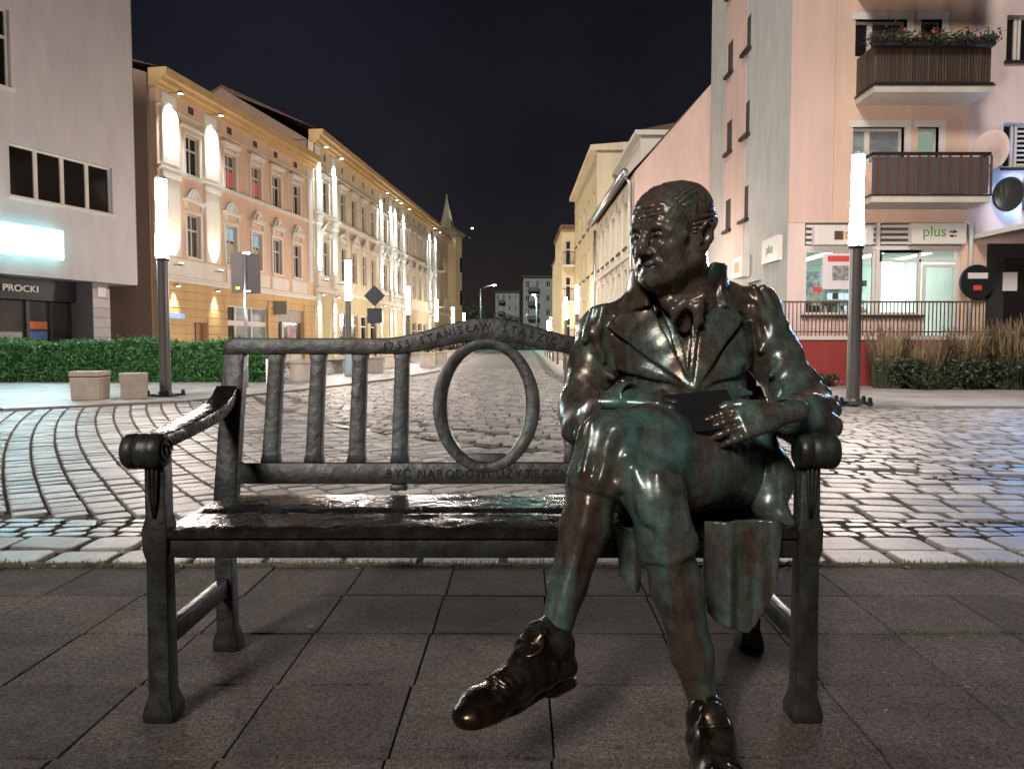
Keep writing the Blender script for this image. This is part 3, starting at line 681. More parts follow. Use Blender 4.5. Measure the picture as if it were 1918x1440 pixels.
# ------------------------------------------------------------------ cream tenements, a mirrored pair
uc = unit((0.1,1)); Oc = Vector((-11.6, 45.5, 0))
hp = hood_mesh(1.5, True); hp.materials.append(PL_TRIM); hs2 = hood_mesh(1.3); hs2.materials.append(PL_TRIM); cc1 = casing_mesh(1.05,2.1); cc1.materials.append(PL_TRIM); cc2 = casing_mesh(1.05,1.85); cc2.materials.append(PL_TRIM)
def cream_house(start, label, mirrored):
    o = Oc + Vector((uc[0]*start, uc[1]*start, 0)); L_ = 17.9
    b = empty('cream_tenement', o, rot_of(uc), label, 'building', 'cream stucco tenements along the street')
    def U(u): return L_-u if mirrored else u
    wins = [1.95, 5.3, 7.65, 10.0, 12.35, 15.75]; pil = [0.55, 3.35, 14.35, 17.25]
    ops = []; gop = []
    for c in wins:
        c = U(c); ops += [(c-0.525,c+0.525,5.15,7.25),(c-0.525,c+0.525,8.98,10.83)]
    for c in (5.3,7.65,10.0,12.35): c = U(c); gop.append((c-0.8,c+0.8,0.2,3.0))
    gop.sort()
    wall_open(b, 'upper_wall', 0, L_, 4.2, 12.9, ops, PL_CREAM); wall_open(b, 'ground_floor_wall', 0, L_, 0, 4.2, gop, PL_CREAM2, 0.3)
    MB().box(0.002, L_, 0.36, 11, 0, 12.9).obj('core', PL_BROWN, b)
    MB().prism([(-0.3,13.5),(5.5,16.2),(11.2,13.2),(5.5,15.9)], 'x', 0, L_).obj('roof', ROOF, b)
    MB().prism([(0.3,12.9),(11,12.9),(5.5,16.0)], 'x', -0.05, 0.25).obj('gable_wall', PL_BROWN, b)
    cornice(b, 0, L_, [(4.15,4.28,0.10),(4.28,4.38,0.20)], PL_TRIM, 'string_course'); cornice(b, 0, L_, [(8.60,8.72,0.10),(8.72,8.84,0.2)], PL_TRIM, 'string_course')
    cornice(b, 0, L_, [(11.5,11.6,0.10)], PL_TRIM, 'string_course'); cornice(b, 0, L_, [(12.75,12.95,0.2),(12.95,13.2,0.4),(13.2,13.5,0.6)], PL_GOLD, 'cornice')
    for i, c in enumerate(wins):
        cu = U(c)
        for z0, h_, cm in ((5.15,2.1,cc1),(8.98,1.85,cc2)):
            window(b, cu, z0, 1.05, h_, random.choice([GLASS_D,GLASS_C,GLASS_C]), 'T', sill=PL_TRIM); link('window_casing', cm, None, b, (cu, 0, z0))
        link('window_pediment', hp, None, b, (cu, 0, 7.62)); link('window_hood', hs2, None, b, (cu, 0, 11.05))
        MB().box(cu-0.12, cu+0.12, -0.01, 0.02, 12.05, 12.45).obj('attic_vent', ROOFD, b)
    for c in pil:
        cu = U(c)
        trim(b, 'pilaster', cu-0.38, cu+0.38, 5.3, 8.1, 0.14, PL_TRIM, bevel=0.03); trim(b, 'pilaster_capital', cu-0.46, cu+0.46, 8.1, 8.58, 0.2, PL_TRIM, bevel=0.03)
        trim(b, 'pilaster', cu-0.36, cu+0.36, 8.9, 11.45, 0.14, PL_TRIM, bevel=0.03); trim(b, 'frieze_panel', cu-0.36, cu+0.36, 11.65, 12.7, 0.10, PL_TRIM, bevel=0.03)
        trim(b, 'pilaster_pedestal', cu-0.48, cu+0.48, 4.42, 5.25, 0.22, PL_TRIM, bevel=0.03)
        for k in range(10): trim(b, 'quoin', cu-0.34, cu+0.34, 0.15+0.39*k, 0.15+0.39*k+0.33, 0.09, PL_TRIM, bevel=0.015)
        fixture(b, cu, 12.62, 0.62, (cu, 0.25, 10.4), 3200, COOL, R(54), LED_COOL, 0.2)
        fixture(b, cu, 4.78, 0.55, (cu, 0.15, 7.0), 1300, COOL, R(52), LED_COOL, 0.2, name='wall_lamp')
        fixture(b, cu, 3.98, 0.34, (cu, 0.1, 1.8), 900, (0.95,1,0.95), R(52), LED_COOL, 0.14, name='down_lamp')
    for g in gop:
        q = MB(); a, c, z0, z1 = g; t = 0.08
        q.box(a, a+t, 0.12, 0.2, z0, z1); q.box(c-t, c, 0.12, 0.2, z0, z1); q.box(a+t, c-t, 0.12, 0.2, z1-t, z1); q.box(a+t, c-t, 0.12, 0.2, 2.2, 2.28); q.box(a+t, c-t, 0.12, 0.2, z0, z0+t)
        fr = q.obj('shop_window', WFRAME, b); MB().box(a+0.05, c-0.05, 0.16, 0.18, z0+0.05, z1-0.05).obj('pane', random.choice([GLASS_D,GLASS_C]), fr)
    return b
cream_house(0.0, 'nearer cream stucco tenement next to the salmon house, cool floodlit pilasters', False)
cream_house(18.0, 'farther cream stucco tenement between its twin and the spired corner house', True)

# ------------------------------------------------------------------ spired corner house at the end of the left row
e0 = Oc + Vector((uc[0]*36.05, uc[1]*36.05, 0))
eb = empty('spired_corner_house', e0, rot_of(uc), 'cream corner house with pointed turret ending the left row', 'building')
ops = [(c-0.5,c+0.5,z,z+1.8) for c in (1.6,4.0) for z in (5.2,9.0)]
wall_open(eb, 'wall', 0, 9.4, 0, 12.6, ops, PL_CREAM2); MB().box(0, 9.4, 0.36, 10, 0, 12.6).obj('core', PL_BROWN, eb)
for c in (1.6,4.0):
    for z in (5.2,9.0): window(eb, c, z, 1.0, 1.8, GLASS_D, 'T', sill=PL_TRIM)
cornice(eb, 0, 8, [(12.4,12.6,0.2),(12.6,12.95,0.5)], PL_PEACH, 'cornice'); cornice(eb, 0, 8, [(4.2,4.4,0.15)], PL_TRIM, 'string_course')
gabled_roof(eb, 0, 9.0, 12.96, 10, 2.2, ROOF)
for z in (5.0, 8.8):
    MB().box(0.9, 2.3, -0.8, 0.0, z-0.15, z).obj('balcony_slab', PL_TRIM, eb); MB().box(0.9, 2.3, -0.8, -0.76, z, z+0.9).obj('balcony_rail', PL_CREAM, eb)
# turret: eight-sided shaft, flared eaves, needle spire
q = MB(); q.lathe([(1.75,0),(1.75,13.45)], 8, (8.6,0.4,0)); q.obj('turret', PL_CREAM2, eb)
q = MB(); q.lathe([(2.3,13.4),(2.1,13.7),(1.0,14.4),(0.68,15.2),(0.30,16.8),(0.10,17.8),(0.06,18.3)], 8, (8.6,0.4,0)); q.obj('spire', mat('bronze_green_roof', (0.20,0.17,0.10), 0.5, metal=0.3), eb)
for ang in (R(-100), R(-55), R(-10)):
    for z in (5.4, 9.2):
        cx, cy_ = 8.6+1.66*math.cos(ang), 0.4+1.66*math.sin(ang)
        wn = MB().box(-0.42, 0.42, -0.06, 0.02, 0, 1.8).obj('window', WFRAME, eb, loc=(cx, cy_, z), rotz=ang+math.pi/2); MB().box(-0.36, 0.36, -0.075, -0.062, 0.06, 1.74).obj('pane', GLASS_D, wn)
for z, t, e_ in ((13.2,8.5,2600),(4.6,9,900)):
    lamp_spot(eb, (8.2, -2.3, z), (8.3, -1.2, t), e_, COOL, R(50))
    MB().box(8.12, 8.28, -2.38, -2.22, z-0.05, z+0.05).obj('flood_lamp', LAMP_CASE, eb)
lamp_spot(eb, (8.4, -2.6, 14.4), (8.5, 0.0, 17), 1500, COOL, R(60))
MB().box(8.3, 8.5, -2.7, -2.5, 14.25, 14.35).obj('flood_lamp', LED_COOL, eb)
# dark bulky roofs behind the left row
for (x, y, w_, d_, h_, lab) in ((-22,70,14,12,17.5,'dark block of roofs rising behind the cream tenements'),):
    q = MB().box(x-w_/2, x+w_/2, y, y+d_, 0, h_-2.5); o = q.obj('rear_house', PL_BROWN); tag(o, lab, 'building')
    MB().prism([(x-w_/2-0.3,h_-2.5),(x,h_),(x+w_/2+0.3,h_-2.5)], 'y', y-0.2, y+d_).obj('roof', ROOFD, o)

# ------------------------------------------------------------------ right: apartment block with shop
AY = 19.0
ab = empty('apartment_block', (6.76, AY, 0), 0.0, 'pink apartment block with balconies above a bright phone shop', 'building')
def ax(x): return x-6.76
ops = [(ax(7.17),ax(11.0),1.15,3.96)]
for z in (5.15, 7.70, 10.25):
    ops += [(ax(8.28),ax(9.52),z+0.22,z+1.10),(ax(9.86),ax(10.36),z-0.65,z+1.10),(ax(11.95),ax(13.35),z+0.13,z+1.22)]
wall_open(ab, 'front_wall', 0, ax(16), 0, 13.5, [o for o in ops], PL_PINK2, 0.20)
for z0, z1, a, b, m in ((3.965,13.5,ax(7.82),ax(11.10),PL_PEACH),):
    sub = [o for o in ops if o[0] >= a and o[1] <= b]
    wall_open(ab, 'balcony_bay', a, b, z0, z1, sub, m, 0.20, y=-0.03, thick=0.03)
MB().box(0.0, ax(7.80), -0.02, 0.0, 3.965, 13.5).obj('corner_panel', PL_PINK, ab)
for z in (5.15, 7.70, 10.25):
    lit = z < 6
    window(ab, ax(8.48), z+0.22, 0.40, 0.88, GLASS_B if lit else GLASS_D, 'P'); window(ab, ax(9.10), z+0.22, 0.84, 0.88, GLASS_B if lit else GLASS_C, 'P')
    window(ab, ax(10.11), z-0.65, 0.50, 1.75, PANE_GREEN if lit else GLASS_D, 'P')
    for a, b in ((8.28,9.52),(9.86,10.36)):
        trim(ab, 'window_lintel', ax(a)-0.10, ax(b)+0.16, z+1.10, z+1.26, 0.055, WFRAME); trim(ab, 'window_jamb', ax(b), ax(b)+0.16, z-0.2, z+1.10, 0.05, WFRAME)
    window(ab, ax(12.10), z+0.13, 0.30, 1.09, GLASS_D, 'P'); wv = window(ab, ax(12.82), z+0.13, 1.06, 1.09, GLASS_D, 'V')
    if lit:
        for k in range(9): MB().box(-0.45, 0.45, 0.118, 0.126, 0.08+0.115*k, 0.13+0.115*k).obj('blind_slat', WFRAME, wv)
    trim(ab, 'window_sill', ax(11.90), ax(13.4), z+0.07, z+0.13, 0.08, IRON)
# side facade towards the street (runs away from the viewer, faces the street)
sb = empty('side_facade_origin', (0,0,0)); bpy.data.objects.remove(sb)
sideL = 7.6
side_ops = []
for z in (4.55, 6.95, 9.35, 11.75): side_ops += [(sideL-5.55,sideL-4.95,z,z+0.95) , (sideL-3.85,sideL-3.25,z+0.05,z+1.0)]
sm_ = MB()
def sidepart(mb, name, m): # local frame: x along -Y world from far end, y inward (+X world)
    o = mb.obj(name, m, ab); o.location = (0, sideL, 0); o.rotation_euler = (0, 0, -math.pi/2); return o
sw = wall_open(ab, 'side_wall', 0, sideL-0.004, 0, 13.5, side_ops + [(sideL-3.2,sideL-2.0,0.2,2.75)], PL_GREY, 0.18); sw.location = (0, sideL, 0); sw.rotation_euler = (0,0,-math.pi/2)
pp_ = wall_open(ab, 'pink_side_strip', sideL-5.75, sideL-3.6, 3.6, 13.5, [o for o in side_ops if o[0] < sideL-4.9], PL_PINK, 0.1, y=-0.02, thick=0.02)
pp_.location = (0, sideL, 0); pp_.rotation_euler = (0,0,-math.pi/2)
for z in (4.55, 6.95, 9.35, 11.75):
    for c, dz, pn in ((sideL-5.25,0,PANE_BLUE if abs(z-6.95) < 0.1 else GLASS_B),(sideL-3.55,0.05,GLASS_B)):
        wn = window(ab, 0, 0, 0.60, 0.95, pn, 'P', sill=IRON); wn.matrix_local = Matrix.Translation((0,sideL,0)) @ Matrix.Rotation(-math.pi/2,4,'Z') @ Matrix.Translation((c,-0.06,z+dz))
sidepart(MB().box(sideL-3.2, sideL-2.0, 0.12, 0.16, 0.2, 2.75), 'side_shop_pane', GLASS_B)
sidepart(MB().box(sideL-4.0, sideL-3.0, -0.22, -0.01, 2.92, 3.52), 'shop_sign_box', WFRAME); sidepart(MB().box(sideL-1.55, sideL-0.35, -0.14, -0.01, 3.10, 3.72), 'shop_sign_box', WFRAME)
sidepart(MB().box(sideL-3.75, sideL-3.35, -0.235, -0.222, 3.08, 3.36), 'sign_logo', mat('orange_logo', (0.75,0.28,0.10), 0.5, var=0.1))
tme = text_mesh('plus', 0.34, 0.004); o = link('sign_lettering', tme, mat('green_letters', (0.10,0.30,0.06), 0.5, var=0.1), ab); o.matrix_local = Matrix.Translation((0,sideL,0)) @ Matrix.Rotation(-math.pi/2,4,'Z') @ Matrix.Translation((sideL-0.95,-0.146,3.33)) @ Matrix.Rotation(math.pi/2,4,'X')
MB().box(0.02, ax(16), 3.75, 7.5, 0.0, 13.4).obj('core', ROOFD, ab); MB().box(0.02, ax(16), 0.21, 3.75, 4.05, 13.4).obj('core', ROOFD, ab)
MB().box(-0.12, ax(16), -0.15, sideL, 13.501, 13.7).obj('roof_slab', ROOFD, ab)
# shop room: floor, walls, ceiling lights, shelves, counter
SHW = mat('shop_white', (0.72,0.74,0.72), 0.6, var=0.04)
MB().box(ax(7.0), ax(11.3), 0.21, 3.7, 0.95, 1.14).obj('shop_floor', SHW, ab); MB().box(ax(7.0), ax(11.3), 3.60, 3.72, 1.14, 3.96).obj('shop_back_wall', mat('shop_green_wall', (0.55,0.66,0.58), 0.6, var=0.05), ab)
MB().box(ax(6.98), ax(7.1), 0.21, 3.6, 1.14, 3.96).obj('shop_side_wall', SHW, ab); MB().box(ax(11.2), ax(11.32), 0.21, 3.6, 1.14, 3.96).obj('shop_side_wall', SHW, ab)
MB().box(ax(7.1), ax(11.2), 0.21, 3.6, 3.30, 3.40).obj('shop_ceiling', SHW, ab)
for a in (7.9, 9.2, 10.4): MB().box(ax(a), ax(a)+0.16, 0.5, 3.3, 3.27, 3.296).obj('ceiling_light', emat('shop_tube', (0.85,1.0,0.93), 13.0), ab)
for r in range(4):
    MB().box(ax(9.1), ax(10.3), 3.25, 3.59, 1.55+0.36*r, 1.57+0.36*r).obj('shelf', SHW, ab)
    for k in range(7): MB().box(ax(9.14)+0.165*k, ax(9.24)+0.165*k, 3.30, 3.42, 1.572+0.36*r, 1.75+0.36*r).obj('boxed_phone', emat('phone_screen', (0.75,0.9,1.0), 1.6) if (k+r) % 3 else DFRAME, ab)
MB().box(ax(10.42), ax(10.62), 2.0, 3.5, 1.14, 3.2).obj('lit_column', emat('lit_panel', (0.9,1.0,0.95), 3.0), ab)
MB().box(ax(7.3), ax(8.6), 1.4, 1.9, 1.14, 2.1).obj('counter', mat('counter_dark', (0.05,0.06,0.055), 0.4), ab)
GLS = bpy.data.materials.new('clear_shop_glass'); GLS.use_nodes = True; _n = GLS.node_tree.nodes; _n.remove(_n['Principled BSDF'])
_t = _n.new('ShaderNodeBsdfTransparent'); _t.inputs[0].default_value = (0.86,0.9,0.88,1); _g = _n.new('ShaderNodeBsdfGlossy'); _g.inputs['Roughness'].default_value = 0.03; _m = _n.new('ShaderNodeMixShader'); _m.inputs[0].default_value = 0.10
GLS.node_tree.links.new(_t.outputs[0], _m.inputs[1]); GLS.node_tree.links.new(_g.outputs[0], _m.inputs[2]); GLS.node_tree.links.new(_m.outputs[0], _n['Material Output'].inputs[0])
for a, b, z0, z1 in ((7.17,8.92,1.72,3.30),(9.02,10.05,1.72,3.30),(10.12,10.94,1.15,2.95),(9.02,10.94,3.02,3.30)):
    q = MB(); t = 0.06
    q.box(ax(a), ax(a)+t, 0.02, 0.12, z0, z1); q.box(ax(b)-t, ax(b), 0.02, 0.12, z0, z1); q.box(ax(a)+t, ax(b)-t, 0.02, 0.12, z1-t, z1); q.box(ax(a)+t, ax(b)-t, 0.02, 0.12, z0, z0+t)
    fr = q.obj('shop_window', WFRAME, ab); MB().box(ax(a)+0.04, ax(b)-0.04, 0.06, 0.07, z0+0.04, z1-0.04).obj('pane', GLS, fr)
MB().box(ax(7.17), ax(10.08), 0.0, 0.18, 1.16, 1.70).obj('stall_riser', PL_PINK, ab); MB().box(ax(7.10), ax(10.10), -0.14, -0.005, 1.66, 1.715).obj('window_ledge', IRON, ab)
MB().box(ax(8.93), ax(9.01), -0.01, 0.14, 1.72, 3.96).obj('shop_mullion', WFRAME, ab)
MB().box(ax(7.17), ax(10.99), 0.0, 0.14, 3.302, 3.40).obj('transom', WFRAME, ab); MB().box(ax(7.17), ax(10.99), 0.05, 0.10, 3.402, 3.958).obj('upper_panel', mat('louvre_dark', (0.12,0.11,0.10), 0.5), ab)
for k in range(4):
    MB().box(ax(7.2), ax(8.9), -0.02, 0.045, 3.44+0.135*k, 3.50+0.135*k).obj('louvre_slat', WFRAME, ab); MB().box(ax(9.04), ax(10.95), -0.02, 0.045, 3.44+0.135*k, 3.50+0.135*k).obj('louvre_slat', WFRAME, ab)
s1 = MB().box(ax(7.32), ax(8.75), -0.22, -0.03, 3.40, 3.84).obj('shop_sign_box', WFRAME, ab, bevel=0.01); MB().box(ax(7.80), ax(8.02), -0.232, -0.222, 3.52, 3.73).obj('sign_logo', mat('dark_logo', (0.10,0.05,0.03), 0.5, var=0.3), s1, bevel=0.02); MB().box(ax(8.06), ax(8.50), -0.232, -0.222, 3.54, 3.71).obj('sign_logo', mat('tan_logo', (0.50,0.28,0.12), 0.5, var=0.3), s1)
s2 = MB().box(ax(9.68), ax(11.0), -0.22, -0.03, 3.42, 3.92).obj('shop_sign_box', WFRAME, ab, bevel=0.01)
tme = text_mesh('plus', 0.36, 0.006); o = link('sign_lettering', tme, MATS['green_letters'], s2, (ax(10.22), -0.228, 3.60)); o.rotation_euler = (math.pi/2,0,0)
q = MB(); q.box(0.0,0.16,0,0.01,0.02,0.06); q.prism([(0.10,0.0),(0.20,0.04),(0.10,0.09)],'y',0,0.01); q.obj('sign_logo', mat('blue_arrow', (0.05,0.12,0.4), 0.5), s2, loc=(ax(10.58), -0.234, 3.67))
q = MB(); q.box(0.02,0.18,0,0.01,0.02,0.06); q.prism([(0.08,0.0),(-0.02,0.04),(0.08,0.09)],'y',0,0.01); q.obj('sign_logo', mat('orange_arrow', (0.6,0.15,0.03), 0.5), s2, loc=(ax(10.58), -0.234, 3.57))
for k in range(15):
    xx = 7.28+0.112*k + random.uniform(-0.02,0.02); hh = random.uniform(0.14,0.34); cc = random.choice(['a','b','c','d'])
    mm_ = {'a': DFRAME, 'b': SHW, 'c': mat('display_green', (0.10,0.32,0.14), 0.5, var=0.2), 'd': mat('display_steel', (0.4,0.4,0.42), 0.3, metal=0.6, var=0.1)}[cc]
    MB().lathe([(0.045,0),(0.050,hh*0.6),(0.03,hh*0.8),(0.03,hh)], 8).obj('display_jar', mm_, ab, loc=(ax(xx), 0.30, 1.715))
MB().box(ax(7.15), ax(10.05), 0.2, 0.45, 1.66, 1.714).obj('display_shelf', SHW, ab)
for k in range(5): MB().box(ax(7.3)+0.62*k, ax(7.75)+0.62*k, 3.57, 3.598, 2.0+0.18*(k%2), 2.75+0.18*(k%3)).obj('wall_poster', mat('wall_poster_%d'%(k%3), ((0.5,0.1,0.08),(0.1,0.3,0.12),(0.12,0.16,0.35))[k%3], 0.5, var=0.6, vscale=5, col2=(0.7,0.7,0.66)), ab)
# poster on the glass, OPEN-style sheets
MB().box(ax(7.62), ax(8.50), 0.00, 0.015, 2.35, 3.22).obj('window_poster', mat('white_poster', (0.62,0.58,0.58), 0.5, var=0.05), ab)
MB().box(ax(7.74), ax(8.38), -0.008, -0.001, 3.02, 3.16).obj('poster_band', mat('red_print', (0.55,0.06,0.05), 0.5, var=0.2, vscale=12), ab); MB().box(ax(7.86), ax(8.26), -0.008, -0.001, 2.56, 2.92).obj('poster_picture', mat('grey_print', (0.08,0.07,0.08), 0.5, var=0.9, vscale=9, col2=(0.5,0.48,0.48)), ab)
MB().box(ax(7.36), ax(7.60), 0.00, 0.015, 1.95, 2.2).obj('window_sticker', mat('green_print', (0.03,0.14,0.05), 0.5, var=0.6, vscale=16, col2=(0.4,0.5,0.4)), ab); MB().box(ax(7.40), ax(7.62), 0.00, 0.015, 2.28, 2.40).obj('window_sticker', MATS['red_print'], ab)
# downpipe, pier, round sign, dark entrance, canopy
q = MB(); q.tube([(ax(11.05),-0.08,3.98),(ax(11.18),-0.10,3.90),(ax(11.18),-0.10,1.2)], 0.055, 10); q.obj('downpipe', WFRAME, ab, smooth=True)
MB().box(ax(11.0), ax(11.62), -0.04, -0.001, 0.0, 3.45).obj('pier_facing', PL_PEACH, ab)
q = MB(); q.lathe([(0.40,-0.04),(0.42,-0.02),(0.42,0.02),(0.40,0.04)], 32); q.v = [(v[0], v[2], v[1]) for v in q.v]
rs = q.obj('round_sign', mat('black_disc', (0.012,0.012,0.013), 0.4, var=0), ab, loc=(ax(11.26), -0.25, 2.50)); MB().box(-0.24, 0.24, -0.05, -0.041, 0.08, 0.22).obj('sign_plate', MATS['white_poster'], rs); MB().box(-0.10, 0.10, -0.05, -0.041, -0.20, -0.08).obj('sign_plate', MATS['red_print'], rs)
MB().box(ax(11.64), ax(16), -0.05, -0.006, 0.0, 3.45).obj('entrance_front', DFRAME, ab)
for a in (12.05, 12.9, 13.8): MB().box(ax(a), ax(a)+0.75, -0.07, -0.055, 0.3, 3.1).obj('entrance_pane', GLASS_D, ab)
MB().box(ax(12.0), ax(12.35), -0.09, -0.075, 2.3, 2.75).obj('notice_sheet', MATS['white_poster'], ab)
MB().box(ax(12.15), ax(12.40), -0.09, -0.075, 0.85, 1.10).obj('lit_vending_panel', emat('cyan_display', (0.35,0.75,1.0), 2.2), ab); MB().box(ax(12.2), ax(12.32), -0.09, -0.075, 1.15, 1.30).obj('lit_vending_panel', emat('green_display', (0.1,1.0,0.25), 1.6), ab)
MB().prism([(ax(11.25),3.55),(ax(16),4.45),(ax(16),4.62),(ax(11.25),3.66)], 'y', -1.5, -0.02).obj('canopy', WFRAME, ab)
# blue lit sign at the edge
MB().box(ax(12.44), ax(13.6), -0.30, -0.05, 4.25, 4.95).obj('blue_sign_case', DFRAME, ab); MB().box(ax(12.40), ax(13.6), -0.34, -0.301, 4.28, 4.92).obj('blue_sign_face', emat('blue_lightbox', (0.20,0.48,1.0), 150.0), ab)
# balconies
def balcony(z, flowers):
    b = empty('balcony', (6.76, AY, 0)); b.parent = ab; b.location = (0,0,0)
    x0, x1, d = ax(8.32), ax(11.06), 1.0
    MB().box(x0, x1, -d, -0.031, z-0.14, z).obj('slab', plaster('balcony_concrete', (0.5,0.45,0.40)), b); MB().box(x0-0.03, x1+0.03, -d-0.03, -0.032, z, z+0.035).obj('slab_edge', IRON, b)
    if flowers:
        n = 40
        for k in range(n): MB().box(x0+0.03+(x1-x0-0.10)*k/n, x0+0.03+(x1-x0-0.10)*(k+0.66)/n, -d+0.01, -d+0.03, z+0.09, z+0.94).obj('balcony_slat', mat('brown_slat', (0.060,0.038,0.024), 0.6, var=0.3, vscale=7, stretch=(1,1,0.2), rndisl=0.35), b)
        for k in range(12): MB().box(x0+0.01, x0+0.03, -d+0.06+0.078*k, -d+0.125+0.078*k, z+0.09, z+0.94).obj('balcony_slat', MATS['brown_slat'], b)
        MB().box(x0+0.04, x1-0.04, -d+0.06, -d+0.07, z+0.06, z+0.93).obj('backing_sheet', ROOFD, b); MB().box(x0, x1, -d-0.02, -d+0.05, z+0.95, z+1.0).obj('hand_rail', IRON, b); MB().box(x0, x1, -d, -d+0.04, z+0.05, z+0.085).obj('bottom_rail', IRON, b)
    else:
        MB().box(x0, x1, -d-0.01, -d+0.04, z+0.93, z+1.0).obj('hand_rail', IRON, b); MB().box(x0+0.02, x1-0.02, -d+0.05, -d+0.06, z+0.06, z+0.90).obj('balcony_panel', mat('smoky_panel', (0.085,0.07,0.072), 0.35, var=0.1), b)
        for k in range(6):
            for s in (-0.11,0.11): MB().box(x0+0.25+0.48*k+s-0.02, x0+0.25+0.48*k+s+0.02, -d, -d+0.035, z+0.036, z+0.93).obj('baluster', mat('rust_bar', (0.10,0.045,0.035), 0.6), b)
        MB().box(x0, x0+0.03, -d, -0.05, z+0.93, z+1.0).obj('hand_rail', IRON, b); MB().box(x1-0.03, x1, -d, -0.05, z+0.93, z+1.0).obj('hand_rail', IRON, b)
        MB().box(x1-1.1, x1-0.7, -d+0.1, -d+0.5, z+0.04, z+0.22).obj('flower_pot', ROOF, b)
    return b
balcony(4.42, False); balcony(6.92, True); balcony(9.42, False)
# flower boxes on the upper balcony: pots with leaves and red blooms, things of their own
FB_L = mat('geranium_leaf', (0.035,0.05,0.022), 0.7, var=0.4, vscale=20); FB_R = mat('geranium_bloom', (0.42,0.06,0.07), 0.6, var=0.4, vscale=15, coord='World', rndisl=0.4)
for k in range(4):
    x = 8.55+0.70*k; fb = empty('flower_box', (x, AY-1.08, 7.78), 0, ['dark flower box with pink geraniums at the near corner of the balcony','second flower box from the corner on the slatted balcony','third flower box from the corner on the slatted balcony','flower box with red geraniums at the far end of the slatted balcony'][k], 'flower box', 'flower boxes on the slatted balcony')
    MB().box(-0.33, 0.33, -0.10, 0.10, -0.02, 0.16).obj('trough', IRON, fb, bevel=0.01)
    vs = []; fs = []; vb = []; fbf = []
    for i in range(420):
        p = Vector((random.uniform(-0.42,0.42), random.gauss(-0.02,0.13), 0.14+abs(random.gauss(0,0.10))-0.10*random.random())); r = random.uniform(0.02,0.045); n = Vector((random.gauss(0,1),random.gauss(0,1)-0.5,random.gauss(0,1)+0.6)).normalized(); a = n.orthogonal().normalized(); c = n.cross(a)
        t, ff = (vb, fbf) if (random.random() < 0.16 and p.z > 0.16) else (vs, fs)
        kk = len(t); t += [tuple(p+a*r), tuple(p+c*r*0.8), tuple(p-a*r), tuple(p-c*r*0.8)]; ff.append((kk,kk+1,kk+2,kk+3))
    for nm, v_, f_2, m in (('leaves',vs,fs,FB_L),('blooms',vb,fbf,FB_R)):
        me = bpy.data.meshes.new(nm); me.from_pydata(v_, [], f_2); me.update(); o = link(nm, me, m, fb); o['kind'] = 'stuff'
# satellite dishes
for (x, z, m, lab, rr) in ((11.45,5.62,PL_PINK2,'pale satellite dish on the wall beside the lower balcony',0.42),(11.90,4.58,DFRAME,'black satellite dish above the sloping entrance canopy',0.36)):
    d = empty('satellite_dish', (x, AY-0.35, z), R(-55), lab, 'satellite dish')
    q = MB(); q.lathe([(0.02,-0.10),(0.18,-0.08),(0.32,-0.03),(rr,0.02),(rr*0.98,0.03),(0.30,-0.015),(0.15,-0.065),(0.02,-0.085)], 24); q.v = [(v[0], -v[2], v[1]*1.15) for v in q.v]; q.obj('dish', m, d, smooth=True)
    MB().tube([(0,0.08,-0.1),(0.05,0.3,-0.2)], 0.02, 8).obj('bracket', IRON, d); MB().tube([(0,-0.02,-0.4),(0,-0.42,-0.12)], 0.012, 6).obj('feed_arm', IRON, d)

# ------------------------------------------------------------------ terrace wall and railing before the shop
tw = empty('terrace_wall', (6.3, 17.9, 0), 0, 'low oxblood red terrace wall below the railing of the shop', 'wall')
MB().box(0, 4.75, 0, 0.25, 0, 1.10).obj('wall_body', PL_RED, tw); MB().box(-0.04, 4.80, -0.05, 0.30, 1.10, 1.19).obj('coping', plaster('grey_coping', (0.42,0.38,0.36)), tw)
MB().box(0.3, 4.7, 0.30, 1.09, 0.9, 1.12).obj('terrace_floor', plaster('terrace_screed', (0.3,0.27,0.25)), tw)
rl = empty('terrace_railing', (6.3, 17.98, 1.19), 0, 'thin brown bar railing on top of the red terrace wall', 'railing')
RAILM = mat('brown_rail', (0.10,0.06,0.05), 0.5, metal=0.3, var=0.2)
MB().box(0, 4.72, -0.02, 0.02, 0.77, 0.81).obj('top_rail', RAILM, rl); MB().box(0, 4.72, -0.012, 0.012, 0.08, 0.11).obj('bottom_rail', RAILM, rl)
bme = MB().box(-0.010, 0.010, -0.010, 0.010, 0.0, 0.77).mesh('baluster'); bme.materials.append(RAILM)
for k in range(52): link('baluster', bme, None, rl, (0.06+0.0905*k, 0, 0))

# ------------------------------------------------------------------ pink gabled house beyond
gb = empty('pink_gabled_house', (4.2, 38.4, 0), -math.pi/2, 'pink house with tall bare gable wall behind the statue head', 'building')
GL = 11.4      # local x runs towards the viewer, y into the block
ops = []; gw = [1.0+1.75*k for k in range(6)]
for c in gw: ops += [(c-0.42,c+0.42,4.55,6.2),(c-0.42,c+0.42,1.75,3.75)]
wall_open(gb, 'street_wall', 0, GL, 0, 6.9, ops, PL_CREAM); 
for c in gw:
    window(gb, c, 4.55, 0.84, 1.65, GLASS_C, 'T', sill=IRON); window(gb, c, 1.75, 0.84, 2.0, PANE_BLUE if c < 9 else GLASS_B, 'P')  # lower row: blue emission put in for the billboard reflected in the glass
    trim(gb, 'lesene', c+0.68, c+1.05, 0.3, 6.6, 0.05, PL_TRIM)
MB().box(-0.05, GL+0.05, -0.12, -0.04, 4.05, 4.22).obj('string_course', PL_TRIM, gb)
MB().prism([(0.01,0),(9,0),(9,11.5),(5.0,12.6),(0.01,6.9)], 'x', GL, GL+0.3).obj('gable_wall', PL_PINK, gb)
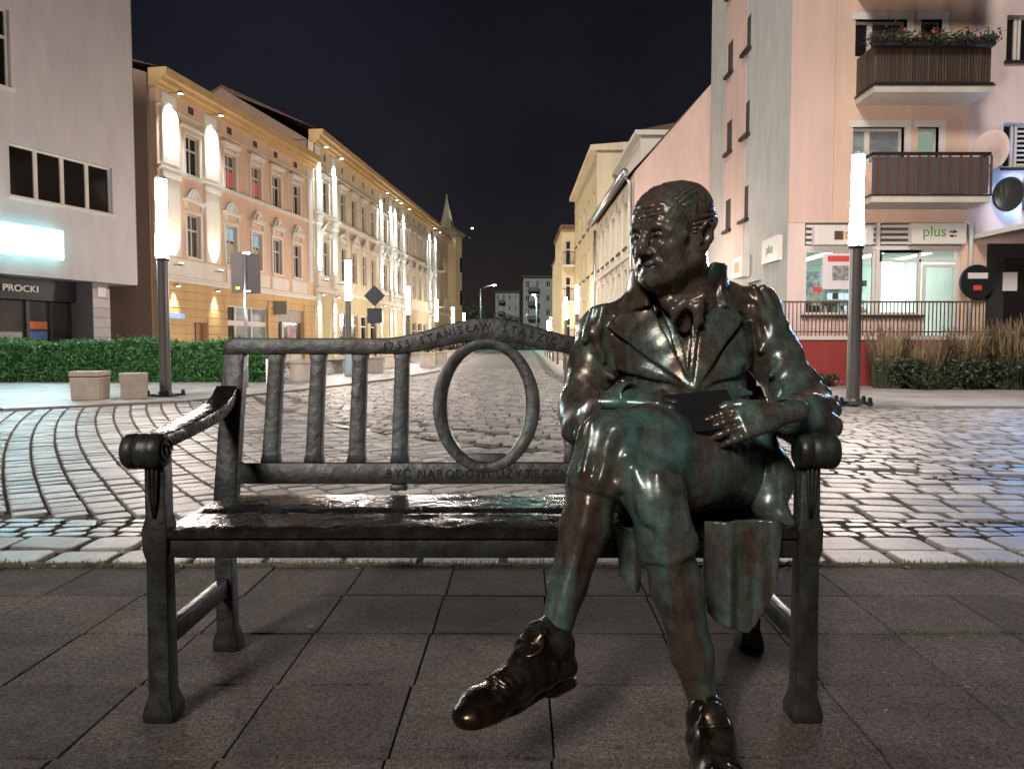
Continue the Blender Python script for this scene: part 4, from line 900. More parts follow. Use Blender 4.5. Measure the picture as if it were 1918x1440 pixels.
MB().prism([(0.35,0),(9,0),(9,11.3),(5,12.3),(0.35,6.8)], 'x', 0, GL-0.002).obj('core', PL_BROWN, gb)
MB().prism([(-0.3,6.72),(5,12.5),(9.3,11.3),(5,12.1)], 'x', -0.1, GL-0.01).obj('roof', ROOF, gb)
q = MB(); q.tube([(-0.1,-0.34,6.90),(GL+0.25,-0.34,6.90)], 0.13, 10); q.obj('gutter', ZINC, gb, smooth=True)
q = MB(); q.tube([(GL+0.10,-0.30,6.80),(GL+0.10,-0.10,6.50),(GL+0.10,-0.08,0.2)], 0.05, 8); q.obj('downpipe', ZINC, gb, smooth=True)
q = MB(); q.tube([(-0.02,-0.10,6.6),(-0.02,-0.10,0.2)], 0.06, 8); q.obj('downpipe', ZINC, gb, smooth=True)
lamp_spot(gb, (GL*0.5, -0.9, 7.3), (GL*0.5, -0.2, 6.8), 25, COOL, R(150))
# attic storey set back in the roof
MB().box(0.2, 7.2, 0.95, 3.0, 7.0, 9.3).obj('attic_wall', PL_TRIM, gb); MB().box(0.1, 7.35, 0.70, 4.2, 9.31, 9.5).obj('attic_eaves', PL_TRIM, gb); MB().prism([(0.8,9.5),(2.6,9.85),(4.1,9.9),(4.1,9.5)], 'x', 0.1, 7.3).obj('attic_roof', ROOF, gb)

# ------------------------------------------------------------------ plain cream house, then balconied house on the right
cb = empty('plain_cream_house', (4.2, 52.0, 0), -math.pi/2, 'tall plain cream house between pink gabled house and balconied house', 'building')
CL = 13.5; ops = []
for c in (1.6,4.2,6.8,9.4,12.0):
    for z in (2.0,4.7,7.3): ops.append((c-0.45,c+0.45,z,z+1.5))
wall_open(cb, 'street_wall', 0, CL, 0, 10.5, ops, PL_CREAM2); MB().box(0, CL-0.002, 0.36, 6, 0, 10.5).obj('core', PL_CREAM, cb)
for o in ops: window(cb, (o[0]+o[1])/2, o[2], 0.9, 1.5, random.choice([GLASS_D,GLASS_C]), 'T', sill=IRON)
MB().box(CL, CL+0.1, 0.0, 6.0, 0, 10.5).obj('end_wall', PL_CREAM, cb)
MB().prism([(-0.35,10.5),(-0.35,10.75),(2.2,10.95),(6.2,10.95),(6.2,10.5)], 'x', -0.05, CL+0.25).obj('roof', PL_CREAM, cb)
db = empty('balconied_house', (3.35, 52.05, 0), 0, 'narrow cream house with iron balconies at the end of the right row', 'building')
ops = [(0.25,0.62,z,z+1.6) for z in (1.2,3.9,6.3)]
wall_open(db, 'front_wall', 0, 0.85, 0, 8.7, ops, PL_CREAM2); MB().box(0, 8, 0.36, 8, 0, 8.7).obj('core', PL_CREAM2, db)
for z in (1.2,3.9,6.3):
    window(db, 0.435, z, 0.37, 1.6, GLASS_D, 'S')
    MB().box(0.02, 0.83, -0.7, -0.01, z-0.16, z-0.06).obj('balcony_slab', PL_TRIM, db)
    q = MB(); q.box(0.02, 0.83, -0.7, -0.67, z+0.75, z+0.80)
    for k in range(9): q.box(0.03+0.098*k, 0.05+0.098*k, -0.70, -0.68, z-0.06, z+0.75)
    q.obj('balcony_rail', IRON, db)
MB().box(-0.1, 8, -0.3, 8.2, 8.71, 8.95).obj('roof', ROOF, db)
db2 = MB().box(3.45, 6, 60.2, 66, 0, 7.6).obj('end_house', PL_CREAM2); tag(db2, 'low dim cream house past the balconied house', 'building'); MB().prism([(3.3,7.6),(6.2,7.6),(5,8.6)], 'y', 60.1, 66).obj('roof', ROOF, db2)

# ------------------------------------------------------------------ far blocks of flats
def flats(x0, x1, y, h_, rows, colsn, label, lm=PL_FLAT):
    b = empty('block_of_flats', (x0, y, 0), 0, label, 'building', 'far blocks of flats')
    W_ = x1-x0; ops = []; st = h_/rows
    for r in range(rows):
        for c in range(colsn): ops.append((W_*(c+0.25)/colsn, W_*(c+0.62)/colsn, st*r+1.0, st*r+2.3))
    wall_open(b, 'front_wall', 0, W_, 0, h_, ops, lm); MB().box(0, W_, 0.36, 10, 0, h_).obj('core', lm, b)
    for o in ops: window(b, (o[0]+o[1])/2, o[2], o[1]-o[0], 1.3, random.choice([GLASS_D,GLASS_D,GLASS_C]), 'V')
    for r in range(1, rows): MB().box(W_*0.10, W_*0.36, -1.0, -0.01, st*r+0.1, st*r+1.0).obj('balcony', plaster('dark_balcony', (0.10,0.11,0.11)), b)
    MB().box(-0.2, W_+0.2, -0.3, 10, h_+0.001, h_+0.4).obj('roof', ROOFD, b)
    return b
flats(2.5, 11.5, 170, 15.6, 5, 4, 'grey five storey block of flats closing the end of the street')
flats(-4.5, 2.0, 210, 15.0, 5, 4, 'smaller dim block of flats left of the grey five storey block')
# ================================================================== street furniture and planting
POLE = mat('lamp_pole_paint', (0.16,0.145,0.14), 0.35, metal=0.5, var=0.08)
TUBE = emat('lamp_tube_light', (1.0,0.86,0.77), 330.0)
CAPM = mat('lamp_cap', (0.5,0.5,0.5), 0.4, metal=0.5, var=0)
def tube_lamp_mesh():
    pole = MB().lathe([(0.105,0.0),(0.100,1.2),(0.098,2.55)], 20).mesh('pole', 0, True); smooth_by_angle(pole, 0.6); pole.materials.append(POLE)
    t = MB(); t.lathe([(0.105,2.557),(0.118,2.60),(0.112,2.80),(0.098,3.15),(0.092,3.60),(0.095,3.98)], 18); tb = t.mesh('light_tube', 0, True); tb.materials.append(TUBE)
    c = MB().lathe([(0.098,3.982),(0.100,4.02),(0.08,4.05)], 18).mesh('cap', 0, True); c.materials.append(CAPM)
    f = MB().lathe([(0.20,0.0),(0.20,0.03),(0.13,0.05),(0.12,0.09)], 20).mesh('base_flange', 0, False); f.materials.append(POLE)
    bo = MB().lathe([(0.035,0.0),(0.035,0.07),(0.02,0.09)], 8).mesh('bolt'); bo.materials.append(IRON)
    ar = MB().box(-0.34, 0.34, -0.03, 0.03, 0.012, 0.045).mesh('foot_bar', 0.006); ar.materials.append(IRON)
    return pole, tb, c, f, bo, ar
LM = tube_lamp_mesh()
TUBE_FAR = emat('lamp_tube_light_dimmed', (1.0,0.86,0.77), 95.0)
COLLAR = MB().lathe([(0.108,2.50),(0.116,2.505),(0.116,2.55),(0.108,2.555)], 18).mesh('collar', 0, True); COLLAR.materials.append(IRON)
FAR_TUBE = LM[1].copy(); FAR_TUBE.materials.clear(); FAR_TUBE.materials.append(TUBE_FAR)
def tube_lamp(x, y, label, near=False, s=1.0):
    o = empty('street_lamp', (x, y, 0.03), random.uniform(0,0.3), label, 'street lamp', 'glowing tube street lamps')
    o.scale = (s,s,s)
    for nm, me in zip(('pole','light_tube','cap','base_flange'), LM[:4]): link(nm, FAR_TUBE if (nm == 'light_tube' and x > 0 and y > 20) else me, None, o)
    link('collar', COLLAR, None, o)
    if near:
        for k in range(2): a = link('foot_bar', LM[5], None, o); a.rotation_euler = (0,0,k*math.pi/2+0.4)
        for k in range(4): t = k*math.pi/2+0.4; link('bolt', LM[4], None, o, (0.30*math.cos(t), 0.30*math.sin(t), 0.03))
    return o
tube_lamp(-6.45, 14.3, 'tall tube street lamp beside the two stone cubes by the hedge', True)
tube_lamp(5.55, 12.5, 'tall tube street lamp before the phone shop on the right', True)
for i, (x, y) in enumerate(((-5.93,28.0),(-5.49,40.8),(-5.2,53.0),(-4.9,64.0),(-4.65,75.0))):
    tube_lamp(x, y, ['second tube lamp of the left row, in front of the cream tenement','third tube lamp of the left row','fourth tube lamp of the left row','fifth tube lamp of the left row','farthest tube lamp of the left row, near the turret'][i])
tube_lamp(4.45, 24.2, 'tube lamp on the right pavement hidden behind the statue head')
for i, (x, y) in enumerate(((3.36,40.0),(3.48,50.0),(4.15,76.0),(4.4,88.0),(4.65,100.0))):
    tube_lamp(x, y, ['large tube lamp just left of the statue shoulder on the right pavement','tube lamp before the balconied house','nearest lamp of the far cluster on the right','middle lamp of the far cluster on the right','smallest lamp of the far cluster on the right'][i])

# ------------------------------------------------------------------ stone cubes by the hedge
STONE = mat('concrete_cube', (0.42,0.35,0.29), 0.75, var=0.15, vscale=5, bump=0.3, bscale=40)
def cube(x, y, w_, h_, rz, label, lid=False, taper=0.94):
    o = empty('stone_cube_seat', (x, y, 0.03), rz, label, 'stone cube', 'stone cubes along the pavement')
    a, b = w_/2*taper, w_/2; z1 = h_ - (0.10 if lid else 0)
    q = MB().add([(-a,-a,0),(a,-a,0),(a,a,0),(-a,a,0),(-b,-b,z1),(b,-b,z1),(b,b,z1),(-b,b,z1)], [(3,2,1,0),(4,5,6,7),(0,1,5,4),(1,2,6,5),(2,3,7,6),(3,0,4,7)]); q.obj('block', STONE, o, bevel=0.015)
    if lid:
        MB().box(-b+0.012, b-0.012, -b+0.012, b-0.012, z1, z1+0.015).obj('shadow_joint', IRON, o); MB().box(-b-0.005, b+0.005, -b-0.005, b+0.005, z1+0.015, h_).obj('lid', STONE, o, bevel=0.012)
    return o
cube(-7.38, 13.45, 0.50, 0.50, R(8), 'stone cube with a lid slab, farther from the tall lamp', True, 0.93)
cube(-6.72, 13.65, 0.46, 0.46, R(28), 'plain pale stone cube standing next to the tall lamp', False, 0.90)
for i, (px, py, wd) in enumerate(((570,715,0.62),(735,690,0.6),(700,700,0.55))):
    Y = 1441*1.0/(py-644.5); cube((px-959)/FOC*Y, Y, wd, 0.55, R(10*i), ['grey planter block seen through the slats of the bench','small far planter block seen through the last slat gap','mid grey planter block beside the second lamp'][i], True, 0.97)

# ------------------------------------------------------------------ clipped hedge
HEDGE_M = mat('hedge_leaf', (0.035,0.14,0.035), 0.55, var=0.5, vscale=6, coord='World', col2=(0.07,0.22,0.06), rndisl=0.35)
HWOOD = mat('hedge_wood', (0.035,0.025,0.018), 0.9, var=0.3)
def leafmass(pts, rmin, rmax, name, m, parent, up=0.4, asp=1.5):
    n = len(pts); P0 = np.array(pts); rs = np.random.uniform(rmin, rmax, n)
    N = np.random.normal(size=(n,3)); N[:,2] += up; N /= np.linalg.norm(N,axis=1)[:,None]
    A = np.cross(N, np.random.normal(size=(n,3))); A /= np.linalg.norm(A,axis=1)[:,None]; B = np.cross(N, A)
    V = np.empty((n,4,3)); V[:,0] = P0+A*rs[:,None]*asp; V[:,1] = P0+B*rs[:,None]*0.6+N*rs[:,None]*0.2; V[:,2] = P0-A*rs[:,None]*1.0; V[:,3] = P0-B*rs[:,None]*0.6+N*rs[:,None]*0.2
    V = V.reshape(-1,3); Fc = np.arange(n*4).reshape(n,4)
    me = bpy.data.meshes.new(name); me.vertices.add(len(V)); me.vertices.foreach_set('co', V.astype(np.float32).ravel()); me.loops.add(n*4); me.loops.foreach_set('vertex_index', Fc.astype(np.int32).ravel())
    me.polygons.add(n); me.polygons.foreach_set('loop_start', np.arange(0,n*4,4,dtype=np.int32)); me.update(calc_edges=True)
    o = link(name, me, m, parent); return o
hd = empty('hedge', (-10.2, 20.3, 0), 0, 'long green clipped hedge in front of the dark shopfront', 'hedge')
pts = []
for i in range(60000):
    x = random.uniform(-6.5, 4.15); top = 0.97 + 0.16*mnoise.noise(Vector((x*0.8,1,0))) + 0.07*mnoise.noise(Vector((x*2.7,4,0)))
    if x < -2.7: top += 0.05
    f = random.random()
    yc = 0.12*mnoise.noise(Vector((x*1.1, 7, 0)))
    if f < 0.50: y = -0.75+yc+abs(random.gauss(0,0.10)); z = random.uniform(0.04, top)
    elif f < 0.85: y = random.uniform(-0.75, 0.7); z = top - abs(random.gauss(0,0.07))
    else: y = random.uniform(-0.7,0.7); z = random.uniform(0.05, top)
    bul = 0.10*math.sin(z*2.5) + 0.10*mnoise.noise(Vector((x*1.6, z*1.8, 2)))
    pts.append((x+random.gauss(0,0.03), y-bul, z + (0.06*abs(random.gauss(0,1)) if z > top-0.1 else 0)))
leafmass(pts, 0.016, 0.036, 'hedge_leaves', HEDGE_M, hd, 0.2, 3.4)['kind'] = 'stuff'
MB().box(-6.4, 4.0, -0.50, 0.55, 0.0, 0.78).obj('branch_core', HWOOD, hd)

# ------------------------------------------------------------------ ornamental grasses and shrubs before the terrace
REED = mat('dry_reed', (0.15,0.105,0.055), 0.7, var=0.35, vscale=8, coord='World', rndisl=0.3); REEDG = mat('green_reed', (0.045,0.055,0.022), 0.6, var=0.4, vscale=8, coord='World', rndisl=0.3)
def grass_clump(x, y, h_, n, spread, label, plume=True):
    g = empty('ornamental_grass', (x, y, 0.03), 0, label, 'grass clump', 'planting before the red terrace wall')
    for nm, m, cnt, hh in (('blades',REEDG,n,h_*0.72),('plumes',REED,int(n*0.45) if plume else 0,h_)):
        if not cnt: continue
        vs = []; fs = []
        for i in range(cnt):
            a = random.uniform(0,6.28); r0 = random.random()**0.5*spread*0.45; bx, by = r0*math.cos(a), r0*math.sin(a); a2 = a+random.gauss(0,0.6); ln = random.uniform(0.05,0.5)*spread; H_ = hh*random.uniform(0.7,1.12); wd = random.uniform(0.004,0.009); k = len(vs)
            px_, py_ = -math.sin(a2)*wd, math.cos(a2)*wd
            for t in (0,0.4,0.75,1.0):
                ww = (1,0.9,0.7,0.1)[(0,0.4,0.75,1.0).index(t)] if nm == 'blades' else (0.5,0.5,2.2,0.6)[(0,0.4,0.75,1.0).index(t)]
                cx = bx+math.cos(a2)*ln*t*t; cyy = by+math.sin(a2)*ln*t*t; cz = H_*(t - (0.18*t*t*t if nm == 'blades' else 0.04*t*t))
                vs += [(cx-px_*ww,cyy-py_*ww,cz),(cx+px_*ww,cyy+py_*ww,cz)]
            for q in range(3): fs.append((k+2*q,k+2*q+1,k+2*q+3,k+2*q+2))
        me = bpy.data.meshes.new(nm); me.from_pydata(vs, [], fs); me.update(); o = link(nm, me, m, g); o['kind'] = 'stuff'
    return g
for i, (x, y, h_, n, sp) in enumerate(((8.35,17.0,1.35,420,0.8),(8.95,16.7,1.15,380,0.8),(10.0,16.9,1.3,420,0.9),(10.75,16.6,1.45,460,0.9),(11.4,16.9,1.55,460,0.9),(12.1,16.7,1.4,380,0.8))):
    grass_clump(x, y, h_, n, sp, ['tall reed clump just right of the lamp by the red wall','dry plumed reed clump, second right of the lamp','reed clump in the middle of the bed before the railing','dense reed clump right of the bed middle','tallest tawny reed clump under the round black sign','reed clump at the right edge of the bed'][i])
SHRUB = mat('shrub_leaf', (0.028,0.042,0.017), 0.6, var=0.5, vscale=7, coord='World', rndisl=0.4)
def shrub(x, y, rx, ry, rz, n, label, m=SHRUB, leaf=(0.02,0.045), grp='planting before the red terrace wall'):
    s_ = empty('shrub', (x, y, 0.03), 0, label, 'shrub', grp); pts = []
    lob = [(random.gauss(0,0.45)*rx, random.gauss(0,0.4)*ry, random.uniform(0.35,1.0)*rz, random.uniform(0.35,0.6)) for _ in range(9)]
    while len(pts) < n:
        L_ = random.choice(lob); v = Vector((random.gauss(0,1),random.gauss(0,1),random.gauss(0,1))).normalized()*random.random()**0.4*L_[3]
        p = (L_[0]+v.x*rx, L_[1]+v.y*ry, L_[2]*0.75+v.z*rz*0.7)
        if p[2] > 0.02: pts.append(p)
    leafmass(pts, leaf[0], leaf[1], 'leaves', m, s_)['kind'] = 'stuff'
    q = MB()
    for L_ in lob: q.tube([(random.gauss(0,0.05),random.gauss(0,0.05),0),(L_[0]*0.5,L_[1]*0.5,L_[2]*0.35),(L_[0],L_[1],L_[2]*0.75)], [0.018,0.012,0.005], 5)
    q.obj('stems', HWOOD, s_)
    return s_
for i, (x, y, rx, rz, n) in enumerate(((9.45,16.5,0.75,0.85,2600),(10.4,16.3,0.85,0.80,2800),(8.6,16.4,0.55,0.70,1800),(11.6,16.2,0.9,0.75,2600),(12.6,16.3,0.8,0.9,2200),(7.15,17.5,0.28,0.28,500))):
    shrub(x, y, rx, 0.55, rz, n, ['dark shrub below the railing, right of the dry reeds','dark low shrub in the bed centre before the red wall','shrub hard by the right street lamp','broad shrub near the right end of the bed','shrub at the far right edge beside the pale block','tiny weed tuft at the foot of the red wall'][i])
o = MB().box(12.75, 13.6, 15.7, 16.5, 0.03, 1.02).obj('concrete_post', STONE, bevel=0.01); tag(o, 'pale concrete block at the right edge by the shrubs', 'block')

# ------------------------------------------------------------------ signs
SIGNB = mat('sign_back', (0.045,0.040,0.042), 0.85, metal=0.0, var=0.1)
def spt(px, py, Y): return P(px, py, Y)
sx = (462-959)/FOC*17.2
s1 = empty('traffic_sign', (sx, 17.2, 0.03), R(6), 'two grey sign backs on a galvanised pole before the salmon house', 'traffic sign')
MB().tube([(0,0,0),(0,0,3.02)], 0.035, 12).obj('pole', ZINC, s1, smooth=True)
pl = MB().box(-0.29, -0.02, -0.06, -0.045, 2.10, 3.0).obj('panel', SIGNB, s1, bevel=0.004); pl.rotation_euler = (0,0,R(-4)); MB().box(-0.19, -0.10, -0.066, -0.061, 2.18, 2.24).obj('sticker', mat('yellow_sticker', (0.6,0.4,0.05), 0.5), pl)
p2 = MB().box(0.035, 0.33, 0.0, 0.015, 2.10, 2.98).obj('panel', SIGNB, s1, bevel=0.004); p2.rotation_euler = (0,0,R(22))
for z in (2.12, 2.96): MB().box(-0.09, 0.12, -0.05, 0.045, z, z+0.04).obj('clamp', ZINC, s1)
sx2 = (703-959)/FOC*27.0
s2_ = empty('priority_sign', (sx2, 27.0, 0.03), 0, 'dark diamond and square sign backs on a thin pole', 'traffic sign')
DSB = mat('dark_sign_back', (0.045,0.050,0.055), 0.5, metal=0.3, var=0.1)
MB().tube([(0,0,0),(0,0,3.0)], 0.03, 10).obj('pole', POLE, s2_, smooth=True)
MB().prism([(-0.37,2.65),(0,2.28),(0.37,2.65),(0,3.02)], 'y', -0.05, -0.035).obj('diamond_panel', DSB, s2_); MB().box(-0.26, 0.26, -0.05, -0.035, 1.70, 2.22).obj('square_panel', DSB, s2_, bevel=0.01)
# wrought bracket sign near the first lamp
# short posts and bins seen through the bench
for i, (px, py, h_, lab) in enumerate(((502,722,0.62,'short white post near the traffic sign pole'),(660,705,0.75,'pale litter bin beside the second lamp'))):
    Y = 1441/(py-644.5); o = empty('bollard' if i == 0 else 'litter_bin', ((px-959)/FOC*Y, Y, 0.03), 0, lab, 'post' if i == 0 else 'bin')
    q = MB(); r = 0.055 if i == 0 else 0.24; q.lathe([(r*1.05,0),(r,0.05),(r,h_-0.05),(r*0.8,h_)], 16); q.obj('body', WFRAME if i == 0 else mat('grey_bin', (0.28,0.30,0.31), 0.4, var=0.1), o, smooth=True); MB().lathe([(r*0.85,h_),(r*0.9,h_+0.03),(r*0.3,h_+0.07)], 16).obj('cap', IRON, o)
# slatted bench along the salmon house pavement
def far_bench(x, y, rz, label):
    o = empty('street_bench', (x, y, 0.03), rz, label, 'bench')
    for s in (-0.7,0.7): MB().box(s-0.04, s+0.04, -0.2, 0.2, 0, 0.42).obj('leg', STONE, o)
    for k in range(4): MB().box(-0.95, 0.95, -0.21+0.11*k, -0.12+0.11*k, 0.42, 0.46).obj('seat_slat', mat('brown_wood', (0.16,0.07,0.04), 0.5, var=0.2), o)
    return o
far_bench((615-959)/FOC*25, 25, R(80), 'low brown slatted bench on the left pavement seen between slats')
# row of stone blocks and planters along the left kerb farther up
for i in range(7):
    y = 33+5.2*i; o = cube(-3.6+0.02*i, y, 0.7, 0.62, R(3), ['nearest','second','third','fourth','fifth','sixth','farthest'][i]+' stone planter of the row along the left kerb', True, 0.98); pts = []
    shrub(-3.6+0.02*i, y, 0.30, 0.30, 0.4, 260, ['nearest','second','third','fourth','fifth','sixth','farthest'][i]+' small bush in the left kerb planter row', grp='bushes in the kerb planters').location = (-3.6+0.02*i, y, 0.60)
o = cube(2.95, 48, 0.6, 0.5, 0, 'white planter cube on the right pavement up the street', True, 0.98)
shrub(2.95, 48, 0.25, 0.25, 0.4, 200, 'small bush in the white planter on the right pavement', grp='bushes in the kerb planters').location = (2.95, 48, 0.5)
for i in range(6):
    o = empty('bollard', (1.95+0.022*(30+7*i-26), 30+7.0*i, 0.03), 0, ['nearest','second','third','fourth','fifth','farthest'][i]+' thin bollard along the right kerb', 'bollard', 'bollards along the right kerb'); MB().lathe([(0.05,0),(0.045,0.8),(0.03,0.86)], 10).obj('post', POLE, o, smooth=True)

# ------------------------------------------------------------------ end of the street: crossing road, hedge, trees, tall lamps
sheet('crossing_road', [(-60,118.5),(60,118.5),(60,132),(-60,132)], 0.034, mat('asphalt', (0.06,0.06,0.06), 0.6, var=0.2, vscale=1.5, coord='World'))
def mast(x, y, h_, arm, label, col, e_):
    o = empty('mast_lamp', (x, y, 0.03), 0, label, 'street lamp', 'tall mast lamps at the street end')
    MB().tube([(0,0,0),(0,0,h_*0.6),(0,0,h_)], [0.14,0.11,0.08], 10).obj('mast', mat('mast_grey', (0.3,0.33,0.32), 0.4, metal=0.5, var=0.1), o, smooth=True)
    MB().tube([(0,0,h_-0.05),(arm*0.6,0,h_+0.5),(arm,0,h_+0.6)], 0.05, 8).obj('arm', MATS['mast_grey'], o, smooth=True)
    MB().box(arm-0.2, arm+0.55, -0.2, 0.2, h_+0.55, h_+0.72).obj('head', MATS['mast_grey'], o, bevel=0.03)
    MB().box(arm-0.1, arm+0.45, -0.22, 0.14, h_+0.50, h_+0.548).obj('lamp_glass', emat('mast_glass_%s'%('t' if col[0] < 0.6 else 'w'), col, 60.0), o)
    d = bpy.data.lights.new('mast_light', 'POINT'); d.energy = e_; d.color = col; d.shadow_soft_size = 0.3
    l = bpy.data.objects.new('mast_light', d); COL.objects.link(l); l.parent = o; l.location = (arm+0.2, -0.5, h_+0.2)
    return o
mast(4.0, 126, 8.4, -0.6, 'tall mast lamp with teal light before the grey flats', (0.45,1.0,0.82), 2600)
mast(-4.9, 120, 9.5, 2.0, 'curved arm mast lamp at the left of the street end', (0.75,1.0,0.95), 700)
TREE = mat('night_tree_leaf', (0.030,0.050,0.024), 0.7, var=0.4, vscale=2, coord='World', rndisl=0.4)
def tree(x, y, h_, r, n, label):
    o = empty('tree', (x, y, 0), 0, label, 'tree', 'dark trees at the end of the street')
    q = MB(); q.tube([(0,0,0),(0.1,0,h_*0.3),(0,0.1,h_*0.55),(0.1,0,h_*0.8)], [0.22,0.17,0.12,0.05], 8); lob = []
    for k in range(11):
        a = random.uniform(0,6.28); rr = r*random.uniform(0.2,0.75); z = h_*random.uniform(0.42,0.92); lob.append((rr*math.cos(a), rr*math.sin(a), z, r*random.uniform(0.3,0.5)))
        q.tube([(0,0,z*0.55),(lob[-1][0]*0.6,lob[-1][1]*0.6,z*0.85),lob[-1][:3]], [0.09,0.06,0.02], 5)
    q.obj('trunk', HWOOD, o); pts = []
    for i in range(n):
        L_ = random.choice(lob); v = Vector((random.gauss(0,1),random.gauss(0,1),random.gauss(0,0.8))).normalized()*random.random()**0.45*L_[3]; pts.append((L_[0]+v.x, L_[1]+v.y, L_[2]+v.z))
    leafmass(pts, 0.10, 0.22, 'crown', TREE, o)
    return o
for i, (x, y, h_, r, n) in enumerate(((-9.5,140,8.5,4.5,2600),(-3.5,146,6.8,4.0,2600),(0.8,142,5.6,3.5,2400),(12.5,145,7.0,4.0,2000),(-15,135,10,5,2600))):
    tree(x, y, h_, r, n, ['broad dark tree left of the street end','dark tree behind the curved mast lamp','low dark tree in the middle of the street end','dark tree right of the teal mast lamp','tall dark tree behind the turret house'][i])
hd2 = empty('far_hedge', (0, 134, 0), 0, 'low dark hedge across the end of the street', 'hedge'); pts = [(random.uniform(-14,14), random.gauss(0,0.7), abs(random.gauss(0.8,0.6))) for _ in range(6000)]
leafmass(pts, 0.08, 0.18, 'hedge_leaves', TREE, hd2)['kind'] = 'stuff'
# ================================================================== bronze materials
def bronze(name, base=(0.060,0.050,0.040), pat=(0.050,0.105,0.095), rough=0.36, patamt=0.5, bump=0.25, bscale=38.0, metal=0.85, pscale=5.0):
    if name in MATS: return MATS[name]
    m = bpy.data.materials.new(name); m.use_nodes = True; n = m.node_tree.nodes; L = m.node_tree.links
    b = n['Principled BSDF']
    g = n.new('ShaderNodeNewGeometry')
    mp = n.new('ShaderNodeMapping'); mp.inputs['Scale'].default_value = (1.9, 1.9, 0.40); L.new(g.outputs['Position'], mp.inputs[0])
    nz = n.new('ShaderNodeTexNoise'); nz.inputs['Scale'].default_value = pscale; nz.inputs['Detail'].default_value = 7; nz.inputs['Roughness'].default_value = 0.7; L.new(mp.outputs[0], nz.inputs['Vector'])
    cr = n.new('ShaderNodeValToRGB'); e = cr.color_ramp.elements
    e[0].position = 0.62-0.3*patamt; e[0].color = (0,0,0,1); e[1].position = 0.95-0.3*patamt; e[1].color = (1,1,1,1); L.new(nz.outputs[0], cr.inputs[0])
    # fine dirt
    n2 = n.new('ShaderNodeTexNoise'); n2.inputs['Scale'].default_value = 26; n2.inputs['Detail'].default_value = 6; n2.inputs['Roughness'].default_value = 0.7; L.new(g.outputs['Position'], n2.inputs['Vector'])
    mx = n.new('ShaderNodeMixRGB'); mx.inputs[1].default_value = (*base,1); mx.inputs[2].default_value = (*pat,1); L.new(cr.outputs[0], mx.inputs[0])
    mr = n.new('ShaderNodeMapRange'); mr.inputs[1].default_value = 0.3; mr.inputs[2].default_value = 0.7; mr.inputs[3].default_value = 0.6; mr.inputs[4].default_value = 1.35; L.new(n2.outputs[0], mr.inputs[0])
    mm = n.new('ShaderNodeMixRGB'); mm.blend_type = 'MULTIPLY'; mm.inputs[0].default_value = 1; L.new(mx.outputs[0], mm.inputs[1]); L.new(mr.outputs[0], mm.inputs[2])
    L.new(mm.outputs[0], b.inputs['Base Color'])
    me = n.new('ShaderNodeMapRange'); me.inputs[3].default_value = metal; me.inputs[4].default_value = metal*0.4; L.new(cr.outputs[0], me.inputs[0]); L.new(me.outputs[0], b.inputs['Metallic'])
    ro = n.new('ShaderNodeMapRange'); ro.inputs[1].default_value = 0.3; ro.inputs[2].default_value = 0.75; ro.inputs[3].default_value = rough-0.08; ro.inputs[4].default_value = rough+0.16; L.new(n2.outputs[0], ro.inputs[0]); L.new(ro.outputs[0], b.inputs['Roughness'])
    nb = n.new('ShaderNodeTexNoise'); nb.inputs['Scale'].default_value = bscale; nb.inputs['Detail'].default_value = 4; L.new(g.outputs['Position'], nb.inputs['Vector'])
    bp = n.new('ShaderNodeBump'); bp.inputs['Strength'].default_value = bump; bp.inputs['Distance'].default_value = 0.006; L.new(nb.outputs[0], bp.inputs['Height']); L.new(bp.outputs[0], b.inputs['Normal'])
    b.inputs['Specular IOR Level'].default_value = 0.5
    MATS[name] = m
    return m
BR_BENCH = bronze('bench_bronze', base=(0.027,0.0225,0.0185), pat=(0.040,0.060,0.052), rough=0.40, patamt=0.5, bump=0.5, bscale=30, metal=0.25)
BR_SEAT = bronze('bench_seat_bronze', base=(0.05,0.043,0.036), pat=(0.035,0.05,0.045), rough=0.22, patamt=0.25, bump=1.0, bscale=26, metal=0.75)
BR_DIRT_SHADE = bronze('letter_dirt_book_shade', base=(0.004,0.0035,0.003), pat=(0.005,0.006,0.006), rough=0.7, patamt=0.3, bump=0.2, metal=0.2)  # near-black of dirty letters; on the book cover it stands for shadow

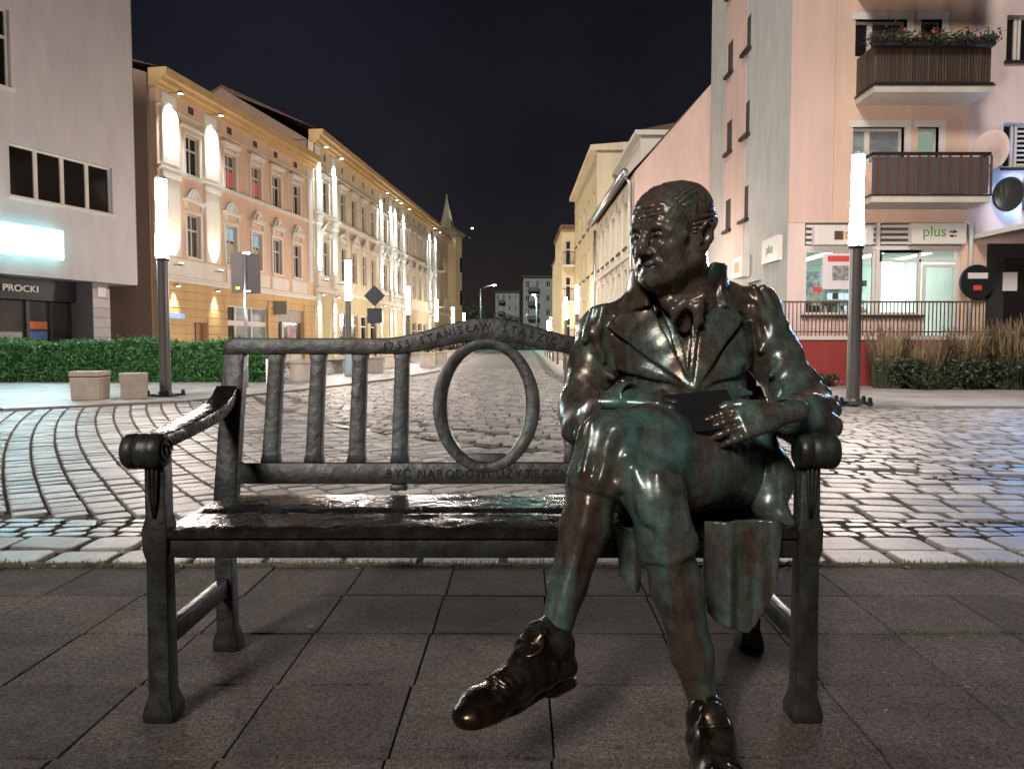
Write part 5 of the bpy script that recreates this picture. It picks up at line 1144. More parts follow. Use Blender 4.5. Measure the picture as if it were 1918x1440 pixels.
# ================================================================== the bench
BX = -0.077; B0 = Vector((BX, 2.25, 0))
bench = empty('bench', B0, 0, 'dark bronze garden bench with oval in its slatted back under the seated statue', 'bench')
def bpart(mb, name, m=None, bevel=0.006, smooth=True, parent=None, seg=2):
    me = mb.mesh(name, bevel, False, seg)
    if smooth: smooth_by_angle(me, 0.6)
    return link(name, me, m or BR_BENCH, parent or bench, -B0 if parent is None else None)
XL, XR = -0.935, 0.781
def yb(z): return 2.475 + (z-0.5)*0.235          # raked back plane (front face)
for sx, x in ((-1, XL), (1, XR)):
    # front leg with flared foot, fluted arm post above the seat
    q = MB()
    prof = [(0.040,0.0),(0.040,0.030),(0.029,0.072),(0.027,0.43),(0.033,0.46),(0.034,0.515),(0.027,0.545),(0.026,0.72)]
    vs = []; fs = []
    for r, z in prof:
        cx = x; cyy = 2.02
        for dx, dy in ((-1,-1),(1,-1),(1,1),(-1,1)): vs.append((cx+dx*r, cyy+dy*r*1.05, z))
    for i in range(len(prof)-1):
        for k in range(4): fs.append((i*4+k, i*4+(k+1)%4, (i+1)*4+(k+1)%4, (i+1)*4+k))
    fs += [(3,2,1,0), tuple(len(vs)-4+k for k in range(4))]
    q.add(vs, fs); fl = bpart(q, 'front_leg', bevel=0.006)
    # raised flutes on the arm post, pinched at the foot
    q = MB()
    for dx in (-0.011, 0.0, 0.011):
        q.tube([(x+dx*0.25, 1.990, 0.545), (x+dx*0.7, 1.986, 0.60), (x+dx, 1.986, 0.66), (x+dx, 1.988, 0.70)], [0.002,0.0045,0.005,0.005], 6)
    me = q.mesh('flute', 0, True); link('flute', me, BR_BENCH, fl)
    # rear leg
    q = MB(); prof = [(0.040,0.0,2.492),(0.040,0.030,2.492),(0.029,0.072,2.488),(0.027,0.46,2.475)]
    vs = []; fs = []
    for r, z, cyy in prof:
        for dx, dy in ((-1,-1),(1,-1),(1,1),(-1,1)): vs.append((x+dx*r, cyy+dy*r, z))
    for i in range(len(prof)-1):
        for k in range(4): fs.append((i*4+k, i*4+(k+1)%4, (i+1)*4+(k+1)%4, (i+1)*4+k))
    fs += [(3,2,1,0), tuple(len(vs)-4+k for k in range(4))]
    q.add(vs, fs); bpart(q, 'rear_leg')
    # side stretcher and side seat rail
    bpart(MB().box(x-0.017, x+0.017, 2.05, 2.46, 0.185, 0.243), 'stretcher')
    bpart(MB().box(x-0.022, x+0.022, 2.05, 2.45, 0.44, 0.5), 'side_rail')
    # raked back post
    q = MB(); pw = 0.036
    a = []
    for z in (0.47, 0.6, 0.8, 0.975): a.append((yb(z), z))
    pts = [(y, z) for y, z in a] + [(y+0.05, z) for y, z in a[::-1]]
    q.prism(pts, 'x', x-pw, x+pw); bpart(q, 'back_post', bevel=0.005)
    # arm: thick bar rising into the post, scroll at its front
    q = MB(); path = [(2.005,0.742),(2.08,0.748),(2.18,0.756),(2.28,0.766),(2.37,0.777),(2.45,0.792),(2.51,0.815),(2.545,0.842)]
    vs = []; fs = []
    xo = x - 0.010*(-sx)
    for i, (y, z) in enumerate(path):
        hw = 0.038 if i < 5 else 0.036; th = 0.019 + 0.004*i/7
        for dx, dz in ((-hw,-th),(hw,-th),(hw,th),(-hw,th)): vs.append((xo+dx, y, z+dz))
    for i in range(len(path)-1):
        for k in range(4): fs.append((i*4+k, i*4+(k+1)%4, (i+1)*4+(k+1)%4, (i+1)*4+k))
    fs += [(3,2,1,0), tuple(len(vs)-4+k for k in range(4))]
    q.add(vs, fs); arm = bpart(q, 'armrest', BR_SEAT, bevel=0.006)
    # scroll barrel, axis along x, waisted by grooves
    q = MB(); prof = [(0.020,-0.056),(0.040,-0.055),(0.046,-0.048),(0.047,-0.028),(0.043,-0.022),(0.047,-0.016),(0.048,0.0),(0.045,0.010),(0.048,0.018),(0.046,0.040),(0.040,0.047),(0.020,0.048)]
    q.lathe(prof, 24)
    q.v = [(xo + sx*0.006 + v[2], 1.995 + v[0], 0.722 + v[1]) for v in q.v]
    sm = q.mesh('arm_scroll', 0, True); link('arm_scroll', smooth_by_angle(sm, 0.8), BR_BENCH, arm)
    # volute ridge on the inner face
    q = MB(); pts = []
    for i in range(30):
        t = i*0.42; r = 0.036 - 0.031*i/29
        pts.append((xo + sx*0.006 - sx*0.049, 1.995 + r*math.cos(t), 0.722 + r*math.sin(t)))
    q.tube(pts, 0.0035, 6); link('volute', q.mesh('volute', 0, True), BR_BENCH, arm)

# seat planks with hammered, slightly wavy tops
def plank(y0, y1, x0, x1, z0, z1, name, m, nx=90, ny=10, amp=0.003):
    vs = []; fs = []
    for j in range(ny+1):
        for i in range(nx+1):
            x = x0+(x1-x0)*i/nx; y = y0+(y1-y0)*j/ny
            h = mnoise.noise(Vector((x*9, y*26, 1.7)))*amp + mnoise.noise(Vector((x*22, y*60, 4.0)))*amp*0.5
            ed = min(1, min(j, ny-j)/1.0); 
            vs.append((x, y, z1 + h - (0.006 if ed < 1 else 0)))
    for j in range(ny):
        for i in range(nx): fs.append((j*(nx+1)+i, j*(nx+1)+i+1, (j+1)*(nx+1)+i+1, (j+1)*(nx+1)+i))
    k = len(vs)
    # skirt
    rim = [i for i in range(nx+1)] + [(j)*(nx+1)+nx for j in range(1,ny+1)] + [ny*(nx+1)+i for i in range(nx-1,-1,-1)] + [j*(nx+1) for j in range(ny-1,0,-1)]
    for r in rim: vs.append((vs[r][0], vs[r][1], z0))
    n = len(rim)
    for i in range(n): fs.append((rim[(i+1)%n], rim[i], k+i, k+(i+1)%n))
    fs.append(tuple(k+i for i in range(n))[::-1])
    me = MB().add(vs, fs).mesh(name); smooth_by_angle(me, 0.9)
    return link(name, me, m, bench, -B0)
plank(1.985, 2.188, XL+0.028, XR-0.028, 0.494, 0.519, 'seat_plank', BR_SEAT)
plank(2.197, 2.452, XL+0.037, XR-0.037, 0.494, 0.521, 'seat_plank', BR_SEAT)
bpart(MB().box(XL+0.029, XR-0.029, 1.998, 2.03, 0.437, 0.4935), 'front_rail')
bpart(MB().box(XL+0.029, XR-0.029, 2.42, 2.45, 0.437, 0.4935), 'rear_rail')

# back: lower rail, slats, oval, crested top rail
XC = -0.085
def backstrip(name, xs, bot, top, th=0.045, off=0.0, bevel=0.004):
    vs = []; fs = []; n = len(xs)
    for x in xs:
        for z in (bot(x), top(x)):
            vs.append((x, yb(z)+off, z)); vs.append((x, yb(z)+off+th, z))
    for i in range(n-1):
        a = i*4; b = a+4
        fs += [(a, b, b+2, a+2), (a+1, a+3, b+3, b+1), (a+2, b+2, b+3, a+3), (a, a+1, b+1, b)]
    fs += [(0,2,3,1), ((n-1)*4, (n-1)*4+1, (n-1)*4+3, (n-1)*4+2)]
    return bpart(MB().add(vs, fs), name, bevel=bevel)
def crest(x):
    t = abs(x-XC)/0.36
    return 0.0 if t >= 1 else (0.5+0.5*math.cos(math.pi*t))
XS = [XL-0.036 + (XR-XL+0.072)*i/72 for i in range(73)]
def rtop(x):
    e = min(x-(XL-0.037), (XR+0.037)-x)
    return 1.020 + 0.068*crest(x) - (0.018*(1-e/0.03)**2 if e < 0.03 else 0)
top_rail = backstrip('top_rail', XS, lambda x: 0.966 + 0.046*crest(x)**1.3, rtop, th=0.05, off=-0.004)
low_rail = backstrip('lower_rail', [XL+0.036 + (XR-XL-0.072)*i/8 for i in range(9)], lambda x: 0.545, lambda x: 0.612, th=0.045, off=-0.002)
for k, dx in enumerate((-0.795, -0.653, -0.512, -0.370, 0.200, 0.342, 0.483, 0.625)):
    a, b = (0.6125, 0.9665)
    z2 = 0.966 + 0.046*crest(dx)**1.3 + 0.004
    q = MB(); hw0, hw1 = 0.026, 0.0235
    vs = []
    for z, hw in ((a,hw0+0.006),(a+0.03,hw0),(z2-0.03,hw1),(z2,hw1+0.006)):
        vs += [(dx-hw, yb(z)+0.002, z), (dx+hw, yb(z)+0.002, z), (dx+hw, yb(z)+0.04, z), (dx-hw, yb(z)+0.04, z)]
    fs = []
    for i in range(3):
        for j in range(4): fs.append((i*4+j, i*4+(j+1)%4, (i+1)*4+(j+1)%4, (i+1)*4+j))
    fs += [(3,2,1,0), (12,13,14,15)]
    bpart(q.add(vs, fs), 'back_slat', bevel=0.004)
for dx in (-0.370, 0.200):
    bpart(MB().add([(dx-0.030,yb(0.522),0.523),(dx+0.030,yb(0.522),0.523),(dx+0.030,yb(0.522)+0.04,0.523),(dx-0.030,yb(0.522)+0.04,0.523),
                    (dx-0.026,yb(0.545),0.5445),(dx+0.026,yb(0.545),0.5445),(dx+0.026,yb(0.545)+0.04,0.5445),(dx-0.026,yb(0.545)+0.04,0.5445)],
                   [(3,2,1,0),(4,5,6,7),(0,1,5,4),(1,2,6,5),(2,3,7,6),(3,0,4,7)]), 'back_stub')
# oval ring
vs = []; fs = []; N = 56; zc = 0.800
for i in range(N):
    t = 2*math.pi*i/N; c, s_ = math.cos(t), math.sin(t)
    wr = 0.046
    for r_, dy in ((0,0.004),(1,0.0),(1,0.048),(0,0.044)):
        x = XC + (0.132 + r_*wr)*c; z = zc + (0.186 + r_*wr*0.72)*s_
        vs.append((x, yb(z)-0.006+dy, z))
for i in range(N):
    a = i*4; b = ((i+1)%N)*4
    for k in range(4): fs.append((a+k, b+k, b+(k+1)%4, a+(k+1)%4))
bpart(MB().add(vs, fs), 'oval_ring', bevel=0.005)
q = MB(); vs = []
for z, hw in ((0.6118,0.088),(0.622,0.070),(0.640,0.060)):
    vs += [(XC-hw, yb(z)+0.001, z), (XC+hw, yb(z)+0.001, z), (XC+hw, yb(z)+0.036, z), (XC-hw, yb(z)+0.036, z)]
fs = []
for i in range(2):
    for j in range(4): fs.append((i*4+j, i*4+(j+1)%4, (i+1)*4+(j+1)%4, (i+1)*4+j))
fs += [(3,2,1,0),(8,9,10,11)]
bpart(q.add(vs, fs), 'oval_foot', bevel=0.003)

# inscriptions: letters set along the crest and along the lower rail
def letters(txt, x0, x1, zfun, size, off, parent, name):
    verts = []; faces = []; n = len(txt); k = 0
    wid = {'I':0.45,'1':0.6,' ':0.55,'W':1.3,'M':1.25,'O':1.1,'D':1.05,'N':1.08,'Ł':0.85,'L':0.85,'E':0.9}
    ws = [wid.get(c,1.0) for c in txt]; tot = sum(ws); acc = 0
    for c, wdt in zip(txt, ws):
        u = (acc + wdt/2)/tot; acc += wdt
        if c == ' ': continue
        x = x0 + (x1-x0)*u; z = zfun(x); sl = math.atan((zfun(x+0.01)-zfun(x-0.01))/0.02)
        me = text_mesh(c, size, 0.0016, res=2); ca, sa = math.cos(sl), math.sin(sl)
        for v in me.vertices:
            lx, lz = v.co.x*0.92, v.co.y - size*0.36
            X = x + lx*ca - lz*sa; Z = z + lx*sa + lz*ca
            verts.append((X, yb(Z)+off + (0.0 if v.co.z > 0 else 0.003), Z))
        for p in me.polygons: faces.append(tuple(i+k for i in p.vertices))
        k += len(me.vertices); bpy.data.meshes.remove(me)
    me = bpy.data.meshes.new(name); me.from_pydata(verts, [], faces); me.update()
    return link(name, me, BR_DIRT_SHADE, parent)
letters('1755', -0.435, -0.338, lambda x: rtop(x)-0.028, 0.036, -0.0065, top_rail, 'inscription')
letters('STANISŁAW', -0.318, -0.070, lambda x: rtop(x)-0.029, 0.036, -0.0065, top_rail, 'inscription')
letters('STASZIC', -0.040, 0.155, lambda x: rtop(x)-0.029, 0.036, -0.0065, top_rail, 'inscription')
letters('1826', 0.180, 0.275, lambda x: rtop(x)-0.028, 0.036, -0.0065, top_rail, 'inscription')
for wd, xa, xb in (('BYĆ', -0.415, -0.328), ('NARODOWI', -0.312, -0.070), ('UŻYTECZNYM', -0.054, 0.255)):
    letters(wd, xa, xb, lambda x: 0.579, 0.040, -0.0045, low_rail, 'inscription')
# ================================================================== sculpting by distance fields
class Field:
    def __init__(s, lo, hi, h):
        s.lo = np.array(lo, np.float32); s.h = h
        s.n = tuple(int(math.ceil((b-a)/h))+1 for a, b in zip(lo, hi))
        s.ax = [(s.lo[i] + h*np.arange(s.n[i])).astype(np.float32) for i in range(3)]
        s.d = np.full(s.n, 0.08, np.float32)
    def sub(s, lo, hi):
        sl = []
        for i in range(3):
            a = max(0, int((lo[i]-s.lo[i])/s.h)-1); b = min(s.n[i], int((hi[i]-s.lo[i])/s.h)+2)
            if b <= a: return None, None
            sl.append(slice(a, b))
        g = (s.ax[0][sl[0]][:,None,None], s.ax[1][sl[1]][None,:,None], s.ax[2][sl[2]][None,None,:])
        return tuple(sl), g
    def put(s, fn, lo, hi, k=0.0, op='u', m=None):
        pad = max(0.03, 2.2*k) if m is None else m
        sl, g = s.sub([q-pad for q in lo], [q+pad for q in hi])
        if sl is None: return s
        e = fn(*g).astype(np.float32); d = s.d[sl]
        if op == 'u':
            if k > 0:
                hh = np.maximum(k-np.abs(d-e), 0)/k; s.d[sl] = np.minimum(d, e) - hh*hh*k*0.25
            else: s.d[sl] = np.minimum(d, e)
        else:
            if k > 0:
                hh = np.maximum(k-np.abs(d+e), 0)/k; s.d[sl] = np.maximum(d, -e) + hh*hh*k*0.25
            else: s.d[sl] = np.maximum(d, -e)
        return s
    def cap(s, a, b, ra, rb, k=0.02, op='u', flat=None, fn_=None):
        a = np.array(a, float); b = np.array(b, float); ab = b-a; L2 = max(float(ab@ab), 1e-9)
        fl = None
        if flat is not None:
            nvec = np.array(flat[0], float); nvec /= np.linalg.norm(nvec); fl = flat[1]
        def fn(x, y, z):
            px, py, pz = x-a[0], y-a[1], z-a[2]
            t = np.clip((px*ab[0]+py*ab[1]+pz*ab[2])/L2, 0, 1)
            qx, qy, qz = px-t*ab[0], py-t*ab[1], pz-t*ab[2]
            r = ra+(rb-ra)*t
            if fl is not None:
                q = qx*nvec[0]+qy*nvec[1]+qz*nvec[2]; f = (1/fl-1)*q
                qx, qy, qz = qx+f*nvec[0], qy+f*nvec[1], qz+f*nvec[2]
                return (np.sqrt(qx*qx+qy*qy+qz*qz)-r)*min(1, 0.5+0.5*fl)
            return np.sqrt(qx*qx+qy*qy+qz*qz)-r
        rm = max(ra, rb)
        return s.put(fn, np.minimum(a,b)-rm, np.maximum(a,b)+rm, k, op)
    def chain(s, pts, rad, k=0.02, op='u', flat=None):
        for i in range(len(pts)-1): s.cap(pts[i], pts[i+1], rad[i], rad[i+1], k, op, flat)
        return s
    def ell(s, c, r, k=0.02, op='u', rot=None):
        c = np.array(c, float); r = np.array(r, float); M = None if rot is None else np.array(rot, float)
        def fn(x, y, z):
            px, py, pz = x-c[0], y-c[1], z-c[2]
            if M is not None:
                px, py, pz = (M[0,0]*px+M[1,0]*py+M[2,0]*pz, M[0,1]*px+M[1,1]*py+M[2,1]*pz, M[0,2]*px+M[1,2]*py+M[2,2]*pz)
            k0 = np.sqrt((px/r[0])**2+(py/r[1])**2+(pz/r[2])**2); k1 = np.sqrt((px/r[0]**2)**2+(py/r[1]**2)**2+(pz/r[2]**2)**2)
            return k0*(k0-1)/np.maximum(k1, 1e-6)
        rm = max(r) if M is not None else r
        return s.put(fn, c-rm, c+rm, k, op)
    def mesh(s):
        d = s.d; sg = d < 0
        c = [sg[i:d.shape[0]-1+i, j:d.shape[1]-1+j, l:d.shape[2]-1+l] for i in (0,1) for j in (0,1) for l in (0,1)]
        allv = c[0].copy(); anyv = c[0].copy()
        for q in c[1:]: allv &= q; anyv |= q
        act = anyv & ~allv
        I, J, K = np.nonzero(act); n = len(I)
        idx = np.full(act.shape, -1, np.int32); idx[I,J,K] = np.arange(n)
        off = [(i,j,l) for i in (0,1) for j in (0,1) for l in (0,1)]
        val = [d[I+o[0], J+o[1], K+o[2]] for o in off]
        acc = np.zeros((n,3)); cnt = np.zeros(n)
        for a in range(8):
            for b in range(a+1, 8):
                if sum(abs(off[a][q]-off[b][q]) for q in range(3)) != 1: continue
                m = (val[a] < 0) != (val[b] < 0); t = val[a][m]/(val[a][m]-val[b][m])
                oa = np.array(off[a]); ob = np.array(off[b])
                acc[m] += oa + (ob-oa)*t[:,None]; cnt[m] += 1
        v = (np.stack([I,J,K],1) + acc/np.maximum(cnt,1)[:,None])*s.h + s.lo
        faces = []
        for ax in range(3):
            sh = [slice(1,-1)]*3; sh[ax] = slice(0,-1)
            A = sg[tuple(sh)]
            sh2 = list(sh); sh2[ax] = slice(1,None)
            B = sg[tuple(sh2)]
            E = np.nonzero(A != B); fl = A[E]
            p = [E[0].copy(), E[1].copy(), E[2].copy()]
            o1, o2 = [(1,2),(2,0),(0,1)][ax]
            for q in range(3):
                if q != ax: p[q] = p[q]+1
            def cell(d1, d2):
                r = [p[0].copy(), p[1].copy(), p[2].copy()]; r[o1] -= d1; r[o2] -= d2
                return idx[r[0], r[1], r[2]]
            f = np.stack([cell(0,0), cell(1,0), cell(1,1), cell(0,1)], 1)
            f[~fl] = f[~fl][:, ::-1]
            faces.append(f)
        f = np.concatenate(faces); f = f[(f >= 0).all(1)]
        return v, f
def np_mesh(name, parts, relax=1):
    V = []; Fc = []; k = 0
    for v, f in parts:
        for _ in range(relax):     # one pass of edge averaging, then a slight inverse pass, evens the voxel steps
            for lam in (0.5, -0.48):
                acc = np.zeros_like(v); cnt = np.zeros(len(v))
                for a in range(4):
                    i, j = f[:,a], f[:,(a+1)%4]
                    for q in range(3):
                        acc[:,q] += np.bincount(i, v[j,q], len(v)) + np.bincount(j, v[i,q], len(v))
                    cnt += np.bincount(i, minlength=len(v)) + np.bincount(j, minlength=len(v))
                v = v + lam*(acc/np.maximum(cnt,1)[:,None]-v)
        V.append(v); Fc.append(f+k); k += len(v)
    V = np.concatenate(V).astype(np.float32); Fc = np.concatenate(Fc).astype(np.int32)
    me = bpy.data.meshes.new(name); me.vertices.add(len(V)); me.vertices.foreach_set('co', V.ravel())
    me.loops.add(Fc.size); me.loops.foreach_set('vertex_index', Fc.ravel())
    me.polygons.add(len(Fc)); me.polygons.foreach_set('loop_start', np.arange(0, Fc.size, 4, dtype=np.int32))
    me.polygons.foreach_set('use_smooth', np.ones(len(Fc), bool))
    me.update(calc_edges=True); me.validate()
    return me
def poly2d(pts):
    """signed distance to a closed polygon in two coordinates"""
    pts = np.array(pts, float)
    def fn(u, v):
        u, v = np.broadcast_arrays(u, v); dd = None; s = np.ones(u.shape, bool); n = len(pts)
        for i in range(n):
            a = pts[i]; b = pts[i-1]; ex, ey = b-a; wx, wy = u-a[0], v-a[1]
            t = np.clip((wx*ex+wy*ey)/(ex*ex+ey*ey+1e-12), 0, 1); q = (wx-t*ex)**2+(wy-t*ey)**2
            dd = q if dd is None else np.minimum(dd, q)
            c1 = v >= a[1]; c2 = v < b[1]; c3 = ex*wy > ey*wx
            fl = (c1 & c2 & c3) | (~c1 & ~c2 & ~c3); s = np.where(fl, ~s, s)
        return np.where(s, 1, -1)*np.sqrt(dd)
    return fn
def pp(px, py, Y=2.2):
    q = P(px, py, Y); return (q.x, q.z)

BR = bronze('statue_bronze', base=(0.105,0.076,0.055), pat=(0.105,0.255,0.235), rough=0.25, patamt=0.64, bump=0.20, bscale=30, metal=0.5, pscale=5.0)
BR_DARK = bronze('statue_head_bronze', base=(0.125,0.095,0.072), pat=(0.085,0.185,0.165), rough=0.27, patamt=0.32, bump=0.25, bscale=60, metal=0.35)
BR_POL = bronze('statue_polished_bronze', base=(0.095,0.065,0.043), pat=(0.045,0.085,0.075), rough=0.24, patamt=0.45, bump=0.15, bscale=40, metal=0.95)
S0 = Vector((0.50, 2.2, 0))
statue = empty('statue', S0, 0, 'bronze statue of a seated man in a tailcoat with crossed legs and a book', 'statue')
def spart(name, me, m, parent=None): return link(name, me, m, parent or statue, -S0 if parent is None else None)

# ------------------------------------------------------------------ legs: breeches to the knee, stockings below
F = Field((-0.02,1.62,0.03), (0.86,2.48,0.99), 0.0045)
HL, HR = np.array((0.620,2.23,0.615)), np.array((0.42,2.22,0.60))
KU, AU = np.array((0.235,1.865,0.765)), np.array((0.092,1.765,0.290))
KD, AD = np.array((0.337,1.800,0.650)), np.array((0.462,1.800,0.135))
F.ell((0.52,2.25,0.66), (0.20,0.15,0.14), 0.03)
F.chain([HR, (0.375,2.0,0.635), KD+np.array((0,0.02,0.0))], [0.11,0.092,0.066], 0.04)             # lower thigh
F.chain([HL+np.array((0.01,-0.03,0.02)), (0.475,2.015,0.690), (0.335,1.915,0.750), KU], [0.132,0.118,0.092,0.066], 0.05)            # crossed thigh
F.ell(tuple(KU+np.array((0.000,-0.004,0.002))), (0.060,0.060,0.062), 0.04)
# folds of the breeches
for a, b, r in (((0.25,1.80,0.80),(0.47,1.99,0.80),0.012), ((0.27,1.79,0.735),(0.45,1.93,0.70),0.013), ((0.21,1.80,0.74),(0.30,1.79,0.67),0.012),
                ((0.30,1.81,0.685),(0.48,1.96,0.62),0.012), ((0.40,1.93,0.735),(0.60,2.06,0.66),0.012), ((0.36,1.88,0.81),(0.56,2.08,0.77),0.010), ((0.52,2.03,0.62),(0.68,2.12,0.60),0.013)):
    F.cap(a, b, r, r*0.6, 0.03)
# crossed shin
sU = [KU+np.array((-0.006,-0.005,-0.02)), KU+(AU-KU)*0.22+np.array((-0.004,0.005,0)), KU+(AU-KU)*0.42+np.array((0.004,0.02,0)), KU+(AU-KU)*0.72+np.array((0.0,0.012,0)), AU]
F.chain(sU, [0.060,0.059,0.058,0.043,0.034], 0.025)
# lower shin
sD = [KD+np.array((0,0.012,-0.01)), KD+(AD-KD)*0.22+np.array((-0.004,0.0,0)), KD+(AD-KD)*0.45+np.array((0.004,0.018,0)), KD+(AD-KD)*0.75+np.array((0.0,0.01,0)), AD]
F.chain(sD, [0.058,0.058,0.060,0.046,0.037], 0.03)
F.ell((0.337,1.812,0.648), (0.060,0.055,0.062), 0.05)
# breeches cuffs: bands round the legs and the cloth blousing over them
def band(c, ax, r, w, th):
    c = np.array(c); ax = np.array(ax)/np.linalg.norm(ax)
    def fn(x, y, z):
        px, py, pz = x-c[0], y-c[1], z-c[2]; t = px*ax[0]+py*ax[1]+pz*ax[2]
        q = np.sqrt(np.maximum((px-t*ax[0])**2+(py-t*ax[1])**2+(pz-t*ax[2])**2, 1e-9))
        return np.sqrt(np.maximum(np.abs(q-r)-th*0.3,0)**2+np.maximum(np.abs(t)-w,0)**2)-th
    F.put(fn, c-r-0.03, c+r+0.03, 0.006)
aD = AD-KD; aU = AU-KU
band(KD+aD*0.25, aD, 0.0615, 0.013, 0.006); F.cap(KD+aD*0.02+np.array((0.004,0.0,0)), KD+aD*0.21+np.array((0.004,0.004,0)), 0.060, 0.0625, 0.02)
for dx in (-0.045, -0.015, 0.02, 0.05):
    F.cap(KD+aD*0.02+np.array((dx*0.9,-0.055+abs(dx)*0.4,0)), KD+aD*0.20+np.array((dx*1.05,-0.052+abs(dx)*0.5,0)), 0.006, 0.012, 0.02)
band(KU+aU*0.225, aU, 0.0600, 0.012, 0.006); F.cap(KU+aU*0.02, KU+aU*0.185, 0.060, 0.0625, 0.02)
for dx in (-0.04, 0.0, 0.035):
    F.cap(KU+aU*0.0+np.array((dx*0.9,-0.05+abs(dx)*0.4,0.01)), KU+aU*0.19+np.array((dx*1.1,-0.052+abs(dx)*0.5,0)), 0.007, 0.011, 0.02)
for a, b, r in (((0.29,1.775,0.705),(0.315,1.745,0.60),0.010),((0.335,1.752,0.70),(0.352,1.738,0.585),0.010),((0.385,1.78,0.69),(0.392,1.755,0.58),0.011),((0.30,1.752,0.62),(0.36,1.735,0.555),0.009),
                ((0.19,1.82,0.81),(0.17,1.79,0.70),0.011),((0.235,1.80,0.80),(0.205,1.775,0.68),0.011),((0.285,1.82,0.79),(0.25,1.785,0.67),0.011),((0.17,1.86,0.79),(0.145,1.83,0.69),0.010)):
    F.cap(a, b, r*0.6, r, 0.022)
# shin bone edge and calf hollow
F.cap(KD+aD*0.3+np.array((-0.006,-0.052,0)), KD+aD*0.9+np.array((0,-0.03,0)), 0.010, 0.008, 0.03)
F.cap(KU+aU*0.3+np.array((-0.012,-0.050,0)), KU+aU*0.9+np.array((-0.008,-0.026,0)), 0.010, 0.008, 0.03)
x, y, z = F.ax[0][:,None,None], F.ax[1][None,:,None], F.ax[2][None,None,:]
F.d += (0.0006+0.0016*np.clip((z-0.45)*6,0,1))*np.sin(31*x+17*y+5*z)*np.sin(23*z-19*y) + 0.0010*np.sin(61*x-37*z)*np.sin(47*y+29*z)
legs = F.mesh()

# ------------------------------------------------------------------ head
HS = 1.13
HC = np.array(P(1257, 443, 2.20))
yaw, pit, rol = R(51), R(10), R(-3)
f_ = np.array((-math.sin(yaw)*math.cos(pit), -math.cos(yaw)*math.cos(pit), -math.sin(pit)))
u0 = np.array((0,0,1.0)); u_ = u0-f_*(u0@f_); u_ /= np.linalg.norm(u_); r_ = np.cross(f_, u_)
u2 = u_*math.cos(rol)+r_*math.sin(rol); r2 = r_*math.cos(rol)-u_*math.sin(rol)
RM = np.stack([r2, f_, u2], 1)                      # columns: local x (his right), y forward, z up
def H2W(v): return (v*HS*np.array((1.12,1.06,1.0))) @ RM.T + HC
G = Field((-0.125,-0.15,-0.21), (0.125,0.145,0.165), 0.0027)
G.ell((0,-0.012,0.042), (0.076,0.094,0.080), 0.02)          # cranium
G.ell((0,0.040,0.050), (0.060,0.046,0.050), 0.03)           # forehead
G.ell((0,0.028,-0.035), (0.060,0.062,0.076), 0.03)          # face mass
for s in (-1, 1):
    G.chain([(s*0.060,-0.008,-0.02),(s*0.054,0.002,-0.058),(s*0.028,0.050,-0.088),(0,0.066,-0.096)], [0.019,0.022,0.022,0.022], 0.03)   # jaw
    G.ell((s*0.041,0.058,-0.018), (0.025,0.024,0.024), 0.025)        # cheek
    G.ell((s*0.036,0.052,-0.058), (0.021,0.023,0.028), 0.025)        # jowl
    G.ell((s*0.031,0.092,0.008), (0.020,0.013,0.012), 0.012, 's')   # socket
    G.ell((s*0.030,0.0735,0.006), (0.0150,0.0140,0.0120), 0.002)     # eye
    G.chain([(s*0.014,0.0835,0.028),(s*0.032,0.0850,0.032),(s*0.052,0.069,0.024)], [0.0065,0.0075,0.006], 0.012)  # brow
    G.chain([(s*0.015,0.0820,0.007),(s*0.030,0.0880,0.0125),(s*0.046,0.0750,0.006)], [0.0032,0.0042,0.0032], 0.003)   # upper lid
    G.chain([(s*0.016,0.0810,0.001),(s*0.030,0.0850,-0.0050),(s*0.045,0.0740,0.000)], [0.0028,0.0032,0.0028], 0.003)  # lower lid
    G.chain([(s*0.018,0.080,-0.008),(s*0.032,0.080,-0.014),(s*0.046,0.069,-0.008)], [0.0045,0.006,0.004], 0.009)  # bag
    G.ell((s*0.0145,0.0960,-0.031), (0.0095,0.011,0.0085), 0.007)    # nostril wing
    G.chain([(s*0.020,0.094,-0.024),(s*0.031,0.084,-0.046),(s*0.037,0.071,-0.075)], [0.0035,0.0042,0.003], 0.008, 's')  # smile fold
    G.chain([(s*0.048,0.070,0.014),(s*0.066,0.042,0.004)], [0.008,0.006], 0.02)  # temple bone
    # ear
    G.ell((s*0.077,-0.012,-0.004), (0.011,0.021,0.033), 0.008, rot=np.array(Matrix.Rotation(R(s*18),3,'Z')))
    G.ell((s*0.090,-0.006,0.000), (0.010,0.012,0.019), 0.005, 's')
    G.chain([(s*0.083,0.004,-0.018),(s*0.085,0.004,0.014),(s*0.089,-0.012,0.028),(s*0.092,-0.030,0.016),(s*0.088,-0.028,-0.012),(s*0.081,-0.012,-0.034)], [0.004,0.0045,0.005,0.005,0.005,0.008], 0.006)
G.chain([(0,0.086,0.026),(0,0.095,0.006),(0,0.108,-0.018),(0,0.1115,-0.026)], [0.0085,0.0085,0.0105,0.0125], 0.012)  # nose
for s in (-1,1): G.ell((s*0.0075,0.104,-0.0400), (0.004,0.005,0.004), 0.004, 's')
G.ell((0,0.074,-0.056), (0.030,0.020,0.020), 0.02)                     # muzzle
G.chain([(-0.030,0.0750,-0.056),(-0.010,0.0915,-0.0585),(0,0.0920,-0.060),(0.010,0.0915,-0.0585),(0.030,0.0750,-0.056)], [0.003,0.0055,0.005,0.0055,0.003], 0.007)
G.chain([(-0.025,0.0770,-0.067),(0,0.0900,-0.0745),(0.025,0.0770,-0.067)], [0.004,0.0072,0.004], 0.008)
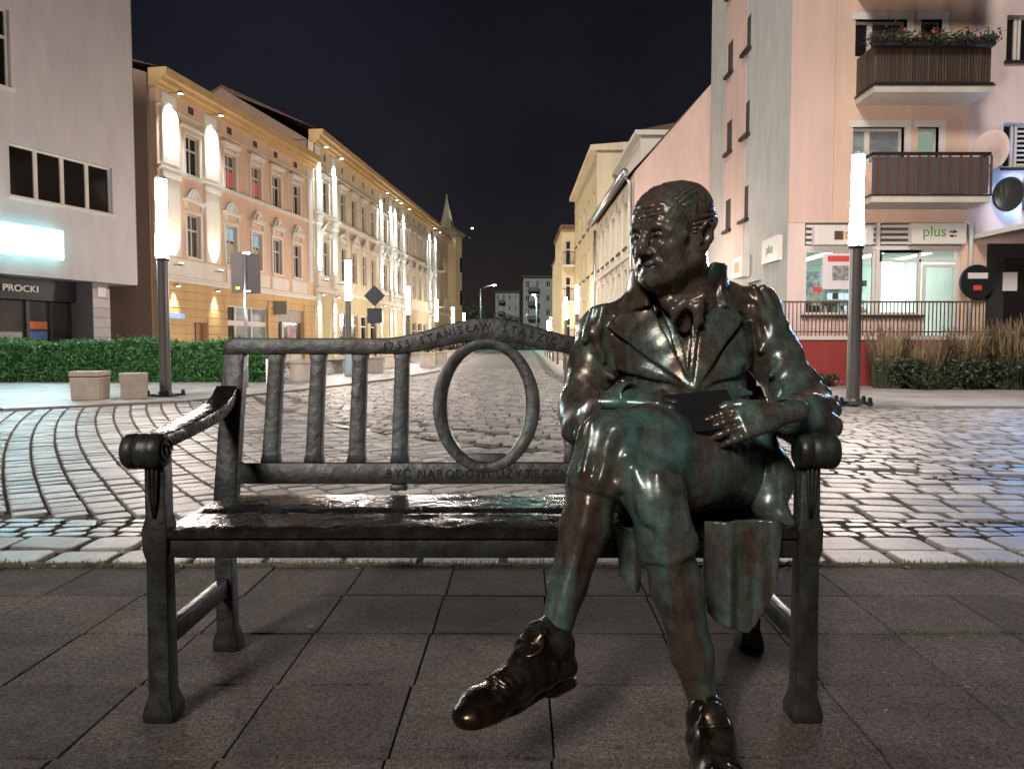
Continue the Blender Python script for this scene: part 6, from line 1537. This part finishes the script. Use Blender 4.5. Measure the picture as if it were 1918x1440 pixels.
G.chain([(-0.033,0.0760,-0.0545),(-0.014,0.0965,-0.0655),(0,0.0985,-0.0664),(0.014,0.0965,-0.0655),(0.033,0.0760,-0.0545)], [0.0022,0.0026,0.0026,0.0026,0.0022], 0.003, 's')
G.chain([(-0.018,0.082,-0.083),(0,0.088,-0.084),(0.018,0.082,-0.083)], [0.004,0.0045,0.004], 0.01, 's')   # under lip
G.ell((0,0.078,-0.098), (0.020,0.017,0.016), 0.02)                     # chin
for zz, yy in ((0.052,0.0895),(0.063,0.0875),(0.073,0.0835)):          # forehead lines
    G.chain([(-0.040,yy-0.0105,zz+0.003),(-0.022,yy-0.003,zz),(0,yy+0.0006,zz-0.002),(0.022,yy-0.003,zz+0.001),(0.040,yy-0.0105,zz+0.004)], [0.001,0.0018,0.0022,0.0018,0.001], 0.006, 's')
for s in (-1,1): G.chain([(s*0.052,0.064,0.006),(s*0.066,0.044,0.012)], [0.0018,0.0015], 0.005, 's')
G.chain([(0,0.010,-0.10),(0,0.032,-0.116),(0,0.01,-0.15)], [0.034,0.024,0.03], 0.03)   # under-chin
G.cap((0,-0.025,-0.05), (0,-0.050,-0.20), 0.062, 0.070, 0.03)
x, y, z = G.ax[0][:,None,None], G.ax[1][None,:,None], G.ax[2][None,None,:]
G.d += 0.0007*np.sin(190*x+110*y+40*z)*np.sin(150*z-120*y+60*x) + 0.0005*np.sin(310*y+170*x)*np.sin(270*z+90*x)
hv, hf = G.mesh(); head = (H2W(hv), hf)
# hair: thick shell swept back from a receding hairline
K = Field((-0.125,-0.15,-0.12), (0.125,0.12,0.165), 0.0027)
x, y, z = K.ax[0][:,None,None], K.ax[1][None,:,None], K.ax[2][None,None,:]
def hairfn(x, y, z):
    c = (0,-0.018,0.044); r = (0.0855,0.104,0.0905)
    k0 = np.sqrt(((x-c[0])/r[0])**2+((y-c[1])/r[1])**2+((z-c[2])/r[2])**2); k1 = np.sqrt(((x-c[0])/r[0]**2)**2+((y-c[1])/r[1]**2)**2+((z-c[2])/r[2]**2)**2)
    e = k0*(k0-1)/np.maximum(k1,1e-6)
    th = np.arctan2(z-0.02, np.abs(x)+1e-6)
    ph = 26*th + 14*np.sin(9*y+2.0*np.sign(x)) + 5*np.sin(31*y+6*th) + 20*y
    e = e + 0.0022*np.sin(ph) + 0.0010*np.sin(2.3*ph+40*y) + 0.003*np.sin(19*y+5*th)
    g = np.interp(z, [-0.05,-0.02,0.02,0.05,0.085,0.10,0.12,0.14], [0.006,0.014,0.016,0.030,0.046,0.052,0.047,0.044]) + 0.012*np.exp(-(x/0.03)**2)*(z > 0.06)
    e = np.maximum(e, (y-g)*0.75)
    lw = np.interp(y, [-0.12,-0.05,-0.03,-0.008,0.012,0.03], [-0.085,-0.075,-0.055,-0.002,-0.040,-0.045]) 
    e = np.maximum(e, (lw-z)*0.75)
    return e
K.put(hairfn, (-0.12,-0.14,-0.11), (0.12,0.11,0.16), 0.0, 'u', 0.0)
kv, kf = K.mesh(); hair = (H2W(kv), kf)

# ------------------------------------------------------------------ hands
def hand(field, wrist, fwd, up, side, curl, s=1.12, spread=0.10, thumb_out=0.7):
    """wrist point, fwd along the fingers, up = back of the hand, side = +1 when the thumb lies along fwd x up"""
    w_ = np.array(wrist, float); f = np.array(fwd, float); f /= np.linalg.norm(f)
    u = np.array(up, float); u -= f*(u@f); u /= np.linalg.norm(u); t = np.cross(f, u)*side
    def W(a, b, c): return w_ + s*(a*f + b*u + c*t)
    field.chain([W(-0.06,0.0,0.0), W(0.0,0.0,0.0), W(0.03,0.002,0.004)], [0.027*s,0.026*s,0.028*s], 0.015, flat=(u,0.72))
    for c in (-0.028,-0.010,0.010,0.028):
        field.cap(W(0.015,0.0,c*0.7), W(0.082,0.004-abs(c)*0.12,c), 0.015*s, 0.0135*s, 0.014)
    for i, (c, L, r) in enumerate(((0.031,0.070,0.0098),(0.0105,0.079,0.0102),(-0.0105,0.073,0.0098),(-0.031,0.057,0.0086))):
        p = np.array((0.085, 0.003-abs(c)*0.12, c)); ang = curl[i]*0.55; dirc = c*spread/0.03*0.12
        pts = [W(*p)]; rr = [r*1.08*s]
        for seg, fr in enumerate((0.44,0.31,0.25)):
            st = np.array((math.cos(ang)*math.cos(dirc), -math.sin(ang), math.sin(dirc)))*L*fr
            p = p+st; pts.append(W(*p)); rr.append(r*s*(1.0-0.07*(seg+1))); ang += curl[i]*(0.75 if seg == 0 else 0.5)
        field.chain(pts, rr, 0.0045)
        field.ell(pts[1], (r*1.12*s,)*3, 0.005)
    p0 = np.array((0.018,-0.006,0.028)); p1 = p0+np.array((0.036,-0.010,0.022*thumb_out)); p2 = p1+np.array((0.032,-0.008,0.008*thumb_out)); p3 = p2+np.array((0.024,-0.006,-0.002))
    field.chain([W(*p0), W(*p1), W(*p2), W(*p3)], [0.016*s,0.0135*s,0.0115*s,0.0095*s], 0.008)
HF = Field((0.23,1.86,0.72), (0.50,2.13,0.97), 0.003)
hand(HF, P(1168,750,2.01), (0.93,-0.25,0.05), (0.05,-0.45,1), -1, (0.35,0.45,0.55,0.6))
hand_r = HF.mesh()
HG = Field((0.46,1.80,0.66), (0.78,2.10,0.94), 0.003)
hand(HG, P(1450,778,1.925), (-0.95,-0.22,-0.18), (0.10,-0.85,0.52), 1, (0.25,0.32,0.4,0.5), s=1.12, spread=0.03, thumb_out=0.9)
hand_l = HG.mesh()
body_me = np_mesh('body', [legs, head, hand_r, hand_l]); body_me.materials.append(BR); body_me.materials.append(BR_DARK)
mi = np.zeros(len(body_me.polygons), np.int32); n0 = len(legs[1]); mi[n0:n0+len(head[1])] = 1; body_me.polygons.foreach_set('material_index', mi)
body = spart('body', body_me, BR)
hair_o = spart('hair', np_mesh('hair', [hair]), BR_DARK)

# ------------------------------------------------------------------ tailcoat
C = Field((0.12,1.88,0.50), (0.97,2.60,1.31), 0.0042)
C.ell((0.525,2.29,0.68), (0.195,0.150,0.15), 0.05)
C.ell((0.52,2.28,0.83), (0.178,0.140,0.17), 0.06)
C.ell((0.51,2.325,0.985), (0.205,0.140,0.150), 0.06)
C.chain([(0.305,2.36,1.055),(0.40,2.35,1.085),(0.50,2.35,1.10),(0.62,2.35,1.110),(0.725,2.36,1.105)], [0.062,0.072,0.082,0.076,0.064], 0.05)
T0 = C.d.copy()                                      # trunk alone, for lapels laid over it
# waist: coat fronts pulled to the button, hollow of the waistcoat opening
def front_shell(poly, off, th, k=0.004, op='u', ymax=2.36):
    fn2 = poly2d(poly); P_ = np.array(poly); lo = (P_[:,0].min(), 1.98, P_[:,1].min()); hi = (P_[:,0].max(), ymax, P_[:,1].max())
    sl, g = C.sub([q-0.02 for q in lo], [q+0.02 for q in hi]); t = T0[sl]; x, y, z = g
    e = np.maximum(np.maximum(np.abs(t-off)-th, fn2(x, z)), y-ymax)
    d = C.d[sl]
    if op == 'u':
        hh = np.maximum(k-np.abs(d-e),0)/k; C.d[sl] = np.minimum(d,e)-hh*hh*k*0.25
    else:
        hh = np.maximum(k-np.abs(d+e),0)/k; C.d[sl] = np.maximum(d,-e)+hh*hh*k*0.25
# sleeves
def sleeve(pts, rad, folds):
    C.chain(pts, rad, 0.035)
    for a, b, r in folds: C.cap(a, b, r, r*0.55, 0.026)
sleeve([(0.278,2.365,1.035),(0.250,2.36,0.93),(0.212,2.30,0.80),(0.215,2.24,0.765)], [0.078,0.073,0.066,0.062],
       [((0.195,2.33,0.97),(0.30,2.27,0.90),0.014),((0.19,2.30,0.90),(0.29,2.25,0.84),0.014),((0.165,2.30,0.84),(0.27,2.22,0.80),0.014),((0.165,2.26,0.78),(0.25,2.19,0.83),0.015),((0.16,2.22,0.74),(0.26,2.16,0.79),0.014),
        ((0.215,2.40,1.06),(0.235,2.28,1.03),0.014),((0.24,2.29,1.05),(0.27,2.27,0.95),0.010)])
sleeve([(0.215,2.24,0.765),(0.262,2.12,0.80),(0.305,2.035,0.845)], [0.062,0.058,0.052],
       [((0.19,2.16,0.74),(0.29,2.09,0.77),0.013),((0.23,2.13,0.73),(0.28,2.03,0.79),0.013)])
C.cap((0.285,2.065,0.825), (0.305,2.030,0.848), 0.052, 0.053, 0.006)       # cuff
C.cap((0.312,2.015,0.853), (0.340,1.975,0.877), 0.036, 0.050, 0.006, 's')
C.ell((0.735,2.35,1.115),(0.062,0.06,0.055),0.02)
C.ell((0.278,2.35,1.062),(0.058,0.06,0.05),0.02)
sleeve([(0.748,2.365,1.085),(0.790,2.34,0.97),(0.840,2.26,0.845),(0.845,2.19,0.805)], [0.080,0.076,0.070,0.066],
       [((0.80,2.30,1.06),(0.73,2.26,0.98),0.014),((0.84,2.28,0.98),(0.75,2.23,0.91),0.015),((0.87,2.25,0.91),(0.78,2.19,0.86),0.015),((0.90,2.21,0.86),(0.80,2.15,0.83),0.015),((0.915,2.17,0.815),(0.83,2.10,0.80),0.015),((0.76,2.28,1.09),(0.77,2.27,1.0),0.010),((0.715,2.28,1.11),(0.73,2.27,1.02),0.010)])
sleeve([(0.845,2.19,0.805),(0.80,2.10,0.800),(0.735,2.045,0.808)], [0.066,0.062,0.056],
       [((0.88,2.12,0.84),(0.79,2.05,0.85),0.013),((0.86,2.10,0.77),(0.78,2.03,0.77),0.014)])
C.cap((0.775,2.070,0.800), (0.745,2.045,0.804), 0.058, 0.060, 0.006)
C.cap((0.727,2.030,0.808), (0.700,2.005,0.810), 0.040, 0.056, 0.006, 's')
C.chain([(0.80,2.03,0.80),(0.865,2.08,0.775),(0.885,2.10,0.76)], [0.02,0.028,0.012], 0.02)     # cuff point resting on the arm
for a,b in (((0.72,2.30,1.165),(0.75,2.275,1.07)),((0.75,2.31,1.165),(0.785,2.285,1.06)),((0.775,2.33,1.155),(0.815,2.30,1.06)),((0.27,2.30,1.105),(0.25,2.275,1.02)),((0.245,2.31,1.10),(0.215,2.29,1.01))): C.cap(a,b,0.013,0.007,0.012)
# armhole seams and chest hollows
for a, b in (((0.335,2.25,1.10),(0.315,2.23,0.93)), ((0.69,2.25,1.12),(0.70,2.23,0.95))): C.cap(a, b, 0.010, 0.008, 0.018, 's')
# V opening showing waistcoat, then shirt front
V_in = [pp(1212,528), pp(1312,528), pp(1300,590), pp(1286,715), pp(1278,715), pp(1245,620), pp(1225,570)]
front_shell(V_in, -0.004, 0.016, 0.006, 's')
# waistcoat edges either side of the opening
front_shell([pp(1238,560), pp(1250,560), pp(1275,640), pp(1284,712), pp(1276,716), pp(1258,650)], 0.000, 0.010)
front_shell([pp(1308,548), pp(1322,540), pp(1304,630), pp(1290,714), pp(1282,712), pp(1292,620)], 0.002, 0.010)
# lapels
front_shell([pp(1194,540), pp(1143,612), pp(1200,660), pp(1283,726), pp(1272,690), pp(1236,610), pp(1216,556)], 0.017, 0.0085)
front_shell([pp(1336,530), pp(1366,560), pp(1398,597), pp(1350,650), pp(1287,726), pp(1291,690), pp(1306,610), pp(1318,556)], 0.019, 0.0085)
# second fold line under the lapels: coat edge running down and out from the button
front_shell([pp(1283,722), pp(1140,690), pp(1128,612), pp(1143,616), pp(1200,664)], 0.004, 0.009)
front_shell([pp(1287,722), pp(1425,690), pp(1428,600), pp(1398,601), pp(1352,654)], 0.004, 0.009)
# pulled creases to the button
for a, b, r in (((0.50,2.145,0.885),(0.37,2.20,0.93),0.012),((0.50,2.145,0.875),(0.36,2.20,0.84),0.012),((0.515,2.145,0.885),(0.66,2.19,0.95),0.013),((0.515,2.145,0.87),(0.68,2.19,0.86),0.013),((0.52,2.15,0.85),(0.66,2.17,0.78),0.013),((0.49,2.15,0.85),(0.38,2.17,0.77),0.012)):
    C.cap(a, b, r, r*0.5, 0.028)
C.ell((0.497,2.128,0.862), (0.012,0.008,0.012), 0.003)
# standing collar, open at the front
def collar(x, y, z):
    cx, cy_ = 0.495+0.05*(z-1.1), 2.325-0.25*(z-1.1)
    rr = 0.103 + 0.16*np.clip(z-1.15,0,1) + 0.35*np.clip(1.13-z,0,1)
    q = np.sqrt(((x-cx)/1.08)**2+((y-cy_)/1.0)**2)
    ang = np.arctan2(x-cx, -(y-cy_))
    gap = np.where(ang < 0, -ang-0.50, ang-0.42) 
    gap = gap - 1.6*(1.19-z)*(z < 1.19) - np.clip(z-1.19,0,1)*4.5
    topz = 1.236 - 0.010*np.cos(ang) + 0.006*np.sin(3*ang)
    e = np.maximum(np.abs(q-rr)-0.0085, z-topz); e = np.maximum(e, 1.03-z)
    return np.maximum(e, -gap*q)
C.put(collar, (0.34,2.15,1.03), (0.65,2.50,1.26), 0.012)
# turned-down collar fall, standing off the shoulder
def fall(x, y, z):
    cx, cy_ = 0.497, 2.33-0.1*(z-1.1)
    rr = 0.119 + 0.16*np.clip(1.225-z,0,0.07) + 0.55*np.clip(1.155-z,0,1)
    q = np.sqrt(((x-cx)/1.12)**2+(y-cy_)**2); ang = np.arctan2(x-cx, -(y-cy_))
    e = np.maximum(np.abs(q-rr)-0.008, np.maximum(z-1.222, 1.105+0.02*np.cos(2*ang)-z))
    return np.maximum(e, -(np.abs(ang)-0.80+2.2*np.clip(1.15-z,-0.1,0.1))*q)
C.put(fall, (0.26,2.12,1.08), (0.74,2.52,1.25), 0.010)
# skirts spreading over the hip to the bench end
C.chain([(0.67,2.22,0.72),(0.705,2.14,0.62),(0.70,2.08,0.56)], [0.09,0.080,0.045], 0.04)
C.chain([(0.70,2.10,0.62),(0.725,2.05,0.54),(0.742,2.03,0.525)], [0.035,0.02,0.012], 0.02)
C.chain([(0.37,2.24,0.72),(0.33,2.18,0.60),(0.32,2.16,0.54)], [0.08,0.06,0.03], 0.03)
x, y, z = C.ax[0][:,None,None], C.ax[1][None,:,None], C.ax[2][None,None,:]
C.d += 0.0018*np.sin(29*x+13*y+9*z)*np.sin(21*z-17*x) + 0.0012*np.sin(57*x-41*z)*np.sin(43*y+31*z)
coat = spart('tailcoat', np_mesh('tailcoat', [C.mesh()]), BR)
# tails hanging over the seat edge
def tail(px_poly, Y, amp, frq, ph, name):
    pts = [P(a, b, Y) for a, b in px_poly]; poly = [(q.x, q.z) for q in pts]; fn2 = poly2d(poly)
    xs = [q[0] for q in poly]; zs = [q[1] for q in poly]
    T = Field((min(xs)-0.03, Y-0.06, min(zs)-0.03), (max(xs)+0.03, Y+0.06, max(zs)+0.03), 0.0038)
    def fn(x, y, z):
        top = max(zs); w_ = 0.35+0.65*np.clip((top-z)/0.15,0,1)
        sh = Y + amp*w_*(np.sin(frq*x+ph+1.5*z)+0.4*np.sin(2.1*frq*x+ph*2)) 
        return np.maximum((np.abs(y-sh)-0.007)*0.6, fn2(x, z)+0.002)
    T.put(fn, (min(xs)-0.02,Y-0.05,min(zs)-0.02), (max(xs)+0.02,Y+0.05,max(zs)+0.02), 0.0)
    return spart(name, np_mesh(name, [T.mesh()]), BR)
tail([(1318,975),(1462,970),(1466,1000),(1452,1080),(1420,1176),(1404,1190),(1384,1184),(1362,1170),(1340,1166),(1326,1150),(1318,1080)], 1.952, 0.018, 52, 0.6, 'coat_tail')
tail([(1150,985),(1205,985),(1202,1098),(1196,1110),(1180,1104),(1160,1080)], 1.962, 0.010, 70, 1.2, 'coat_tail')

# ------------------------------------------------------------------ neckcloth
N_ = Field((0.36,2.06,1.00), (0.60,2.36,1.22), 0.0032)
N_.chain([(0.425,2.22,1.15),(0.450,2.185,1.120),(0.490,2.175,1.110),(0.530,2.195,1.125),(0.56,2.24,1.15)], [0.026,0.024,0.022,0.024,0.026], 0.02)
N_.ell((0.478,2.150,1.112), (0.018,0.016,0.017), 0.006)
N_.chain([(0.470,2.145,1.108),(0.452,2.140,1.092),(0.447,2.145,1.062)], [0.010,0.015,0.006], 0.008, flat=((0,1,0.2),0.6))
N_.chain([(0.486,2.145,1.108),(0.512,2.136,1.098),(0.518,2.140,1.066),(0.512,2.142,1.045)], [0.010,0.017,0.013,0.005], 0.008, flat=((0,1,0.2),0.6))
N_.chain([(0.50,2.14,1.12),(0.526,2.138,1.128),(0.522,2.142,1.10)], [0.008,0.011,0.007], 0.006, flat=((0,1,0.2),0.6))
N_.chain([(0.480,2.18,1.10),(0.488,2.19,1.05)], [0.036,0.020], 0.02, flat=((0,1,0),0.55))
x, y, z = N_.ax[0][:,None,None], N_.ax[1][None,:,None], N_.ax[2][None,None,:]
N_.d += 0.0015*np.sin(170*x+60*z)*np.sin(90*z+40*x)
spart('neckcloth', np_mesh('neckcloth', [N_.mesh()]), BR_DARK)

# ------------------------------------------------------------------ book held open on the knee
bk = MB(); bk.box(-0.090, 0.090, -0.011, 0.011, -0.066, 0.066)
bo = link('book', bk.mesh('book', 0.003), BR_DIRT_SHADE, statue)  # cover near-black: the shadow on it is put into the colour
bp_ = P(1312, 774, 1.945)
bo.matrix_local = Matrix.Translation(bp_-S0) @ Matrix.Rotation(R(-5),4,'Y') @ Matrix.Rotation(R(6),4,'Z') @ Matrix.Rotation(R(-48),4,'X')
pg = MB(); pg.box(-0.084, 0.084, 0.0115, 0.024, -0.060, 0.060); link('pages', pg.mesh('pages', 0.004), BR_DARK, bo)

# ------------------------------------------------------------------ buckled shoes
def shoe(heel, toe, ankle, name, s=1.12):
    """heel and toe: points on the sole line"""
    h_ = np.array(heel, float); t_ = np.array(toe, float); f = t_-h_; L = np.linalg.norm(f); f /= L
    a = np.array(ankle, float)-h_; u = a-f*(a@f); u /= np.linalg.norm(u); r = np.cross(f, u)
    def W(p, q, c): return h_ + L*p*f + s*q*u + s*c*r
    allp = np.array([W(p,q,c) for p in (-0.15,1.12) for q in (-0.05,0.20) for c in (-0.09,0.09)])
    S = Field(allp.min(0)-0.01, allp.max(0)+0.01, 0.0034)
    S.chain([W(0.06,0.030,0), W(0.30,0.034,0.002), W(0.55,0.030,0.004), W(0.80,0.026,0.003), W(0.93,0.022,0.0)], [0.034*s,0.036*s,0.042*s,0.044*s,0.032*s], 0.03, flat=(u,0.68))
    S.chain([W(0.08,0.045,0), W(0.10,0.085,0), W(0.14,0.115,0)], [0.034*s,0.034*s,0.034*s], 0.03)
    S.chain([W(0.18,0.095,0), W(0.36,0.070,0.002), W(0.55,0.048,0.003)], [0.034*s,0.036*s,0.034*s], 0.03)
    # heel block and sole welt
    S.chain([W(0.03,-0.004,0), W(0.17,-0.004,0)], [0.031*s,0.031*s], 0.004, flat=(u,0.45))
    S.chain([W(0.05,0.008,0), W(0.35,0.008,0.0), W(0.62,0.007,0.004), W(0.90,0.008,0.001)], [0.033*s,0.034*s,0.046*s,0.036*s], 0.003, flat=(u,0.22))
    # vamp creases, opening rim, tongue
    for p in (0.60,0.655,0.71): S.chain([W(p,0.064,-0.026), W(p+0.02,0.074,0.0), W(p,0.064,0.026)], [0.0035,0.0045,0.0035], 0.009, 's')
    for p in (0.575,0.63,0.685): S.chain([W(p,0.062,-0.024), W(p+0.02,0.072,0.0), W(p,0.062,0.024)], [0.004,0.006,0.004], 0.012)
    S.chain([W(0.10,0.118,-0.030), W(0.02,0.105,0.0), W(0.10,0.118,0.030)], [0.006,0.006,0.006], 0.006)
    S.chain([W(0.24,0.118,0), W(0.30,0.128,0), W(0.34,0.118,0)], [0.024*s,0.024*s,0.016*s], 0.01, flat=(f*0.7+u*0.7,0.35))
    S.chain([W(0.28,0.07,-0.040), W(0.32,0.105,-0.020), W(0.33,0.112,0.0), W(0.32,0.105,0.020), W(0.28,0.07,0.040)], [0.010,0.011,0.011,0.011,0.010], 0.006)
    o = spart(name, np_mesh(name, [S.mesh()]), BR_POL)
    # buckle: a proud oval ring with a bar
    q = MB(); pts = []
    nrm = u*0.75+f*0.66; nrm /= np.linalg.norm(nrm); tan = np.cross(r, nrm)
    c0 = W(0.375,0.110,0)+nrm*0.006
    for i in range(25):
        t = 2*math.pi*i/24; pts.append(tuple(c0 + tan*0.034*s*math.cos(t) + r*0.032*s*math.sin(t) - nrm*0.010*math.sin(t)**2))
    q.tube(pts, 0.0042*s, 8, cap=False); q.tube([tuple(c0-r*0.030*s-nrm*0.006), tuple(c0+nrm*0.003), tuple(c0+r*0.030*s-nrm*0.006)], 0.003*s, 6)
    me = q.mesh('buckle', 0, True); link('buckle', me, BR_POL, o)
    return o
shoe((0.128,1.800,0.200), (-0.105,1.545,0.205), tuple(AU), 'shoe')
shoe((0.462,1.830,0.012), (0.462,1.475,0.012), (0.462,1.80,0.14), 'shoe')
